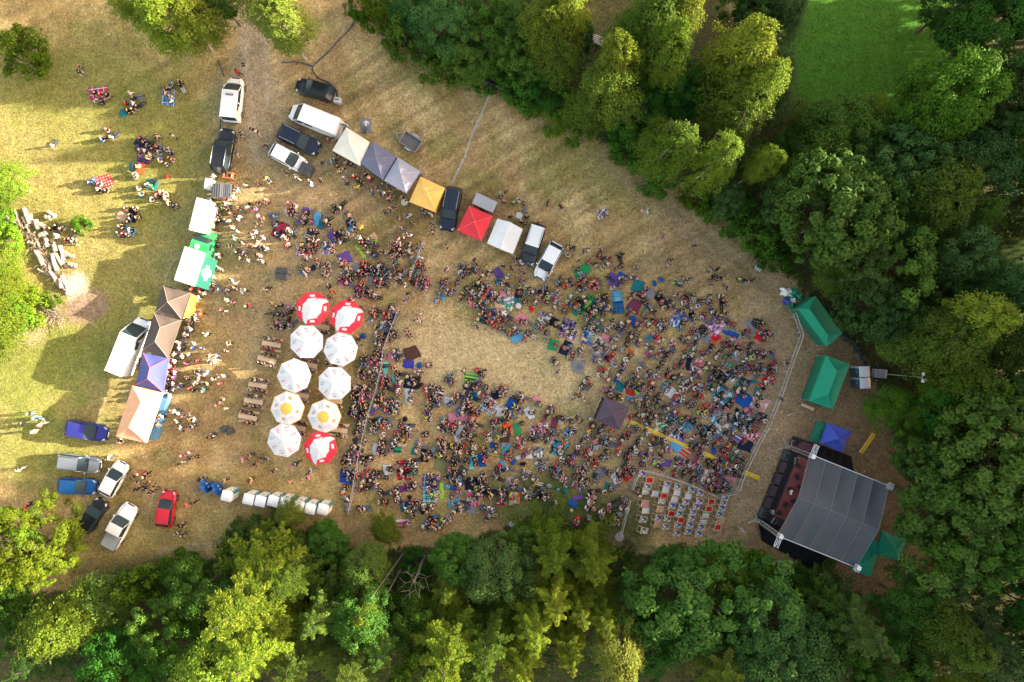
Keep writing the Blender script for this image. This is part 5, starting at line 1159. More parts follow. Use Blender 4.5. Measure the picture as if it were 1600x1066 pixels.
BLK = """
@860 430 8
oFzr 54,12 13,14,10|v 79,7 11,15,15|b 90,2 12,9,20|t 110,14 14,13,20|e 123,22 14,13,35|nP.g 50,41 23,24,35|l 47,36 5,13,30|u 105,38 15,15,30|k 137,31 9,16,-40|f 145,38 10,11,30|vFek 23,60 16,10,20|vFwu 22,71 20,14,20|b 104,58 8,15,-25|bFew 158,56 12,18,30|c 43,80 14,8,40|c 48,73 12,7,40|p 69,78 11,7,35|zFew 63,90 22,20,40|g 3,87 12,16,20|n 18,91 12,17,30|e 138,63 9,8,30|c 123,79 9,8,20|p 133,82 9,6,10|zFwp 152,87 9,13,20|t 31,47 5,8,-20|w 138,67 4,8,-35|e 53,97 6,5,0|m 73,104 10,6,20|o 101,97 7,7,10
@1050 430 8
eFbr 10,56 22,20,45|pFwv 56,63 21,22,40|e 71,68 19,7,25|b 73,73 20,7,25|e 98,65 6,18,-35|d 103,60 9,9,30|r 109,78 11,9,35|e 43,80 18,9,30|r 55,78 11,9,-35|o 51,84 9,6,30|p 81,84 11,7,10|k 25,50 9,7,-20|w 31,76 8,8,30|d 39,67 9,9,30|e 78,102 6,14,-45
@1050 560 8
n 21,6 6,15,5|pFrw 31,12 16,20,30|g 72,8 9,6,40|eFwn 76,20 16,14,45|r 121,26 16,9,-28|kFdn 63,24 15,13,40|nFvg 89,33 16,16,35|oFrk 32,42 13,20,-15|cFwt 62,47 22,19,35|gFkm 80,42 14,13,35|b 90,52 20,20,38|zFpw 109,56 22,20,30|cFwg 57,76 16,12,-30|eFwz 64,78 18,18,10|tFec 20,84 18,16,-25|wFce 55,90 13,17,-25|tFwk 87,78 22,19,25|rFpw 98,94 19,17,32|vSew 85,99 20,15,32|eFvw 9,99 16,11,20|vFpk 95,67 12,12,20|w 11,52 10,6,-30|cFek 42,92 15,10,-30|n 112,72 12,8,20|e 28,52 9,5,0
@860 560 8
e 35,11 16,15,8|q 75,24 6,20,-12|t 87,36 10,11,15|r 100,43 11,6,20|l 108,42 6,8,-35|e 113,48 17,8,-8|c 98,51 9,6,-25|w 150,42 12,12,40|gFwz 140,85 26,14,15|vFew 158,95 24,14,20|u 5,81 8,14,12|zFwy 22,80 22,12,-18|c 24,93 12,11,-5|n 147,34 10,9,35|zSwo 117,41 10,6,-40|tFwe 151,74 16,8,10|e 157,26 5,6,-20|kFer 147,21 8,9,20
@860 690 8
tFck 11,9 20,17,15|e 63,38 16,8,30|r 95,43 13,11,35|w 83,46 10,14,-30|t 73,57 11,10,10|v 34,70 13,6,-18|b 28,78 13,6,30|v 138,26 23,9,8|cFwp 6,38 9,12,0|c 156,6 14,12,25|z 26,86 5,5,45|d 57,43 9,7,20|zFbw 36,53 16,14,20|r 56,25 7,12,-15
@1050 690 8
rSzg 16,14 14,13,35|i 11,23 14,5,35|c 6,5 14,12,25|r 68,7 12,7,-20|r 66,15 17,6,40|b 52,12 6,9,5|n 92,4 16,14,20|pFzw 76,35 17,13,25|p 70,47 19,9,12|g 76,21 9,9,10|pFwk 24,31 11,9,0|zFwe 44,43 17,14,0
@670 400 8
v 88,23 9,15,-35|p 93,48 9,7,10|t 89,56 7,8,-10|z 87,62 9,7,5|eFwg 100,59 15,17,20|t 109,56 8,7,30|r 128,66 6,9,-35|p 115,79 14,13,35|w 147,76 17,8,5|c 111,102 14,10,-30|t 85,33 5,8,0|k 156,83 11,11,20|r 70,47 6,12,-20|n 113,47 9,12,10
@680 560 8
lS.g 45,25 17,12,10|d 44,36 20,10,-15|n 78,45 14,11,-15|w 17,54 12,9,30|bFec 42,50 22,14,-15|p 28,74 25,14,-15|eP.w 67,60 20,21,33|kFoe 48,68 14,13,25|e 12,82 15,20,10|w 30,94 14,18,-20|kFew 45,83 16,12,25|oF.r 90,86 11,9,20|f 88,97 13,16,10|g 103,89 7,17,-14|b 96,57 14,14,30|p 127,52 8,11,-35|w 117,69 8,15,-38|rFcw 130,89 20,11,-12|eFwb 17,53 8,8,0|e 74,90 9,12,10|w 84,68 13,13,10|nSeo 2,52 10,18,15
@680 690 8
q 7,29 16,17,20|a 47,26 8,17,8|b 58,24 10,17,-8|b 73,6 11,9,5|y 72,13 12,8,5|cFgr 88,13 14,20,3|w 111,19 20,5,-4|eFdw 130,13 13,14,3|c 85,30 6,13,-25|eS.w 131,29 13,13,-20|d 33,40 12,17,30|c 15,56 8,6,0|b 23,58 9,6,-12|b 29,47 8,6,-15|n 48,53 19,18,5|eFzw 94,52 9,14,0|n 69,63 19,7,3|rSbw 83,76 12,9,0|yScr 99,71 14,15,3|rSoc 104,71 4,15,3|l 8,61 6,20,0|e 27,66 14,7,-20|pFmw 48,70 17,18,5|pFer 49,77 12,9,-5|e 45,85 13,10,20|c 24,77 16,10,-10|e 142,55 8,6,10|yFcg 4,16 7,10,10
@530 560 9.41
pFwr 50,7 18,7,3|a 68,15 7,21,10|i 102,8 15,13,8|a 82,30 8,12,5|kFn. 108,38 24,11,15|n 105,42 20,6,12|u 84,42 9,8,5|w 101,55 9,24,-4|nSwo 146,54 13,20,18|v 49,79 8,8,-10|e 71,80 9,9,15|bFgc 78,68 20,12,20|b 60,88 9,5,0|kFvn 22,80 18,12,20|mFkn 34,55 24,10,10
@530 670 9.41
yFzw 92,20 13,12,15|gS.t 86,32 12,9,5|w 56,31 14,17,3|t 111,32 9,12,22|k 127,40 13,17,10|e 139,31 8,10,0|pFwe 23,38 15,22,15|bSin 12,70 19,22,5|oFre 45,71 21,24,18|w 71,61 12,15,-5|eP.k 69,72 10,7,0|rFpk 97,60 24,30,-6|t 106,65 17,9,-5|vPmk 98,88 21,11,-8|vPbw 134,79 22,22,5|aPtw 133,98 20,20,0|b 79,26 7,14,25|n 147,41 10,10,30|d 24,18 9,9,-15|v 84,5 9,6,10
@530 760 8
pSwr 79,46 20,9,-5|n 117,40 12,8,-3|t 82,25 9,12,0|e 11,30 7,6,0|k 104,30 8,9,20
@340 300 8
oFzw 92,22 15,18,12|z 98,21 6,8,30|v 110,23 8,7,10|v 104,37 9,6,-20|c 124,33 9,17,15|t 129,42 7,10,15|v 132,44 6,3,15|uFrk 77,48 18,20,20|a 92,53 9,3,-5|d 118,57 14,20,10|rP.w 108,75 21,13,15|n 120,95 6,8,5|tFwe 106,98 9,12,30
@500 320 8
n 38,24 11,14,-15|c 40,30 9,7,-20|v 17,39 15,12,35|bFwp 10,55 14,15,5|lFyq 60,49 27,19,-36|z 64,43 16,11,-36|v 30,67 16,13,-20|kFru 57,80 17,17,20|e 45,79 9,10,20|e 67,95 13,13,10|uFpr 127,97 19,17,15|p 28,97 11,10,0|nFtm 76,78 9,13,5|pFrn 51,101 11,9,20|kFdw 69,84 13,11,20
@500 440 8
n 88,46 14,27,22|eFbw 63,48 7,7,10|n 84,64 10,9,5|f 115,90 18,16,-20|rFpn 51,12 14,15,20|p 90,94 11,9,10|bFwr 66,38 10,10,0
@260 400 8
pFew 153,66 11,11,-30|e 141,84 6,6,20
@0 0 3.947
vPrw 61,58 10,9,-8|cPbw 104,60 8,10,5|t 76,70 5,4,0|vPnr 89,98 9,5,15|nFvk 88,88 9,6,20|c 98,95 4,5,5|d 88,92 9,5,15
@0 240 3.947
zPru 64,17 10,9,-20|t 93,19 7,6,20|z 75,39 7,5,30|c 80,48 7,5,25|n 77,50 6,3,0|k 82,38 5,8,10
@600 200 3.947
wFvn 135,53 6,5,-20|g 122,88 9,6,-28|v 142,93 9,6,30|e 87,51 3,3,10
@280 60 3.947
e 115,54 7,9,-8
"""
BN_ = [0]
BLANKETS = []
def blanket(px, py, w_, h_, rot, code):
    code = code.replace(".", "")
    m, desc = bl_mat(code); W, Hh = w_ / S, h_ / S; p = P(px, py, .03); BN_[0] += 1; sd = BN_[0]; rs = random.Random(sd)
    z0 = .012 + (sd % 9) * .006; b = MB(); nx, ny = 14, 12; cx = [rs.uniform(-.09, .09) for _ in range(8)]
    for (nr, dz) in ((0, 0),):
        def fn(u, v):
            x = (u - .5) * W; y = (v - .5) * Hh
            x += (cx[0] * (1 - u) * (1 - v) + cx[1] * u * (1 - v) + cx[2] * u * v + cx[3] * (1 - u) * v) * W * 1.1 + .03 * math.sin(v * 9 + sd); y += (cx[4] * (1 - u) * (1 - v) + cx[5] * u * (1 - v) + cx[6] * u * v + cx[7] * (1 - u) * v) * Hh * 1.1 + .03 * math.sin(u * 8 + sd * 2)
            z = z0 + .018 * math.sin(u * 11 + v * 5 + sd) * math.sin(v * 9 - u * 4 + sd * .7) + .018
            e = max(abs(u - .5), abs(v - .5)) * 2
            if e > .97: z = z0 - .02
            return (x, y, z)
        b.grid(fn, nx, ny, m)
    big = W * Hh; nm = "picnic_blanket" if min(W, Hh) > .62 else "camping_mat" if max(W, Hh) > .85 else "bag"
    if nm == "bag":
        b = MB(); b.smooth = True; b.ball((0, 0, .16), .5, m, 12, 6, sc_=(W, Hh, .32), lo=-70, jit=.06); b.tube([(-W * .3, 0, .3), (-W * .1, 0, .38), (W * .2, 0, .34)], .02, m, 5)
    o = b.build(nm, None, (p.x, p.y, 0), R(-rot), smooth=True); BLANKETS.append((o, px, py, desc, nm)); return o
def blankets():
    ox = oy = 0; s_ = 8
    for ln in BLK.strip().split("\n"):
        if ln[0] == "@": a = ln[1:].split(); ox, oy, s_ = float(a[0]), float(a[1]), float(a[2]); continue
        for t in ln.split("|"):
            a = t.split()
            x, y = map(float, a[1].split(",")); w_, h_, r_ = map(float, a[2].split(",")); k = 10 / s_
            blanket(ox + x * k, oy + y * k, w_ * k, h_ * k, r_, a[0])
blankets()
BIG = [b for b in BLANKETS]
# small bags lying about
def bags():
    for (px, py, c, sx, sy) in [(911, 512, "b", .35, .25), (1178, 596, "t", .6, .45), (1208, 600, "t", .35, .25), (1193, 607, "n", .55, .45), (1152, 641, "k", .5, .45), (963, 594, "b", .62, .62), (802, 722, "b", .75, .6), (817, 725, "k", .8, .45),
                                (1023, 443, "b", .75, .45), (1033, 437, "b", .75, .4), (996, 435, "p", .5, .4), (568, 525, "b", .7, .6), (693, 466, "c", .6, .55), (642, 401, "e", .6, .55), (645, 410, "e", .6, .6), (655, 403, "w", .5, .5), (799, 447, "e", .4, .45), (810, 478, "w", .7, .7), (872, 765, "c", .35, .35), (884, 767, "t", .6, .6),
                                (633, 655, "k", .65, .55), (725, 697, "r", .5, .6), (541, 789, "e", .55, .55), (545, 735, "e", .9, .8), (260, 276, "r", .45, .45), (655, 571, "b", .7, .6), (640, 777, "k", .5, .5), (1020, 500, "d", .5, .4), (903, 810, "r", .6, .6), (900, 820, "v", .7, .6)]:
        p = P(px, py, .15); m = bl_mat(c)[0]; b = MB(); b.smooth = True; b.ball((0, 0, .14), .5, m, 12, 6, sc_=(sx, sy, .30), lo=-70, jit=.05); b.tube([(-sx * .3, 0, .28), (0, 0, .36), (sx * .3, 0, .28)], .018, m, 5)
        o = b.build("bag", None, (p.x, p.y, 0), px); BLANKETS.append((o, px, py, "plain " + CN2[c], "bag"))
bags()
# beach shelter: a half-dome with a plaid ground sheet
def shelter(px, py, rz, L, W, c1, code, label, name="beach_shelter"):
    p = P(px, py, .3); r = empty(name, (p.x, p.y, 0), R(rz), label, "tent"); m = mat("shelter_" + CN2[c1].replace(" ", "_"), PALL2[c1], .6, var=.08, bump=.2); b = MB(); b.smooth = True
    b.grid(lambda u, v: ((u - .5) * W * (1 - .25 * v ** 2), L * (.02 + .48 * v), .02 + .85 * math.sin(math.pi * u) ** .8 * math.cos(v * 1.45)), 16, 8, m); b.build("dome", r)
    b = MB(); b.grid(lambda u, v: ((u - .5) * W * .96, -L * .5 + L * .56 * v, .02 + .01 * math.sin(u * 12 + v * 9)), 10, 8, bl_mat(code)[0]); b.build("ground_sheet", r)
    for v in (0.0, .45):
        b = MB(); b.tube([((u - .5) * W * (1 - .25 * v ** 2), L * (.02 + .48 * v), .04 + .85 * math.sin(math.pi * u) ** .8 * math.cos(v * 1.45)) for u in [i / 12 for i in range(13)]], .015, BLKPL, 4); b.build("hoop", r)
    lm("blue beach shelter", px, py) if L > 2 else None
shelter(966, 472, 6, 2.6, 1.25, "c", "tPbn", "blue half-dome beach shelter with a plaid ground sheet in the crowd")
shelter(212, 261, 80, 1.7, 1.3, "t", "o", "small teal pop-up shelter among the picnickers at the upper left", "pop_up_shelter")
# deckchairs
DC = """34,8v|43,16r|40,24t|38,30g|50,33w|37,45p|38,54w|35,65t|36,79k|65,21v|63,28w|61,36r|58,42n|56,52z|54,63v|53,71z|65,64t|63,74t|70,58r|78,24t|77,32w|74,40w|71,48b|83,50b|80,58t|82,66r|78,72b|77,82v|95,28t|106,32v|91,36w|88,43v|105,42v|101,49v|97,56t|95,63v|93,72b|91,80b|120,43r|117,52r|113,59g|110,67n|107,75b|104,83b|137,38t|135,44v|133,51b|130,59t|131,66z|128,75r"""
WF = mat("deckchair_wood", (.62, .47, .30), .7, var=.15)
def deckchair(px, py, rz, col, label):
    p = P(px, py, .35); r = empty("deckchair", (p.x, p.y, 0), R(rz), label, "deckchair", "deckchairs in the fenced corner"); w_ = .33
    b = MB()
    for s_ in (-1, 1):
        b.tube([(.62, s_ * w_, .04), (-.38, s_ * w_, .88)], .03, WF, 5)       # long back rail
        b.tube([(-.62, s_ * (w_ - .05), .04), (.44, s_ * (w_ - .05), .40)], .03, WF, 5)   # seat rail
        b.tube([(-.58, s_ * (w_ - .0), .05), (-.22, s_ * (w_ - .0), .74)], .026, WF, 5)
    for (x, z) in ((.62, .04), (-.38, .88), (-.62, .04), (.44, .40)): b.tube([(x, -w_, z), (x, w_, z)], .03, WF, 5)
    b.build("frame", r)
    m = {"r": bl_mat("r")[0], "p": bl_mat("p")[0], "z": bl_mat("z")[0]}.get(col) or pattern_mat("deckchair_" + CN2[col].replace(" ", "_"), hexc("c9ccd6"), PALL2[col], {"t": hexc("2f5f9a"), "v": hexc("5b4f8c"), "w": hexc("9fb6da"), "b": hexc("3f6aa0"), "n": hexc("8fc3d8"), "g": hexc("cfe0d8"), "k": hexc("dddddd")}.get(col, (.5, .5, .5)), "F" if col in "tvbk" else "S", 1.6)
    b = MB(); b.smooth = True
    b.grid(lambda u, v: (-.38 + .82 * u, (v - .5) * .56, .88 - .48 * u - .30 * math.sin(math.pi * u) ** 1.1), 10, 4, m); b.build("canvas", r); return r
def deckchairs():
    N = {"v": "lilac and white", "r": "bright red", "t": "turquoise and white", "g": "pale green", "w": "pale blue and white", "p": "pink", "k": "black and white", "n": "navy", "z": "beige", "b": "blue and white"}
    for i, t in enumerate(DC.split("|")):
        x, y = t[:-1].split(","); px, py = 960 + float(x) * 10 / 8, 730 + float(y) * 10 / 8
        if t == "36,79k": pass
        DCS.append((deckchair(px, py, -10 + rnd.uniform(-5, 5), t[-1], None), px, py, N[t[-1]]))
DCS = []
deckchairs(); lm("deckchairs", 1060, 800)
# tub seats, bins, kegs
def bins(pts, m, nm, base, group, d=(.55, .6, 1.0)):
    for (x, y, rz, l) in pts:
        p = P(x, y, d[2]); b = MB(); b.box((0, 0, d[2] / 2), d, m, taper=1.06, bev=.04); b.box((0, 0, d[2] + .03), (d[0] * 1.14, d[1] * 1.12, .06), DGREY, bev=.02); b.tube([(-d[0] * .5, d[1] * .6, d[2] - .05), (d[0] * .5, d[1] * .6, d[2] - .05)], .02, DGREY, 5)
        tag(b.build(nm, None, (p.x, p.y, 0), R(rz)), l, base, group)
BG = mat("bin_dark_grey", (.075, .08, .09), .55)
bins([(475, 258, 60, "upper left wheelie bin of the four at the white hatchback's nose"), (484, 262, 60, "upper right wheelie bin of the four at the white hatchback's nose"), (471, 266, 60, "lower left wheelie bin of the four at the white hatchback's nose"), (480, 270, 60, "lower right wheelie bin of the four at the white hatchback's nose")], BG, "wheelie_bin", "bin", "wheelie bins")
bins([(436, 423, 5, "upper left wheelie bin of the four standing above the parasols"), (445.5, 424, 5, "upper right wheelie bin of the four standing above the parasols"), (435, 431, 5, "lower left wheelie bin of the four standing above the parasols"), (443.5, 432, 5, "lower right wheelie bin of the four standing above the parasols")], mat("bin_mid_grey", (.17, .18, .21), .5), "wheelie_bin", "bin", "wheelie bins")
bins([(349, 671, 30, "left wheelie bin beside the salmon stall tent's queue"), (357, 675, 30, "right wheelie bin beside the salmon stall tent's queue")], BG, "wheelie_bin", "bin", "wheelie bins")
lm("four bins above the parasols", 440, 427)
def round_table(px, py, col, label, rad=.38, h=.9):
    p = P(px, py, h); r = empty("standing_table", (p.x, p.y, 0), 0, label, "table"); b = MB(); b.cyl((0, 0, h), rad, .04, col, 20); b.build("tabletop", r); b = MB(); b.cyl((0, 0, h / 2), .03, h, STEEL, 8); b.cyl((0, 0, .02), .25, .03, STEEL, 14); b.build("pedestal", r)
round_table(811, 337, LGREY, "round grey standing table right of the grey box trailer"); round_table(632, 316, mat("sieve_beige", (.55, .48, .38), .7), "round beige table at the yellow gazebo's left corner")
round_table(968, 839, mat("spotted_grey", (.24, .22, .23), .8, var=.5, scale=20), "speckled grey round table below the fence left of the deckchairs", .5, .75)
# banners standing by the stage and deckchairs, yellow wrapped bench, hand cart
def banner(x0, y0, x1, y1, h, label, m=None):
    a, c = P(x0, y0), P(x1, y1); o = (a + c) / 2; r = empty("banner", (o.x, o.y, 0), math.atan2((c - a).y, (c - a).x), label, "banner"); L = (c - a).length; b = MB(); mm = m or mat("banner_lilac", (.50, .50, .66), .7, var=.15, scale=3)
    b.grid(lambda u, v: ((u - .5) * L, .12 * math.sin(u * math.pi) + v * .18, .12 + h * v), 12, 4, mm); b.build("sheet", r)
    for s_ in (-1, 1): b = MB(); b.tube([(s_ * L / 2, 0, 0), (s_ * L / 2, .18, h + .15)], .018, STEEL, 5); b.build("pole", r)
banner(1227, 651, 1242, 645, 1.0, "small lilac banner leaning beside the lower green marquee"); banner(1147, 820, 1157, 830, 1.0, "small lilac banner between the deckchairs and the stage")
banner(978, 840, 994, 852, .9, "curved lilac banner at the lower left of the deckchairs"); banner(1018, 850, 1032, 862, .9, "curved lilac banner below the lowest left deckchair")
def bench_(px, py, rz, m, label):
    p = P(px, py, .45); r = empty("bench", (p.x, p.y, 0), R(rz), label, "bench"); b = MB(); b.box((0, 0, .45), (1.5, .32, .05), m, bev=.015); b.build("seat", r)
    for x in (-.55, .55): b = MB(); b.box((x, 0, .22), (.06, .28, .42), STEEL); b.build("leg", r)
bench_(1262, 636, -22, WOOD, "pale wooden bench below the lower green marquee")
def cart():
    p = P(1188, 415, .5); r = empty("flatbed_cart", (p.x, p.y, 0), R(52), "white slatted flatbed cart alone at the forest edge", "cart"); Wm = mat("cart_white", (.62, .62, .64), .6); b = MB()
    for k in range(7): b.box((-.54 + k * .18, 0, .45), (.13, .66, .03), Wm)
    for s_ in (-1, 1): b.box((0, s_ * .36, .46), (1.25, .05, .08), Wm)
    b.build("platform", r); wheel_pair(r, (-.45, .45), .33, .16)
    b = MB(); b.tube([(.62, -.2, .45), (.95, 0, .9), (.62, .2, .45)], .018, STEEL, 5); b.build("handle", r)
cart()
# green pile of flags by the upper green marquee
def pile():
    p = P(1240, 464, .8); r = empty("cloth_heap", (p.x, p.y, 0), R(30), "heap of crumpled green cloth with white and blue pieces at the upper green marquee's corner", "cloth heap"); cs_ = [GRN, GRND, WHT, GRN, BLU2, GRN, WHT, GRND]
    for i in range(8):
        a = i * 2.4; q = .25 + .13 * i; L, W_ = (1.3, .9) if i % 3 == 0 else (.8, .55); b = MB(); T = Matrix.Translation((math.cos(a) * q, math.sin(a) * q * .8, .05 + .07 * i)) @ Matrix.Rotation(a * 1.7, 4, 'Z')
        b.grid(lambda u, v: tuple(T @ Vector(((u - .5) * L + .08 * math.sin(v * 13 + i), (v - .5) * W_ + .08 * math.sin(u * 11 + i * 2), .22 + .14 * math.sin(u * 9 + i * 3) * math.cos(v * 8 + i) - 1.2 * ((u - .5) ** 2 + (v - .5) ** 2)))), 14, 12, cs_[i]); b.build("cloth_piece", r, smooth=True)
pile()
def log_pile():
    lw = mat("barkless_log", (.36, .295, .24), .95, var=.45, scale=4, bump=.4); ew = mat("log_end", (.45, .35, .25), .9, var=.15)
    spots = [(30, 338, 60, 2.0), (36, 345, 40, 1.6), (44, 340, 60, 1.7), (50, 346, 55, 1.9), (56, 350, 62, 1.8), (22, 345, 10, .9), (75, 341, 30, .9), (82, 336, 30, .9), (66, 356, 20, .8), (65, 365, 0, .8), (50, 380, 40, .7), (75, 382, 80, .6), (86, 385, 88, 1.2), (88, 395, 80, 1.9), (96, 396, 60, 1.7), (102, 394, 50, 1.6), (92, 404, 45, 1.4), (108, 402, 20, 1.2), (98, 410, 60, 1.6),
             (62, 404, 52, 2.4), (68, 414, 50, 2.2), (76, 420, 50, 2.3), (82, 428, 48, 2.2), (90, 436, 48, 2.0), (98, 442, 46, 1.8), (70, 425, 52, 1.8), (104, 450, 30, 1.0), (60, 396, 30, .9), (136, 345, 40, .7)] + [(28 + 9 * k + (k % 3) * 4, 348 + 5.5 * k + (k % 4) * 5, 20 + 37 * k % 90, .6 + .25 * (k % 5)) for k in range(7)] + [(58 + 6.5 * k, 392 + 8 * k + (k % 3) * 4, 40 + 10 * (k % 4), 1.3 + .3 * (k % 3)) for k in range(8)] + [(20, 332, 50, .8), (12, 340, 20, .7), (44, 356, 0, .7), (112, 412, 30, .8), (84, 410, 55, 1.8)]
    for i, (x, y, a, L) in enumerate(spots):
        rad = rnd.uniform(.10, .29); L *= rnd.uniform(.6, 1.15); a += rnd.uniform(-25, 25); x += rnd.uniform(-3, 3); y += rnd.uniform(-3, 3); p = P(x, y, rad); b = MB(); n = 8; pts = [(-L / 2 + L * k / 4, rnd.uniform(-.04, .04), rad + rnd.uniform(-.02, .02)) for k in range(5)]; b.tube(pts, [rad * rnd.uniform(.85, 1.1) for _ in pts], lw, 9)
        for e in (0, 4): b.cyl((pts[e][0] + (-.01 if e == 0 else .01), pts[e][1], pts[e][2]), rad * .8, .02, ew, 9, axis='X')
        o = b.build("log", None, (p.x, p.y, 0), R(-a), smooth=False); LOGS.append((o, x, y, L))
LOGS = []
log_pile(); lm("pile of pale logs", 70, 390)
def brush():
    b = MB()
    for i in range(90):
        a = rnd.uniform(0, 6.28); r_ = rnd.uniform(0, .9); l = rnd.uniform(.8, 2.2); a2 = rnd.uniform(0, 6.28); z = rnd.uniform(.05, .7)
        x, y = math.cos(a) * r_, math.sin(a) * r_; b.tube([(x, y, z), (x + math.cos(a2) * l * .5, y + math.sin(a2) * l * .5, z + rnd.uniform(0, .35)), (x + math.cos(a2) * l, y + math.sin(a2) * l, z + rnd.uniform(0, .5))], [.03, .02, .006], mat("brushwood", (.25, .19, .15), .95, var=.3), 4)
    q = MB()
    for i in range(150):
        t = rnd.random(); x, y = (28 + t * 78 + rnd.uniform(-9, 9) - 800) / S, (533 - (345 + t * 100 + rnd.uniform(-10, 10))) / S; l = rnd.uniform(.4, 1.3); a = rnd.uniform(0, 6.28); z = rnd.uniform(.05, .45)
        q.tube([(x, y, z), (x + math.cos(a) * l * .5, y + math.sin(a) * l * .5, z + rnd.uniform(0, .2)), (x + math.cos(a + .4) * l, y + math.sin(a + .4) * l, z + rnd.uniform(-.1, .25))], [.035, .022, .008], mat("brushwood", (.25, .19, .15), .95, var=.3), 4)
    tag(q.build("dead_branches"), "loose grey-brown dead branches strewn over the heap of pale logs", "branches", kind="stuff")
    p = P(86, 492, .3); tag(b.build("brushwood_pile", None, (p.x, p.y, 0)), "tangled pile of bare brushwood beside the pale ash pit", "brushwood", kind="thing")
    b = MB()
    b.tube([(-3.2, -1.0, .4), (-1.2, -.2, .5), (1.0, .5, .4), (3.0, 1.6, .25)], [.45, .38, .30, .12], DEADWOOD, 9)
    for q in ((-3.4, .4), (-3.6, -1.4), (-2.6, -2.4), (-4.0, -.6)): b.tube([(-2.8, -.9, .4), (q[0] * .9 - .3, q[1] * .9, .5), (q[0], q[1], .2)], [.3, .18, .05], DEADWOOD, 6)
    b.tube([(-1.5, -.3, .6), (-1.2, .9, .9), (-.6, 1.5, .8)], [.15, .08, .02], BARK, 5)
    p = P(165, 908, .4); tag(b.build("fallen_tree"), "fallen dead tree trunk with torn-up roots below the white pickup truck", "fallen tree"); bpy.data.objects["fallen_tree"].location = (p.x, p.y, 0); bpy.data.objects["fallen_tree"].scale = (.55,) * 3
    # bare dead trees standing in the lower woods
    for (px, py, h, lab) in ((640, 925, 11, "bare grey dead tree among the spruces at the lower edge"), (1090, 935, 14, "bare dead branches sticking out of the large round chestnut tree")):
        base = P(px, py, h); b = MB(); b.tube([(0, 0, 0), (.1, 0, h * .5), (0, .1, h * .8)], [.18, .12, .07], DEADWOOD, 7)
        for k in range(9):
            z = h * (.62 + .35 * k / 16); a = k * 2.4; L = 1.9 * (1.1 - k / 20); p1 = (math.cos(a) * L * .5, math.sin(a) * L * .5, z + L * .25); b.tube([(0, .05, z), p1, (math.cos(a + .3) * L, math.sin(a + .3) * L, z + L * .4)], [.035, .02, .006], DEADWOOD, 5)
            b.tube([p1, (math.cos(a - .6) * L * .9, math.sin(a - .6) * L * .9, z + L * .55)], [.03, .008], DEADWOOD, 4)
        tag(b.build("dead_tree", None, (base.x, base.y, 0)), lab, "tree")
    for (x0, y0, x1, y1, h, lab) in ((632, 862, 580, 935, 10, "left pale bare leaning trunk in the lower woods"), (628, 886, 604, 930, 8, "right pale bare leaning trunk in the lower woods")):
        a, c = P(x0, y0, 1), P(x1, y1, h); b = MB(); b.tube([a, a.lerp(c, .5), c], [.09, .07, .03], DEADWOOD, 6); tag(b.build("dead_tree"), lab, "dead tree trunk")
brush()
# blue windbreak netting and hoses along the forest edge
def netting(pts, label, h=.5):
    b = MB(); m = mat("netting_blue", (.03, .06, .14), .7, var=.2); q = [P(x, y) for x, y in pts]
    for a, c in zip(q[:-1], q[1:]):
        n = 6; b.grid(lambda u, v: ((a.lerp(c, u)).x, (a.lerp(c, u)).y + .03 * math.sin(u * 9), h * v - .05), n, 1, m)
        b.tube([(a.x, a.y, 0), (a.x, a.y, h + .15)], .02, m, 4)
    b.tube([(p.x, p.y, h - .05) for p in q], .03, m, 5); tag(b.build("netting_fence"), label, "fence")
netting([(597, 56), (612, 62), (630, 69), (650, 77), (668, 86), (684, 100), (694, 112)], "dark blue netting fence along the upper left hedge"); netting([(745, 124), (765, 131), (790, 144)], "short dark blue netting fence where the barrier meets the hedge")
netting([(822, 158), (845, 168), (885, 181)], "dark blue netting fence below the sunlit birches' hedge"); netting([(955, 213), (975, 235), (1000, 255), (1035, 275)], "dark blue netting fence under the shrubs at the upper right"); netting([(1095, 307), (1112, 326), (1135, 348)], "dark blue netting fence between two shrubs on the right edge"); netting([(1310, 520), (1332, 535), (1345, 560), (1352, 572)], "dark blue netting fence behind the two green marquees")
def hose(pts, label, r_=.06, m=None, name="hose"):
    b = MB(); q = [P(x, y, .06) for x, y in pts]; out = []
    for i in range(len(q) - 1):
        for k in range(4):
            t = k / 4; p0, p1, p2, p3 = q[max(0, i - 1)], q[i], q[i + 1], q[min(len(q) - 1, i + 2)]
            out.append(.5 * ((2 * p1) + (-p0 + p2) * t + (2 * p0 - 5 * p1 + 4 * p2 - p3) * t * t + (-p0 + 3 * p1 - 3 * p2 + p3) * t ** 3))
    out.append(q[-1]); b.tube(out, r_, m or mat("hose_blue", (.03, .05, .11), .5), 6); b.smooth = True; tag(b.build(name), label, "hose" if name == "hose" else "cable")
hose([(555, 26), (549, 42), (530, 62), (512, 82), (494, 98), (488, 108), (498, 122), (515, 130), (526, 145), (528, 152)], "long dark blue hose winding from the hedge to the light grey generator")
hose([(440, 98), (460, 97), (478, 100), (489, 104)], "short dark blue hose under the pale birch"); hose([(341, 94), (345, 105), (350, 120)], "dark blue hose ending at the nose of the white people carrier"); hose([(345, 184), (344, 202)], "dark blue hose between the white people carrier and black off-road car")
hose([(304, 361), (296, 385), (275, 405), (263, 425), (258, 444)], "thin pale cable running behind the green food truck", .025, mat("cable_pale", (.5, .5, .52), .6), "power_cable")
hose([(1170, 821), (1195, 826), (1215, 832)], "thin red cable lying below the stage's lower front tower", .025, mat("cable_red", (.55, .05, .08), .6), "power_cable")
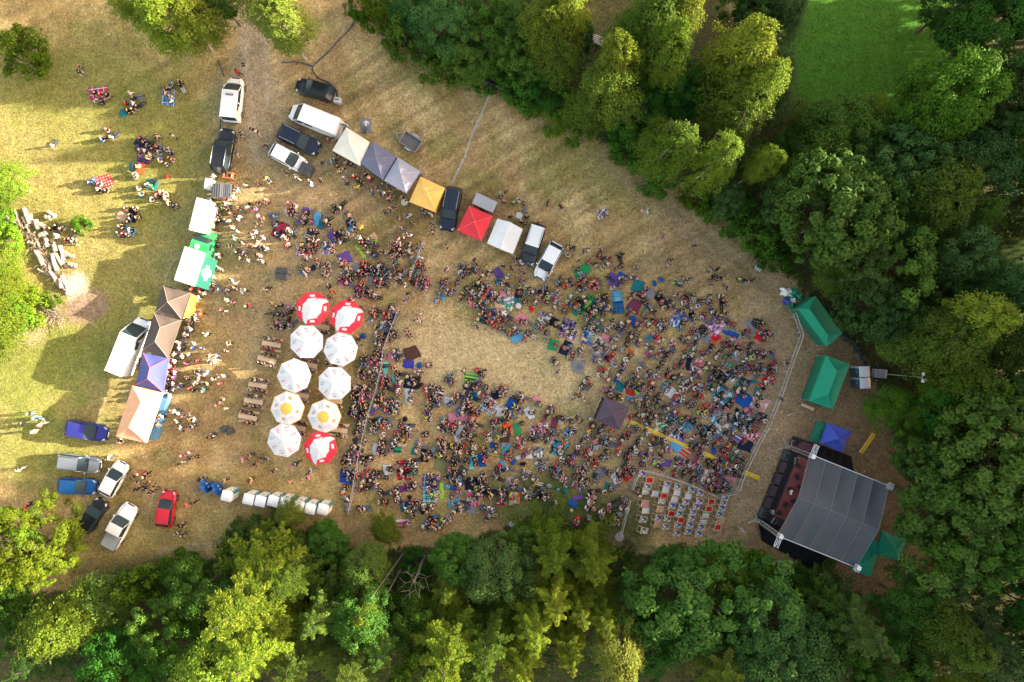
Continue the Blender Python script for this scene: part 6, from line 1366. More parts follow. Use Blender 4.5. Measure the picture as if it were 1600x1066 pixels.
# boulder, wooden crossing bridge in the upper woods, path lamp post
def rocks():
    for (px, py, r_, lab) in ((802, 820, .42, "pale rounded boulder lying in the green grass below the crowd"),):
        p = P(px, py, .2); b = MB(); b.smooth = True; b.ball((0, 0, .12), r_, mat("boulder", (.38, .34, .32), .9, var=.2, bump=.4), 12, 7, sc_=(1.3, .9, .7), jit=.08); tag(b.build("boulder", None, (p.x, p.y, 0)), lab, "rock")
    p = P(930, 60, .5); r = empty("bench", (p.x, p.y, 0), R(-24), "grey slatted bench standing in the woods above the clearing", "bench"); b = MB()
    for k in range(5): b.box((0, -.4 + k * .2, .45), (1.9, .12, .04), mat("weathered_wood", (.40, .38, .36), .85, var=.2))
    b.build("slats", r)
    for x in (-.8, .8): b = MB(); b.box((x, 0, .22), (.08, .9, .4), DEADWOOD); b.build("leg", r)
rocks()
def birch_stems():
    for (x0, y0, x1, y1, lab) in ((334, 82, 312, 48, "slanting pale stem reaching under the birches at the top left"),):
        a, c = P(x0, y0, .3), P(x1, y1, 6); b = MB(); b.tube([a, a.lerp(c, .5), c], [.10, .09, .05], BIRCHBARK, 6); tag(b.build("leaning_birch"), lab, "birch stem")
birch_stems()
# ------------------------------------------------------------------ people
SKINS = [(.55, .33, .23), (.62, .40, .29), (.48, .28, .19)]
BOTS = dict(dark_jeans=(.035, .05, .09), black=(.018, .018, .02), blue_jeans=(.10, .16, .28), khaki=(.33, .27, .18), grey=(.16, .16, .17), pale=(.5, .48, .45))
HAIRC = dict(dark=(.022, .016, .012), brown=(.10, .055, .03), blond=(.24, .16, .075), grey=(.22, .21, .20), cap=(.55, .06, .06), hat=(.50, .40, .26))
def skel_mesh(name, pose, detail):
    """one continuous skinned body; returns a mesh with slots skin, top, bottoms, shoes"""
    V, E, RD, SG = [], [], [], []      # SG: material of the edge leading to the vertex
    def v(p, r, par=None, m=1):
        V.append(p); RD.append(r)
        if par is not None: E.append((par, len(V) - 1)); SG.append(m)
        return len(V) - 1
    P_ = pose
    pel = v(P_["pelvis"], .135); sp = v(P_["spine"], .125, pel, 1); ch = v(P_["chest"], .145, sp, 1); nk = v(P_["neck"], .058, ch, 0)
    h0 = v(P_["h0"], .082, nk, 0); h1 = v(P_["h1"], .104, h0, 0); h2 = v(P_["h2"], .075, h1, 0)
    if detail:
        f = Vector(P_["face"]); c = Vector(P_["h1"]); side = f.cross(Vector((0, 0, 1)) if abs(f.z) < .9 else Vector((1, 0, 0))).normalized()
        c0 = Vector(P_["h0"]).lerp(c, .6); v(tuple(c0 + f * .118), .014, h0, 0)
    for s_ in (-1, 1):
        n = "L" if s_ > 0 else "R"
        sh = v(P_["sh" + n], .072, ch, 1); el = v(P_["el" + n], .046, sh, 1); wr = v(P_["wr" + n], .031, el, P_.get("sleeve", 0)); ha = v(P_["ha" + n], .034, wr, 0)
        if detail:
            d = (Vector(P_["ha" + n]) - Vector(P_["wr" + n])).normalized(); u = d.cross(Vector((0, 0, 1)) if abs(d.z) < .9 else Vector((1, 0, 0))).normalized(); w_ = d.cross(u)
            for q, (o, L) in enumerate(((-.030, .062), (-.010, .074), (.010, .070), (.030, .055))):
                b0 = Vector(P_["ha" + n]) + u * o + d * .030; k = v(tuple(b0), .010, ha, 0); k = v(tuple(b0 + d * L * .55 - w_ * .012), .0085, k, 0); v(tuple(b0 + d * L * .85 - w_ * .034), .007, k, 0)
            b0 = Vector(P_["ha" + n]) - d * .012 + u * .044; k = v(tuple(b0), .011, ha, 0); v(tuple(b0 + d * .045 + u * .012), .009, k, 0)
        hp = v(P_["hp" + n], .098, pel, 2); kn = v(P_["kn" + n], .060, hp, 2); an = v(P_["an" + n], .040, kn, P_.get("trouser", 2)); to = v(P_["to" + n], .036, an, 3)
    me = bpy.data.meshes.new(name); me.from_pydata([tuple(x) for x in V], E, []); o = bpy.data.objects.new(name, me); COL.objects.link(o)
    md = o.modifiers.new("skin", 'SKIN'); md.branch_smoothing = .6; md.use_smooth_shade = True
    if not me.skin_vertices: 
        bpy.context.view_layer.objects.active = o
    for i, r_ in enumerate(RD): me.skin_vertices[0].data[i].radius = (r_, r_); me.skin_vertices[0].data[i].use_root = (i == 0)
    if detail: o.modifiers.new("sub", 'SUBSURF').render_levels = 1; o.modifiers["sub"].levels = 1
    dg = bpy.context.evaluated_depsgraph_get(); out = bpy.data.meshes.new_from_object(o.evaluated_get(dg)); out.name = name
    bpy.data.objects.remove(o); bpy.data.meshes.remove(me)
    A = np.array([V[a] for a, b in E], float); B = np.array([V[b] for a, b in E], float); SGn = np.array(SG)
    nf = len(out.polygons); C = np.array([p.center for p in out.polygons])
    AB = B - A; t = np.clip(((C[:, None] - A[None]) * AB).sum(-1) / (AB ** 2).sum(-1), 0, 1); dd = np.linalg.norm(C[:, None] - (A + t[..., None] * AB), axis=-1)
    sgi = dd.argmin(1); mi = SGn[sgi].copy(); mi[(mi == 0) & (C[:, 2] < -9)] = 0
    out.polygons.foreach_set("material_index", mi.astype(np.int32)); out.polygons.foreach_set("use_smooth", np.ones(nf, bool))
    for _ in range(4): out.materials.append(None)
    return out
def sym(d):
    o = dict(d)
    for k in list(d):
        if k.endswith("L") and k[:-1] + "R" not in d: x, y, z = d[k]; o[k[:-1] + "R"] = (x, -y, z)
    return o
def mkpose(lean=0.0, **kw): return sym(kw)
POSES = {
 "u": mkpose(pelvis=(0, 0, .95), spine=(0, 0, 1.14), chest=(0, 0, 1.34), neck=(.01, 0, 1.49), h0=(.03, 0, 1.56), h1=(.02, 0, 1.64), h2=(.0, 0, 1.71), face=(1, 0, 0), shL=(0, .185, 1.41), elL=(-.03, .245, 1.13), wrL=(.06, .25, .90), haL=(.10, .24, .83), hpL=(0, .10, .90), knL=(.03, .11, .50), anL=(-.01, .12, .09), toL=(.15, .14, .045)),
 "a": mkpose(pelvis=(0, 0, .95), spine=(0, 0, 1.14), chest=(.01, 0, 1.34), neck=(.03, 0, 1.49), h0=(.07, 0, 1.55), h1=(.06, 0, 1.63), h2=(.04, 0, 1.70), face=(.9, 0, -.4), shL=(.02, .185, 1.41), elL=(.04, .24, 1.15), wrL=(.26, .12, 1.18), haL=(.33, .07, 1.22), hpL=(0, .10, .90), knL=(.02, .14, .50), anL=(-.02, .16, .09), toL=(.14, .19, .045)),
 "q": mkpose(pelvis=(0, 0, .93), spine=(.01, 0, 1.12), chest=(.04, 0, 1.32), neck=(.06, 0, 1.47), h0=(.09, 0, 1.54), h1=(.08, 0, 1.62), h2=(.06, 0, 1.69), face=(1, 0, 0), shL=(.03, .185, 1.39), elL=(-.12, .24, 1.14), wrL=(-.02, .25, .93), haL=(.04, .24, .87), shR=(.05, -.185, 1.39), elR=(.14, -.23, 1.14), wrR=(.32, -.2, 1.02), haR=(.39, -.19, 1.0),
              hpL=(0, .10, .89), knL=(.22, .10, .52), anL=(.32, .10, .11), toL=(.47, .12, .07), hpR=(0, -.10, .89), knR=(.04, -.11, .48), anR=(-.30, -.11, .18), toR=(-.22, -.12, .05)),
 "s": mkpose(pelvis=(0, 0, .13), spine=(.02, 0, .32), chest=(.05, 0, .52), neck=(.08, 0, .67), h0=(.12, 0, .74), h1=(.11, 0, .82), h2=(.09, 0, .89), face=(.95, 0, -.2), shL=(.05, .185, .59), elL=(.12, .25, .34), wrL=(.30, .17, .28), haL=(.36, .12, .27), hpL=(.02, .10, .12), knL=(.36, .30, .16), anL=(.34, -.02, .08), toL=(.26, -.14, .06), knR=(.34, -.30, .18), anR=(.46, .02, .09), toR=(.42, .16, .06), hpR=(.02, -.10, .12)),
 "x": mkpose(pelvis=(0, 0, .13), spine=(-.06, 0, .31), chest=(-.14, 0, .49), neck=(-.16, 0, .64), h0=(-.14, 0, .71), h1=(-.16, 0, .79), h2=(-.19, 0, .85), face=(1, 0, .05), shL=(-.15, .185, .55), elL=(-.27, .25, .32), wrL=(-.34, .26, .08), haL=(-.40, .28, .04), hpL=(.02, .10, .12), knL=(.44, .12, .24), anL=(.86, .10, .08), toL=(.92, .13, .20), knR=(.42, -.13, .14), anR=(.85, -.10, .08), toR=(.92, -.13, .20), hpR=(.02, -.10, .12)),
 "h": mkpose(pelvis=(0, 0, .13), spine=(.04, 0, .31), chest=(.11, 0, .49), neck=(.16, 0, .63), h0=(.20, 0, .70), h1=(.19, 0, .78), h2=(.17, 0, .85), face=(1, 0, 0), shL=(.12, .185, .56), elL=(.30, .24, .42), wrL=(.48, .10, .36), haL=(.52, .03, .35), hpL=(.02, .10, .12), knL=(.38, .14, .50), anL=(.46, .12, .08), toL=(.60, .14, .05)),
 "b": mkpose(pelvis=(0, 0, .57), spine=(.01, 0, .76), chest=(.06, 0, .96), neck=(.10, 0, 1.10), h0=(.14, 0, 1.17), h1=(.13, 0, 1.25), h2=(.11, 0, 1.32), face=(.95, 0, -.25), shL=(.06, .185, 1.03), elL=(.14, .24, .80), wrL=(.36, .14, .82), haL=(.43, .10, .82), hpL=(.02, .10, .55), knL=(.42, .12, .53), anL=(.42, .12, .09), toL=(.56, .13, .05)),
 "l": mkpose(pelvis=(0, 0, .13), spine=(-.20, 0, .13), chest=(-.42, 0, .14), neck=(-.58, 0, .13), h0=(-.65, 0, .14), h1=(-.73, 0, .13), h2=(-.80, 0, .13), face=(0, 0, 1), shL=(-.50, .18, .11), elL=(-.26, .32, .06), wrL=(-.04, .24, .10), haL=(.02, .20, .14), hpL=(.03, .10, .12), knL=(.44, .13, .20), anL=(.84, .12, .07), toL=(.88, .15, .20)),
}
def hair_mesh(pose, style):
    p = POSES[pose]; c = Vector(p["h0"]).lerp(Vector(p["h1"]), .75); up = (Vector(p["h2"]) - Vector(p["h0"])).normalized(); f = Vector(p["face"]); c = c - f * .018 + up * .012
    b = MB(); b.smooth = True; m = None
    M = Matrix.Translation(c) @ up.to_track_quat('Z', 'Y').to_matrix().to_4x4()
    k = MB(); k.smooth = True
    if style == "cap": k.ball((0, 0, 0), .118, HM, 12, 5, lo=0)
    elif style == "long": k.ball((0, 0, 0), .122, HM, 12, 6, lo=-35); 
    elif style == "hat": k.ball((0, 0, .01), .115, HM, 12, 4, lo=5); k.cyl((0, 0, .02), .185, .015, HM, 14)
    else: k.ball((0, 0, 0), .119, HM, 12, 5, lo=-12)
    k.v = [tuple(M @ Vector(q)) for q in k.v]
    if style == "long":
        n = Vector(p["neck"]); back = c - f * .07; k.tube([back + up * .02, back.lerp(n - f * .10, .6), n - f * .11 - Vector((0, 0, .05 if pose != "l" else 0))], [.085, .07, .03], HM, 8)
    if style == "cap":
        q = c + f * .13 + up * .015; k.box((q.x, q.y, q.z), (.12, .15, .012), HM)
    return k.mesh("hair_" + pose + style, True)
HM = mat("hair_dark", HAIRC["dark"], .6, var=0)
def pm(kind, key, col, rough=.85): return mat(kind + "_" + key, col, rough, var=.08, scale=12)
TOPM = {k: pm("top", CNAME.get(k, k).replace(" ", "_"), c) for k, c in PALL.items() if k in CNAME}
BOTM = {k: pm("bottoms", k, c) for k, c in BOTS.items()}
SKINM = [mat("skin_%s" % n, c, .55, var=.04) for n, c in zip(("fair", "light", "tan"), SKINS)]
HAIRM = {k: mat("hair_" + k, c, .6, var=.1) for k, c in HAIRC.items()}
SHOEM = mat("shoes_dark", (.05, .045, .045), .7)
BODY = {k: skel_mesh("body_" + k, POSES[k], True) for k in POSES}
LOW = {k: skel_mesh("low_" + k, POSES[k], False) for k in POSES}
for k, me in BODY.items():     # eyes sit in the face
    pass
HMESH = {}
def person_obj(x, y, z, rz, pose, top, bot, skin, hairc, hstyle, scale, label, group):
    o = link("person", BODY[pose], None, (x, y, z), rz); o.scale = (scale,) * 3
    for i, m in enumerate((SKINM[skin], TOPM[top], BOTM[bot], SHOEM)): o.material_slots[i].link = 'OBJECT'; o.material_slots[i].material = m
    if (pose, hstyle) not in HMESH: HMESH[(pose, hstyle)] = hair_mesh(pose, hstyle)
    h = link("hair" if hstyle in ("short", "long") else hstyle, HMESH[(pose, hstyle)], o); h.material_slots[0].link = 'OBJECT'; h.material_slots[0].material = HAIRM[hairc]
    tag(o, label, "person", group); return o
HSTYLE = ["short"] * 8 + ["long"] * 8 + ["cap"] * 2 + ["hat"]
LOWD = {}
for k, me in LOW.items():
    n = len(me.vertices); co = np.zeros(n * 3, np.float32); me.vertices.foreach_get("co", co); tri = []; ti = []
    for p in me.polygons:
        vs = list(p.vertices)
        for q in range(1, len(vs) - 1): tri.append((vs[0], vs[q], vs[q + 1])); ti.append(p.material_index)
    LOWD[k] = (co.reshape(-1, 3), np.array(tri), np.array(ti))
LOWH = {}
for k in POSES:
    for st in ("short", "long", "cap", "hat"):
        me = hair_mesh(k, st); co = np.zeros(len(me.vertices) * 3, np.float32); me.vertices.foreach_get("co", co); tri = []
        for p in me.polygons:
            vs = list(p.vertices)
            for q in range(1, len(vs) - 1): tri.append((vs[0], vs[q], vs[q + 1]))
        LOWH[(k, st)] = (co.reshape(-1, 3), np.array(tri)); 
# survey of the crowd: tile origin and scale, then <colour><pose>x,y tokens (u standing/walking, s x h sitting, l lying)
CROWD = """
@860 430 8
cs8,9 ks12,3 ys19,7 rs15,13 rs19,11 ns23,5 vs25,9 es35,3 os42,6 rx36,12 ds33,17 ns41,15 os54,3 os49,11 zx54,9 gx62,6 bs57,14 os54,16 ks73,2 ws88,2 rs93,3 ps77,13 ns86,10 ws101,1 lx157,9
cs8,21 zs7,19 rs6,27 ws6,33 ks4,38 ds10,33 cs24,26 ws20,33 rs18,38 ns24,35 fs16,44 ks40,26 kx35,31 ks42,31 rs33,36 zs30,39 gs34,42 ks46,41 ns53,37 bs57,36 ks49,45 ws54,44 rs50,49 es43,50 gs40,47 ks63,43 zs64,38 ws65,36 bs69,40 wx74,42 ks64,48 ts52,57
ls59,25 px62,31 ks69,24 kx67,28 ns101,23 ks98,28 ps120,15 rs114,22 ks111,24 ks135,22 kx138,22 rs138,32 es146,28 zs140,40 ns150,33 ns154,40 wx157,25 rs102,45 ts98,43 ks96,49 kx117,33 ks119,32 gs118,43 ns126,42 ns129,45 es124,37
ks6,59 kx8,63 es19,55 ks24,66 ws27,71 vs20,70 ps15,72 ws46,55 ks47,61 ks41,66 ws52,65 ns57,68 gs60,62 bs65,58 ws75,64 ks78,58 ns79,64 ws69,67 zs67,64 ws88,62 ks84,65 bs88,69 ns92,65 bs87,59 ks96,57 rs97,58
os107,60 ks108,65 rs114,59 ps116,49 ns118,54 ms118,56 gs121,58 rs122,60 ks126,57 rs131,57 es138,55 ws136,61 os144,54 ks142,66 ks140,69 bl48,73 bl43,80 zl45,82 ws78,79 ks75,80 ws83,78 es81,76 ks56,90 zs61,90 ks68,91 ks60,84 ts63,83 ws79,89
ns100,76 ks99,72 es107,73 ks96,78 nx101,81 bs108,85 ks111,80 ks94,85 cs88,93 ts124,78 ps128,72 es131,73 ps135,81 rs134,77 ks139,79 ws152,83 zx152,88 ks153,86 rs5,86 rs16,89 cs23,88 bs26,96 rs25,102 zs22,101 ws38,93 es36,100 ks35,92 ds3,103
rs77,98 ks78,101 ts68,101 rs74,104 bs55,102 os101,97 ks98,100 ws92,104 ws122,89 ms121,97 vs126,102 ts124,94 rs135,98 ks139,92 ws140,94 ks146,98 ns143,102 ks149,96
@1050 430 8
tu22,5 nu17,6 cu10,10 ru37,9 ku62,4 nu57,3 nu51,12 nu69,15 ku88,6 nu93,8 ku100,7 lu85,5 ps10,23 ks19,26 ks27,26 ks35,30 ks38,32 ws13,33 rs17,33 os20,32 ws31,37 rs24,41 ws26,40 ns11,43 ws14,43 ks47,24 ws47,31 ks48,33 es45,30 ws60,24 ks67,34 kx63,33 bs49,42 ws50,45 ks65,44 ks68,47 ys65,50 zs59,47
rs40,47 ks41,50 mx43,54 ws37,51 ks25,50 zs29,52 ks27,56 ks13,58 ls12,63 bs15,52 es26,65 rs23,70 ks30,68 ks36,70 es30,75 ws31,77 ks42,67 ks38,73 ks43,69 vs53,53 es57,56 nx70,61 rs76,60 ns92,72 rs95,69 ks89,73 ks106,56 ks113,57 ys115,57 ks108,61 rs109,68 ns118,70 ks120,69 bs115,74 ws124,72 rs118,75
es15,78 ks18,77 kx12,79 ms24,88 ns29,84 ws27,91 rs15,94 gs20,94 ws15,101 ws24,99 ns26,103 ks49,88 bs47,93 os42,95 ms37,95 ns40,99 ks51,90 ms66,86 rs63,83 ks70,83 ws77,82 ps81,85 ns81,89 ks75,89 rs72,90 ws80,96 ks84,94 es87,90 ms86,94 gs67,92 ks60,94 ns57,97 ws55,102 gs66,102 ks72,100
ks99,85 kx99,88 ks96,92 es97,96 ls99,101 ws94,104 ks105,95 ks107,99 ms111,97 vs114,96 ws118,97 kx126,97
@1050 560 8
rs4,9 ks9,8 ms13,8 ns11,4 es30,9 ws27,11 ps33,15 ks45,5 ls42,11 gs48,11 ks54,11 ks56,14 ks53,18 ks63,9 es64,6 cs69,6 ks26,19 kx29,22 ks11,19 gs6,26 ws24,25 ks2,22 ks74,15 ns77,19 ks82,10 ks86,9 vs93,12 ws86,20 rs83,18 ns94,15 vs91,8 ws92,4
rs100,10 es106,8 ks111,7 cs115,13 ys115,17 ks107,15 rs108,17 ts107,21 ms128,6 ks124,9 rs129,9 ks125,14 rs122,18 ws117,29 es125,22 rs111,32 vs48,23 ns46,28 ns49,29 cs45,36 ks48,38 ks58,26 ks60,28 ks62,22 gs52,33 kx64,33 ns90,27 gs90,31 vs86,34 ks88,36
ws18,28 ks22,31 ws27,37 ws15,37 es15,28 ws14,35 os33,32 cs35,33 bs31,37 es35,40 rs39,35 os28,44 ks31,47 rs30,50 nx59,47 zs64,46 ks62,42 ws56,51 ks80,40 ks82,37 ms83,43 ks89,44 ts107,38 cs107,43 ws108,41 ks107,58 ts113,47 zs104,52 ku142,6 ku136,51
zs11,43 ws13,48 rs4,48 ws12,52 ws9,44 vs1,55 bs6,57 ks19,56 es24,55 gs26,57 ks21,60 ws20,58 os42,58 rs44,61 os35,61 ys40,67 ms53,67 ms54,63 ls32,67 ks38,70 ps50,58 ks53,59 ks58,60 bs52,66 ns52,71 ks65,61 ks70,56 ps68,63 ks74,52 fs72,58 ks75,54
vs2,66 rs7,68 bs3,72 ts6,77 ks14,75 ks18,73 ls10,76 ks24,77 es4,79 ks59,77 ws62,76 ks63,72 zs64,79 ws68,76 ks71,71 es60,73 ks28,82 ks32,85 ns29,77 ks50,84 ks48,88 ks52,88 ts39,85 cs43,90 ks37,91 ws45,93 ks86,77 ks89,80 ns84,74
vs96,67 ks97,66 ms94,69 ps92,64 ks104,76 bs107,71 ms107,80 ns113,70 ks103,80 ws115,77 rs110,78 ls82,93 bs76,88 ws77,92 ks84,86 os104,89 ns97,90 ks95,86 rs90,103 bs4,92 ws9,89 ks7,93 zs2,90 rs15,97 ks13,97 ks36,94 ks30,96 ws28,101 ks38,99 ks43,99 es47,102 ks54,94 ks66,93 es66,97 fs70,92 rs60,103 ms75,103
@860 560 8
ns4,3 ws7,5 eu8,17 es37,9 ks45,24 ws42,29 ks40,34 ws37,36 rs48,32 zu30,49 ku36,46 wu41,50 bs54,3 ws60,3 gs62,10 rs61,14 os68,13 ys67,20 ws59,20 ns63,18 ms71,26 cs79,7 ws77,6 es82,6 ks90,7 es91,12 ks88,15 ws93,4 ks83,20 zs88,26
ws109,12 ks104,19 ps105,18 ws107,23 ks105,25 es102,21 cs114,4 ns123,15 cs119,21 ns123,22 ws130,21 rs134,22 ks138,5 ks134,11 gs135,13 rs155,10 ks148,16 os147,21 ks152,23 gs157,26 ns147,14 ys111,29 cs113,27 ns115,32 rs126,29 ms124,35 ns128,37 zs121,39 zs124,41
ks94,34 ns96,31 ks103,34 ns108,37 ns112,40 ks75,36 es77,38 ms66,39 es67,41 zs73,45 ks77,48 ks84,47 ys86,51 bs99,52 zs107,52 zs111,51 ws110,57 ks119,48 es109,61 cs141,35 ks144,32 ns147,34 ws145,39 cs143,32 ns136,44 ks133,48 ks131,51 kx137,55 vs150,57 bs156,57 rs157,49 ws159,50 zs121,55 ks118,59 es122,61 ts125,60 gs132,60 zs124,62
es144,63 ks145,61 ks141,60 vs154,66 rs157,67 bs152,70 ts145,72 ts138,73 ws115,70 ks107,71 ks119,69 ns126,67 ks122,74 ks124,77 ws122,84 ks125,82 es114,79 os114,75 zs132,74 ks134,72 ks130,70 rs140,77 ws145,78 rs99,74 ws98,85 rs96,93 ks97,95 ts105,86 ks108,88 ns92,99 ns90,97 ks95,99 ns88,102
ns144,87 ks145,92 ns142,93 bs157,92 ns155,90 es155,80 ks118,90 ws121,93 gs112,100 ks108,103 rs127,100 ks133,100 ks138,102 ws143,102 ks8,74 ns12,75 ns17,78 ks24,77 ls26,81 ks32,74 zs35,77 rs26,85 cs21,88 ts25,88 cs22,95 ws25,94 bs2,92 ns2,95 vs1,97 os15,105 cs18,104 ks39,103
nu49,74 ks50,82 ms49,86 ns52,84 ys47,91 bs61,90 ws63,92 ks60,91 cs43,97 ws46,99 os44,98 zs57,98 ks59,95 ps54,103 ks56,100 cs71,99 nx77,101 os75,89 ks66,84 cs68,105 rs87,104
@860 690 8
ps10,7 ts4,10 gs16,10 ws10,13 ks14,11 os15,1 ws33,6 ps33,8 ns31,13 ks35,14 ks38,1 ws40,1 es52,7 cs56,7 ps48,12 ws48,14 rs47,11 zs44,19 ms42,18 ks47,21 rs48,23 ws47,27 os55,22 rx54,25 zs54,32 ks57,24 ws68,2 kx73,4 ns65,1 rs86,4 rs83,12 ws84,14 rs87,2
ks68,12 es71,14 ks64,20 ws66,21 ns62,19 es69,21 ws105,8 ks101,10 ks98,13 ws101,16 ks95,17 os97,21 ks92,21 ks97,24 ks94,26 ws105,12 ks108,3 es110,1 ws126,5 es124,10 ls135,11 ps138,12 ks137,17 ms147,11 ws145,9 ns140,3 vs112,16 ks114,18 ks119,18 ws116,21 ns121,17 ns115,29 bs116,29 ks112,28 ll135,26 kx135,31
ws12,22 rs10,26 ws15,23 ks24,19 vs27,21 rs24,26 ks21,27 ns24,30 ts30,34 rs32,37 ms35,36 ns38,38 ws41,39 ks40,32 es41,31 ns44,38 ns28,43 ns38,40 cs9,34 rs6,32 ns1,34 ns3,40 bs4,45 ts6,45 ks1,43 ks13,39 ws14,41 vs14,46 zs12,48 ws18,48
ks34,49 ws40,49 ks44,49 os32,54 rs30,56 ns36,56 ks40,55 es31,51 zs37,52 ks43,52 ks71,38 fs71,40 bs67,34 ks57,43 es55,49 cx60,48 ws56,51 ks90,32 ms96,32 ns97,35 ks102,36 ks101,39 rs95,43 ks92,42 ws84,38 ks83,41 ws80,48 ks82,48 ks85,47 ks73,58 ws66,63 zs67,63 ts74,61 kx78,60
ns50,62 ns53,63 ws49,69 ms50,69 ws47,76 ps52,76 ws48,75 rs47,81 zs51,84 ws44,84 ks50,85 bs91,74 bs89,75 ks87,72 os90,76 ks93,76 ps72,80 vx75,79 os72,87 ks87,83 es86,84 cs85,91 ws94,86 ks82,89 ws61,90 ks62,92 es62,96 ws64,89 ns46,98 bs46,96 ls79,97 ns77,97 ps82,98 ws77,103 es82,104
ws5,79 ks3,77 es17,56 ks33,100 rs30,103 gs58,105 ku109,58 nu111,67
@1050 690 8
ks24,4 ns29,8 ks27,10 rs35,12 ps38,7 es39,9 ns33,3 ws43,4 ks41,2 ks32,17 es37,18 ks67,13 ks74,6 ys73,6 ns62,10 rs65,17 ns52,5 os58,3 ms57,1 ws80,13 ts83,16 ts80,15 gs75,21 rs79,23 ks88,20 rs90,20 gs85,25 ks82,28 ms71,29 ws75,37 ws79,32 ks68,39 ns78,42 es70,40 ks81,42 ns86,34 ms84,29
ks4,22 ks6,25 rs6,29 ws7,30 ms13,29 ks19,25 ms29,22 rs31,24 ws21,29 ps25,31 es33,31 ks44,24 ks47,28 ns45,31 ks50,25 ws57,30 rs57,28 ks53,34 ns60,22 es58,23 bs64,25 ys68,28 ks14,38 ns15,40 ns13,43 ks23,38 cs32,35 bs32,37 ns36,38 bs33,40 rs1,40 ks3,36 ks2,43 ks25,48 ks26,46 ks29,48 ns23,50 zs25,50
ns59,39 cs60,37 ms57,42 ms59,49 ks49,42 fs48,41 zs51,46 ks52,52 ws38,46 ws37,50 ks41,50 ns39,55 bs39,55 ms43,47 ks45,52 zs48,56 ms52,54 ys49,59 rs46,62 ks55,60 ks53,62 vs67,53 ns66,59 ts65,60 ts73,60 ks61,60 ns60,62 ks67,50 vs57,55 ws66,54 es46,49
@670 400 8
mu21,18 wu24,16 bs37,11 ws38,18 es42,12 ks43,18 ks48,19 zs52,14 ws58,16 ku59,9 ku57,5 yu71,13 eu69,17 ru63,22 wu66,23 ws74,20 ks72,21 ku93,13 ku103,15 ku110,3 eu107,8 wu115,9 bu124,11 vu114,19 ku118,21 zu150,22 cu148,28
ks15,31 ks20,29 os19,30 bs15,38 ks37,27 ks35,29 es40,24 ks33,34 rs29,40 bs25,46 ws22,44 ks23,47 cs11,48 bs7,54 zs40,48 zs36,53 ks45,39 ks47,41 ks61,31 es61,33 ks57,36 ks64,35 ws66,40 bs73,36 os76,39 ks61,41 rs71,44 os70,48 ws63,47 bs55,48 ns53,46 ws52,45 ks49,52 rs50,53 ps50,60 rs53,60 ps48,58 os66,53 ws64,57 ts70,55 rs65,52 bs77,44 ws80,46 ns84,50 ks85,51 rs78,52 bs76,51 zs82,47
ns59,62 ks64,62 ks67,64 ks69,65 ts89,27 ns90,33 ks96,27 es94,25 ws97,24 ks94,31 cs86,33 zs94,28 gs115,35 ls116,38 ms115,30 ks97,43 es95,42 rs111,45 ks118,56 ns119,55 ts124,45 ks124,40 ts122,47 ks129,44 bs136,44 ns139,48 rs136,50 os134,51 ws132,57 ns131,57 ks147,45 ls146,51 rs143,55 ks146,57 es144,45 cs144,38 kx150,47
bs80,67 bs82,70 os77,74 bs80,76 ns83,74 rs65,71 ks69,74 ws66,73 gs63,80 rs56,79 ku61,89 bs73,79 ns72,81 ks70,80 os80,84 rs79,87 rs86,80 ks88,77 rs93,79 ms94,80 wl97,74 kx97,82 rs88,91 ns90,91 cs91,92 ys99,92 ks99,97 rs105,91 ws105,90 cs112,91 ns108,94 ns121,96 nx127,98 ws122,97
ps110,81 zs119,81 ks118,83 bs143,71 wx142,80 bs139,80 ks150,73 ks156,83 ts133,85 cs132,90 cs135,87 rs139,89 ks136,92 ks145,95 ns146,94 es145,103 rs119,104
@680 560 8
cs17,21 ks12,26 es19,24 ns18,30 ks18,33 bs18,29 ku35,17 rs50,14 ks53,17 ns55,19 bs58,21 ku62,15 ks40,29 ks37,33 bs49,27 bs54,29 ns52,31 ks46,37 ws51,36 ks48,38 zs35,42 bs41,43 ts61,38 ks62,35 zx67,42 cx69,42 ws54,43 ms58,45 rs59,46 zs65,45 zs76,36 ns80,37 os85,36 ws87,39 zs80,42 ns79,46 zs83,45
ps23,45 zs27,47 es20,50 bs18,55 bs21,53 bs15,58 fs35,51 ws40,53 es43,46 ks36,53 zs42,57 ns32,56 bs31,60 ks40,60 ts47,50 bs27,64 ws34,62 bs26,70 ts33,67 ks38,66 ks44,65 os47,65 rs45,71 ks50,66 ks51,70 es29,80 ks25,81 ks64,58 rs68,55 zs67,63 ks66,59 es10,76 ks8,78 rs9,82 rs12,83 ks14,81 rs19,85 ps18,83 os22,86 gs14,89 es11,91 ks3,86 ks20,94 cs23,87
rs42,77 ws45,79 ks39,81 rs44,86 ks48,80 kx51,83 ws48,85 ns46,82 kx38,91 ks33,94 rs34,97 ks42,99 rs41,100 ks40,97 es28,97 ws87,64 ks84,67 cs92,68 es88,70 ks85,72 ws94,71 ks90,73 ns83,70 ms75,77 ns82,79 ns69,79 ks72,83 es74,88 ts68,89 zs67,91 ws65,97 rs60,95 zs63,101 ws66,101 ks70,84 ks86,91 ks84,94 ls80,98 ks106,81
ks98,49 ks104,53 gs106,53 ns104,46 nx106,47 ys100,60 yx103,63 es102,44 bs105,65 ws110,49 gs125,58 ks128,55 ks117,68 ws120,66 ns142,61 ws143,60 bs142,66 rs139,65 ks137,72 ms134,77 zs129,82 ks139,73 ks145,62 cs144,67 rs124,86 ms135,91 es120,94 ks119,101 wx124,96 ks122,103 es132,98 bs146,93 ns148,94 ms143,97 ws141,101 cs143,102 ks137,105 rs102,99 ks105,99 ps104,104 ks109,104
@680 690 8
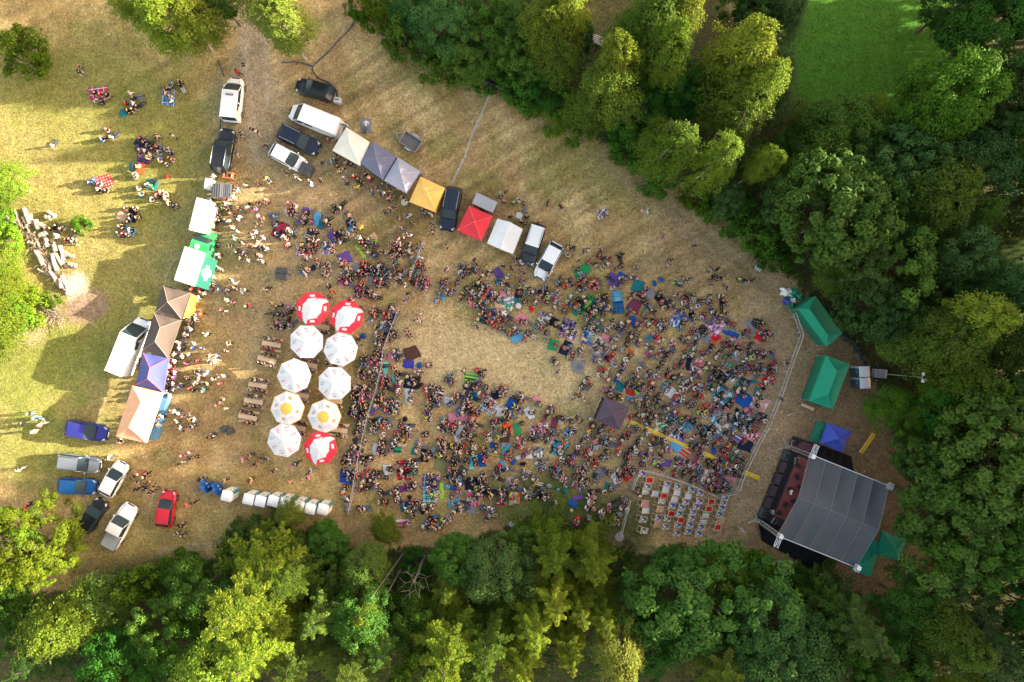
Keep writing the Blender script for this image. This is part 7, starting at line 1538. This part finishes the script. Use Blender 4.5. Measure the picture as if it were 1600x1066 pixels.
ns3,4 ks8,3 ks12,6 ys19,6 zs24,9 es27,3 ks30,7 ws46,7 ks44,1 zs48,8 ns5,10 ks8,12 ks3,14 ys4,17 ks12,22 os15,20 ks14,24 ws25,14 ks22,16 ks29,17 ps29,14 ks20,24 ks20,29 ns23,29 ks29,25 rs39,14 ns43,15 nx39,23 ks38,27 ks47,23 ks48,29 zs60,10 ks62,11 ts57,14 ts64,15 rs60,21 ks58,25 ms61,25 ks74,5 ks74,12 ks89,15 rs87,17 rs87,22 rs92,22 os93,10 ks92,13
ps103,1 ks101,6 rs103,8 ms106,5 ms112,14 ks108,18 zs116,12 rs79,30 ks75,34 bs79,36 bx83,38 ws91,35 ts107,38 zs112,37 ws110,38 ts111,41 ws110,46 ks132,25 ks129,35 bs132,35 es73,42 ex78,46 ms15,35 vs17,38 ks23,38 ks33,40 ks14,45 ts17,46 ks18,49 ns21,46 bs28,47 ws28,51 wx32,53 ks24,52 es47,47 ks44,52 ls49,58 ks54,56 zs54,48 ks58,51 ks60,49 zs60,45 ns57,43 ws58,59
zs99,50 es92,52 ks93,58 rs96,57 kx101,57 ws97,54 gs82,60 ks85,59 ks65,63 ys72,67 zs67,70 ks66,69 ws84,67 rs80,66 zs86,67 ns84,76 rs80,75 rs94,71 ys93,69 ds19,69 rs26,63 ms42,68 ks48,67 es48,73 ks53,65 ps56,69 es21,78 ws29,79 ks28,81 wx25,88 ks34,77 ws31,83 wx33,86 bs57,83 ns60,82 ws65,83 es67,84 ws70,86 rs63,92 cx69,93 ks62,98
ws113,63 es118,59 ws113,71 ks115,72 ks120,70 ks130,60 ks132,63 ks130,69 ns133,71 ws135,71 ns140,69 ns124,49 ys126,53 bs121,47 ks10,100 es15,98 ls7,101
@530 560 9.41
ks31,1 ks37,1 cs31,8 bs37,9 rs46,6 ms53,8 ws60,3 rs77,14 ns64,12 ms130,9 ns127,9 bs113,20 ws115,19 rs110,20 zs30,19 ks35,18 ns32,24 es27,26 ks35,28 ds47,21 ks45,23 ws50,14 zs55,18 zs59,22 ks47,25 ks82,21 kx88,24 ts82,27 ks83,34 ws88,34 ks98,26 kl112,29 es105,29 bs104,36 zx112,38 ks100,38
ns47,36 ks52,37 rs60,35 rs62,40 rs60,42 ms63,29 ks68,32 ks70,38 kx70,44 es22,41 ns25,41 ps20,43 ks30,43 zs34,42 ws37,43 ks33,45 bs43,44 ds44,46 ws84,46 zs83,53 ks83,54 ks103,49 ws105,49 ks101,60 ws102,63 ks19,51 ys17,57 ks24,54 bs28,50 ns28,53 ms34,53 cs36,54 ms44,56 ns40,55 ks20,58 ws33,61 ps28,60 rs36,61 bs57,53 ns60,55 kx64,53 ys60,60 ks52,60 ks56,61
ws22,66 bs26,66 rs30,67 ks34,71 zs37,71 ks31,73 ks33,79 ks30,84 ks36,83 ds39,79 ns23,74 ws18,73 bs20,81 ks15,82 ns21,85 vs19,78 vs50,70 ks51,68 vx56,74 ns56,68 ms67,66 ks73,63 ns78,66 ks84,69 ns80,63 vs70,69 os66,73 rs69,76 cs76,73 ys78,79 ws82,80 ks76,80
es134,38 ws133,40 zs139,42 ws127,46 rs123,44 ks143,45 ks137,50 rs126,55 ks132,58 es140,55 ks141,62 vs145,63 zs128,62 ws146,66 ns142,58 gs129,71 ks126,73 ks135,73 ms124,80 bs131,81 ys125,88 ks130,90 ks27,92 ks25,95 ns30,96 zs34,95 ns25,101 ks28,103 ks48,92 cs57,92 ns62,94 nx68,92 zs53,97 ts47,100 ws46,105 rs63,102 os64,99 ks70,100 ws71,101 ks87,92 rs91,99 bs100,99 ks87,99 ws99,103
@530 670 9.41
ks20,7 zs25,6 ts32,12 ns31,18 zs27,21 ks34,20 ws46,4 bs50,3 zs60,12 ws62,9 ks60,19 kx67,20 ws58,22 ks93,3 kx102,6 ws103,2 rs80,7 ms84,5 gs86,9 rs97,10 ws101,14 bs80,15 ws82,18 ws78,24 bs74,31 ys92,18 ks56,28 ks61,28 ks55,35 rs55,37 ks61,35 ks65,37 ks121,8 ks125,9 rs116,23 bs114,20 cs118,25 ks113,29 zs111,33 ks127,36 ks124,41 ks131,42 es124,43 ws127,38
ks143,17 ks145,22 nx153,20 os146,16 ks148,27 ns150,31 zs154,26 ys145,38 es7,36 ks8,40 ns16,27 ks17,33 ws13,39 ps20,43 cs20,42 ws11,46 ws14,48 ks26,44 zs24,28 ks4,50 ks6,52 ks12,52 ps25,36 ks33,42 kx38,43 ks31,49 ks35,49 es33,52 ws44,44 ks37,52 ks6,64 ks10,63 ns16,65 cs10,73 ns18,76 ks15,72 ns20,64
ks43,62 nx52,65 ks49,63 zs40,67 cs48,69 ns57,70 ks44,76 es38,77 ns49,78 ws53,82 ks31,79 ms28,89 ks36,88 kx44,88 ks31,83 rs25,70 ks70,58 ks74,60 kx79,59 ys102,47 zs101,47 ks110,48 ts103,54 ws110,54 ks95,54 gs104,67 gs109,64 ws93,63 ks97,70 vs95,83 ms99,83 ks100,89 ks107,82 ns105,88 ks127,77 zs135,69 ks136,79 fs136,82 ns130,70 ws128,87 bs142,71 ks140,87 os131,93 ws130,68 ls137,97 ks138,103
ks8,89 zs7,91 rs2,96 ks8,103 ws11,104 ks58,95 nx64,97 gs75,94 ms79,91 ks82,90 ws83,97 ks80,101 rs82,103
@530 760 8
ws9,15 ks22,27 ks26,29 kx28,27 wx32,29 zs51,20 rs55,22 ns53,18 rs69,18 ts72,19 bs82,22 ks86,20 ns90,20 ws84,28 ks83,30 rs90,22 ks95,21 ts92,27 ls87,30 ws89,33 kx93,37 ns94,28 ws103,24 ks105,29 ks108,32 es103,27 ks112,28 ws114,27 ns115,40 ts119,41 ls127,44 ks130,43 es134,41 ws132,44 ws103,50 bs107,47 ks110,50 os115,46 ks118,47 rs119,54 ws120,52 ks126,49 zs114,50 ks124,52 rs80,48 ks84,47
@340 300 8
zu19,6 ou11,9 wu10,15 gu7,20 nu13,18 ku13,23 ru18,28 eu25,32 wu28,33 ku2,28 ku3,33 ku1,37 ku12,36 wu15,37 ku5,37 nu29,22 bu31,24 ku40,15 zu38,20 pu47,22 mu48,23 ku52,14 ru63,13 zu60,12 pu51,31 ku56,34 bx67,28 cx70,32 eu50,40 ku52,41 wu17,44 wu20,46 wu25,49 cu22,58 eu43,52 wu49,51 wu45,57 zu56,57 pu58,58
wu38,68 ru39,69 zu32,64 zu50,62 zu50,66 wu47,69 ku49,70 ku55,70 ku57,73 eu62,72 eu60,70 ku16,67 ku24,73 nu24,76 vu33,76 ku33,80 zu29,83 ku36,84 zu40,86 eu49,80 ku50,79 zu52,85 wu57,87 eu55,81 nu2,80 wu1,79 wu2,95
ks93,16 ns91,19 ws99,18 ts96,23 ms94,24 ks88,25 ts91,30 zs96,29 zs106,29 rs106,31 ns108,26 ex110,34 kx113,25 ks109,38 vs104,37 ms115,38 ks112,35 ns147,18 wx153,18 cs73,42 bs71,52 ws85,46 ks88,48 ms91,50 kx92,50 ws80,55 zs84,59 rs83,66 tl92,53 ws86,65 ks117,50 kx123,52 ks120,55 ks114,59 zs116,57 ws119,58 ks122,61 ws124,60 ks118,63 rs122,65
ys105,67 ks103,70 ks110,72 rs106,76 rs115,77 ws104,78 ks114,71 ks118,72 ws111,82 os113,68 zs122,86 ws125,91 rs124,85 gs103,95 ws106,99 ks104,95 wx110,102 rs110,95
@500 320 8
ks4,16 ks4,21 ws8,19 ks10,24 ks15,9 fs18,9 ks34,12 zx38,14 bs37,23 ws40,29 cs37,20 yu53,29 zu40,39 wu37,37 ks20,35 ks24,36 ks22,42 ks26,41 ns28,38 es18,44 ws26,46 zs23,45 ks10,52 ws10,57 ps15,51 ws6,49 ns13,60 wu47,41 wu51,42 ks59,42 ks55,44 ns52,47 ns65,47 bs68,49 ks55,55 ks59,59 zs62,59 bs67,62 ns66,53 zs55,52 ks51,48
zu76,59 ku78,60 nu81,9 pu88,4 ku94,3 ru107,12 zu113,14 cu110,15 pu100,17 ku114,23 cu102,30 eu108,36 wu113,39 zu105,40 pu99,43 gu98,42 ku108,50 wu113,50 wu110,57 zu112,60 ku140,25 ku141,31 nu141,36 ku128,6 nu133,9 wu136,10 zu140,13 nu124,48 zu127,49 bu122,56 zu158,52
zu92,47 wu95,49 wu101,50 ku91,52 zu88,54 ru94,54 ku97,53 ku89,58 nu94,59 bu94,60 ku101,57 wu102,58 ku104,59 ku100,63 pu92,65 ku86,60 wu84,60 ku95,64 zu98,62 ku103,64 eu90,72 nu95,71 tu98,72 zu96,73 ku93,77 ku96,79
ns82,85 es86,87 ws86,89 bs90,82 zs93,83 zs94,90 os95,92 ws98,88 ws100,89 ks97,84 cs82,86 vs103,83 ls114,77 os124,76 rs122,75 ts124,80 ks126,77 ws111,86 ks110,87 es120,83 os112,94 ts117,89 ws125,67 ms121,94 ks120,97 gs125,92 ks126,97 ms131,96 ts125,102 ps130,104 ms134,99 ks128,93 wu107,101
rs26,74 ks24,77 ms29,69 ws23,69 rs29,74 ks33,80 zs35,80 ks7,75 zs6,77 ws5,83 ks9,81 ks3,86 es5,85 zs53,73 rs52,72 ks57,75 ks56,78 es62,77 ks62,81 rs51,85 ks57,87 ks48,83 bs26,86 es34,87 ks37,92 ns44,86 ks46,89 ns42,88 ps28,91 ms27,97 ks30,98 px34,98 ks23,93 rs74,72 bs70,76 ws73,76 ts79,80 ks70,83 ws72,84 ks66,87 ks75,87 ms77,83 ns83,84
ks66,95 rs67,94 ks69,101 ks73,97 ms77,98 ps74,99 ks79,94 rs51,97 os52,98 ks50,99 ws8,101 kx12,102
@500 440 8
rs49,10 ts52,9 ms54,12 ks57,11 ns56,14 rs52,15 ns46,14 bs45,17 ks60,12 ou15,13 zu8,20 ku12,19 ks65,18 fs64,18 wx69,18 ru38,22 wu40,24 ku34,24 nu52,32 ku111,15 eu107,21 vu107,22 zs66,34 ks67,36 ws64,38 rs62,38 os67,42 ns65,40 ks87,30 ws88,33 ks91,34 cs91,36 os94,36 rs84,38 rs79,40 rs81,43 zs84,43 es80,49 cs78,52 ks80,53 ks84,50 ks86,53 cs77,58
ys68,56 ts71,57 ks87,65 ws89,65 ns91,62 ks91,68 ws69,66 es70,68 cs67,75 ks73,71 es75,71 ks73,75 bs74,79 ms82,74 bs68,76 zu47,70 ku49,72 eu49,78 eu127,41 ku121,48 wu123,48 wu125,50 ru109,62 zu110,66 ku112,68 ws71,84 ks73,83 ks67,89 ks71,90 rs69,94 es66,95 ws68,96 ks64,95 ks76,93 ks91,86 zs91,87 bs96,86 ps89,94 ms90,92 bs95,93 ns95,96
@260 400 8
eu66,1 cu62,0 zu63,13 eu66,18 ku69,19 wu58,26 nu57,32 ku57,36 ku62,38 wu56,42 ku60,43 cu67,43 bu69,44 wu76,43 ku79,43 wu83,30 wu87,34 zu85,39 wu88,41 wu95,43 cu97,45 ku101,43 nu128,40 wu124,41 pu79,57 ru82,59 wu77,55 ru104,62 ku102,64 mu70,69 wu75,69 yu132,60 lu133,63 zu137,63 ku146,61 ku127,72 ks133,74 ks138,74 ks143,75 ps139,83 zs134,88 ks138,88 ws142,89 ks147,87 ws151,88 ks154,78 ks151,82 es155,87 ps151,68 ks157,67 ks156,70
ru32,42 zu34,39 ku42,45 zu45,46 ru43,44 eu49,47 ou37,51 zu39,52 wu41,53 ou45,73 wu38,73 eu32,78 wu37,78 zu30,83 zu28,81 eu34,84 ku35,83 wu27,91 wu32,92 zu30,90 wu24,98 zu26,99 ku30,99 wu49,98 wu52,98
@130 440 3.947
wu58,37 zu60,38 wu69,38 eu60,41 bu68,41 nu74,41 zu57,45 ku55,46 zu62,46 wu65,45 wu57,49 mu64,50 ru71,49 pu79,46 wu82,46 zu78,49 eu80,50 wu82,49 ku88,43 zu90,39 ku90,38 wu54,52 ru57,54 wu57,56 zu53,56 mu57,59 ku54,60 nu53,63 eu56,63 ku65,60 nu63,60 ku70,56 ku73,55 wu72,57 eu77,56 wu76,57 zu72,60 wu70,63 ku72,63 ku76,63 zu77,63 ru66,66 ku69,67 cu74,67 tu75,66 ku81,60 wu84,59 zu87,58 ru85,63
eu57,66 bu60,65 ku62,64 cu51,68 nu53,67 wu54,70 bu50,71 zu84,75 wu87,73 ru83,76 wu89,78 zu55,80 wu57,80 wu59,81 zu48,83 ru46,83 ru45,86 wu49,83 zu47,88 eu62,83 wu58,86 nu65,82 zu66,85 wu69,85 ku59,90 wu61,90 wu68,89 eu65,91 ku70,88 zu64,92 ku77,96 ku81,94 zu22,99 ku24,98 wu23,97
@0 600 3.947
ku19,18 ku15,24 cu23,21 tu26,21 wu25,25 wu22,29 zu28,24 zu11,53 ku13,52 ku18,75 ru17,76 ku20,73 zu68,45 ku67,46 ku83,57 ru87,55 ku90,57 ku91,55 ku85,60 ku91,61 ku95,63 ku86,64 ku85,65 ku90,64 wu92,67 nu94,66 ku120,73 ou116,74 ku110,87 ku113,87 ku109,92 ku113,93 nu114,92 ru113,44 wu117,42 nu117,46 ku112,49 wu114,48 ku123,44 ku131,33 wu132,31 nu125,58 zu139,59 ku154,59 zu155,60 pu150,46 ru154,44 nu157,43
@280 680 5.714
ku19,39 nu22,38 zu41,40 ku63,40 yu65,39 pu57,21 ru62,18 nu66,17 ku73,20 nu78,21 pu70,26 ku67,26 eu101,27 nu105,25 ku84,32 nu85,31 zu99,41 ku115,34 wu118,31 pu116,37
@0 0 3.947
ku49,41 ku50,45 rs61,58 ks58,57 ws58,61 ks63,62 ns65,58 wx80,58 kx83,60 rs77,64 ws82,63 kx85,65 ks78,68 ks81,67 cs106,51 zs109,51 kx111,53 zs103,54 zs102,57 cs104,61 ws106,62 ks104,55 rs65,79 ns65,84 bs62,86 ex69,84 ws32,89 kx87,86 ks88,88 ks96,84 nx91,90 zs97,83 ks85,92 ms86,93 ws89,92 ns93,91 ks97,91 es97,94 bs101,92 ks105,95 ls90,96 vs87,97 zs93,95 fs103,97 rs105,98 os97,99 ks103,100 wu107,84 zs85,103 ru147,45 nu151,41 ku149,83 ku156,80 ku159,82
@0 240 3.947
bs58,16 ks60,18 bs55,18 ks60,22 ws59,22 ks64,23 ms60,18 ws82,14 es84,13 gs93,19 cs90,20 ws84,22 cs86,26 ws92,28 zs98,24 ps96,25 zs101,24 zs103,31 ks106,32 zs101,27 rs76,34 ks82,33 ks80,37 nx81,40 ks79,42 ns83,40 ks73,45 ks72,48 rs75,49 cs79,47 ns77,50 ks35,45 ns37,47 cs33,50 ws35,50 es45,46 ks46,48 ks42,52 ns45,54 rs40,52 ks32,46
@600 200 3.947
gu71,41 ku72,43 pu74,45 ku75,39 ku80,46 wu83,45 ku86,47 ku101,46 ku109,49 ps135,52 ws133,54 nu78,55 ku88,55 ku84,58 nu87,59 yu95,57 zu114,73 ku117,74 ku120,82 nu123,76 wu126,75 zu113,79 cu112,78 ku134,75 ks133,79 rs132,78 ks136,80 rs139,80 ks130,83 zs134,85 ks145,79 ku147,78 ns146,84 ps141,86 ks137,83 rs126,82 zs155,85 ks120,88 es124,90
@280 60 3.947
nu53,66 nu35,71 ru92,63 zu96,63 ku97,72 nu89,77 cu94,76 tu96,75 ku98,80 yu99,82 ku102,81 zu103,77 ku105,77 nu107,78 gu92,83 eu102,86 nu104,90 ru108,86 ku111,88 yu110,92 ku112,89 ku115,84 ru118,87 bu119,95 nu122,92 eu124,94 nu127,96 ku130,95 zu129,99 ku131,98 wu140,101 ku138,98 gu126,90 ku129,90 nu66,83 wu72,86 zu74,87 wu80,88 wu82,90 ku88,88 ru49,89 yu54,87 bu56,88 ou35,92 cu37,94 zu41,91 eu21,85 cu20,99 ou31,100 wl115,54
@1000 150 3.553
mu1,49 bs0,50 pu1,64 wu4,64 mu13,78 nu31,83 ku17,91 pu16,94 eu39,97 ku43,96 ku40,101 nu43,101
@1150 600 3.33
ku218,127 nu221,125 ku125,45
"""
def crowd():
    rs = random.Random(99); PE = []; ox = oy = 0; s_ = 8
    for ln in CROWD.strip().split("\n"):
        if ln[0] == "@": a = ln[1:].split(); ox, oy, s_ = float(a[0]), float(a[1]), float(a[2]); continue
        for t in ln.split():
            c, po = t[0], t[1]; x, y = t[2:].split(","); px, py = ox + float(x) * 10 / s_, oy + float(y) * 10 / s_
            if c not in CNAME: c = "k"
            if po == "s": po = rs.choice("sshhx" if rs.random() < .6 else "shs")
            if po == "u": po = rs.choice("uaq")
            zc = {"u": .9, "a": .9, "q": .9, "l": .15}.get(po, .5)
            # most of the seated crowd looks towards the stage at the lower right
            if px > 545 and po in "shx": ang = math.degrees(math.atan2(-(760 - py), 1260 - px)) + rs.uniform(-28, 28)
            elif po in "shx": ang = rs.uniform(-60, 60) if rs.random() < .6 else rs.uniform(0, 360)
            else: ang = rs.uniform(0, 360)
            if 225 < px < 340 and 440 < py < 700 and po in "uaq": ang = 180 + rs.uniform(-50, 50)
            PE.append([px, py, zc, ang, po, c, False])
    # the benches at the beer tables are full
    for i, (x, y, a) in enumerate(TABLES):
        for side in (1, -1):
            for k in range(4):
                if rs.random() < .12: continue
                p = P(x, y, .75); q = Vector((p.x, p.y, 0)) + Matrix.Rotation(R(a), 3, 'Z') @ Vector((-.78 + k * .5 + rs.uniform(-.05, .05), side * .66, 0))
                PE.append([800 + q.x * S, 533 - q.y * S, 0, a + (-90 if side > 0 else 90) + rs.uniform(-12, 12), "b", rs.choice("kkknndwrobk"), True])
    for i, (x, y, a) in enumerate(UNDER):
        for side in (1, -1):
            for k in range(4):
                if rs.random() < .3: continue
                p = P(x, y, .75); q = Vector((p.x, p.y, 0)) + Matrix.Rotation(R(a), 3, 'Z') @ Vector((-.78 + k * .5, side * .66, 0))
                PE.append([800 + q.x * S, 533 - q.y * S, 0, a + (-90 if side > 0 else 90) + rs.uniform(-12, 12), "b", rs.choice("kkknzdwret"), True])
    out = []
    for i, (px, py, zc, ang, po, c, bench) in enumerate(PE):
        q = P(px, py, zc * .98)
        stand = po in "uaq"; r_ = math.hypot(q.x, q.y)
        size = (.26 if stand else .42 if po in "xl" else .30) + (1.7 * r_ / H * .40 if stand else .35 * r_ / H * .4)
        bot = rs.choice(["dark_jeans", "black", "black", "blue_jeans", "khaki", "grey", "dark_jeans", "pale"]); hc = rs.choice(["dark", "dark", "dark", "dark", "brown", "brown", "brown", "blond", "grey"]); hs = rs.choice(HSTYLE)
        if hs == "cap": hc = "cap" if rs.random() < .4 else "dark"
        if hs == "hat": hc = "hat"
        scale = rs.uniform(.93, 1.06) * (.78 if rs.random() < .07 else 1)
        z = 0.0
        if px < 62 * 1 and False: z = 0
        out.append(dict(px=px, py=py, x=q.x, y=q.y, z=z, a=ang, po=po, c=c, bot=bot, hc=hc, hs=hs, sc=scale, skin=rs.choice([0, 0, 1, 1, 2]), size=size, bench=bench))
    out.sort(key=lambda d: -d["size"])
    return out
PEOPLE = crowd()
# three players on the stage deck
def on_stage():
    lab = ["musician in pale shirt at the upper back of the stage deck", "musician in white standing at the middle of the red-lit stage deck", "musician at a low stand near the lower front of the stage deck"]
    for (px, py, c, l) in ((1259, 735, "z", lab[0]), (1234, 768, "w", lab[1]), (1206, 799, "e", lab[2])):
        q = P(px, py, 1.9); person_obj(q.x, q.y, 1.18, R(160), "a", c, "black", 0, "brown", "short", 1.0, l, "musicians on the stage")
on_stage()
BN = dict(dark_jeans="dark jeans", black="black trousers", blue_jeans="blue jeans", khaki="khaki trousers", grey="grey trousers", pale="pale trousers")
def place_people(nmax=292):
    rest = []
    for i, d in enumerate(PEOPLE):
        lab = None
        if i < nmax:
            verb = {"u": "standing", "a": "standing", "q": "walking", "s": "sitting", "h": "sitting", "x": "sitting", "b": "on a bench", "l": "lying down"}[d["po"]]
            base = "person in " + CNAME[d["c"]] + " top, " + verb
            lab = where(d["px"], d["py"], base, 16) or where(d["px"], d["py"], "person in " + CNAME[d["c"]] + " top and " + BN[d["bot"]] + ", " + verb, 16)
            if lab is None: lab = where(d["px"], d["py"], CNAME[d["c"]] + "-topped person " + verb + ", " + ("dark" if d["hc"] == "dark" else d["hc"]) + " hair,", 16)
        if lab:
            g = "people standing and walking about" if d["po"] in "uaq" else "people sitting at the beer tables" if d["po"] == "b" else "people sitting on the grass"
            person_obj(d["x"], d["y"], d["z"], R(d["a"]), d["po"], d["c"], d["bot"], d["skin"], d["hc"], d["hs"], d["sc"], lab, g)
        else: rest.append(d)
    V, T, C = [], [], []; b = 0
    for d in rest:
        co, tri, ti = LOWD[d["po"]]; a = R(d["a"]); ca, sa = math.cos(a) * d["sc"], math.sin(a) * d["sc"]
        cols = np.array([SKINS[d["skin"]], PALL[d["c"]], BOTS[d["bot"]], (.05, .045, .045)])
        for (cc, tt, cl) in ((co, tri, cols[ti]), (*LOWH[(d["po"], d["hs"])], None)):
            w_ = np.stack([cc[:, 0] * ca - cc[:, 1] * sa + d["x"], cc[:, 0] * sa + cc[:, 1] * ca + d["y"], cc[:, 2] * d["sc"] + d["z"]], -1)
            V.append(w_); T.append(tt + b); b += len(w_)
            C.append(cl if cl is not None else np.tile(np.array([HAIRC[d["hc"]]]), (len(tt), 1)))
    me = fast_mesh("crowd", np.concatenate(V), np.concatenate(T), np.concatenate(C), [attr_mat("crowd_clothes", .85)], smooth=True)
    tag(link("crowd", me), "dense mass of people sitting on the meadow between the parasols and the stage", "crowd", kind="stuff")
    return len(rest)
for (o, px, py, desc, nm) in BLANKETS:
    base = desc + {"picnic_blanket": " picnic blanket,", "camping_mat": " mat,", "bag": " bag,"}[nm]
    lab = where(px, py, base, 16) or where(px, py, "flat " + base, 16) or base + " in the crowd"
    tag(o, lab, {"picnic_blanket": "blanket", "camping_mat": "mat", "bag": "bag"}[nm], {"picnic_blanket": "blankets spread out on the meadow", "camping_mat": "mats spread out on the meadow", "bag": "bags lying on the meadow"}[nm])
from collections import defaultdict
byc = defaultdict(list)
for t in DCS: byc[t[3]].append(t)
ORD = ["first", "second", "third", "fourth", "fifth", "sixth", "seventh", "eighth", "ninth", "tenth", "eleventh", "twelfth"]
for k, L in byc.items():
    L.sort(key=lambda t: t[1])
    for i, (o, px, py, d) in enumerate(L):
        tag(o, k + " deckchair" + (", " + ORD[i] + " of its colour counted from the left" if len(L) > 1 else ", the only one of its colour"))
LOGS.sort(key=lambda t: t[2])
for i, (o, x, y, L) in enumerate(LOGS):
    lab = where(x, y, ("long " if L > 1.5 else "short ") + "pale barkless log,", 16)
    near = min([q for q in LOGS if q[0] is not o], key=lambda q: (q[1] - x) ** 2 + (q[2] - y) ** 2)
    tag(o, ("long" if L > 1.5 else "short") + " pale log lying in the heap at the left edge", "log", "pale logs heaped at the left edge")
NREST = place_people()
print("people", len(PEOPLE), "in mass", NREST)
for (r, px, py, rad, h, kind, tint, desc) in TREES:
    tn = {"green": "green", "dark": "dark green", "bright": "bright green", "olive": "olive green", "grey": "grey-green", "lit": "sunlit yellow-green", "pale": "pale creamy", "deep": "deep green", "yellow": "yellowish"}[tint]
    kn = {"broad": "broadleaf tree", "maple": "dense chestnut tree", "shrub": "shrub", "birch": "feathery birch", "spruce": "spruce", "lumpy": "lumpy-crowned conifer"}[kind]
    sz = "tall " if h > 12 else "low " if h < 4.5 else ""
    if not (-60 < px < 1660 and -60 < py < 1126): lab = None
    lab = where(px, py, sz + tn + " " + kn + ",", 16) or where(px, py, ("wide " if rad > 3 else "slim ") + tn + " " + kn + ",", 16) or sz + tn + " " + kn + " in the woods"
    tag(r, lab, "shrub" if kind == "shrub" else "tree", "trees and shrubs around the clearing")
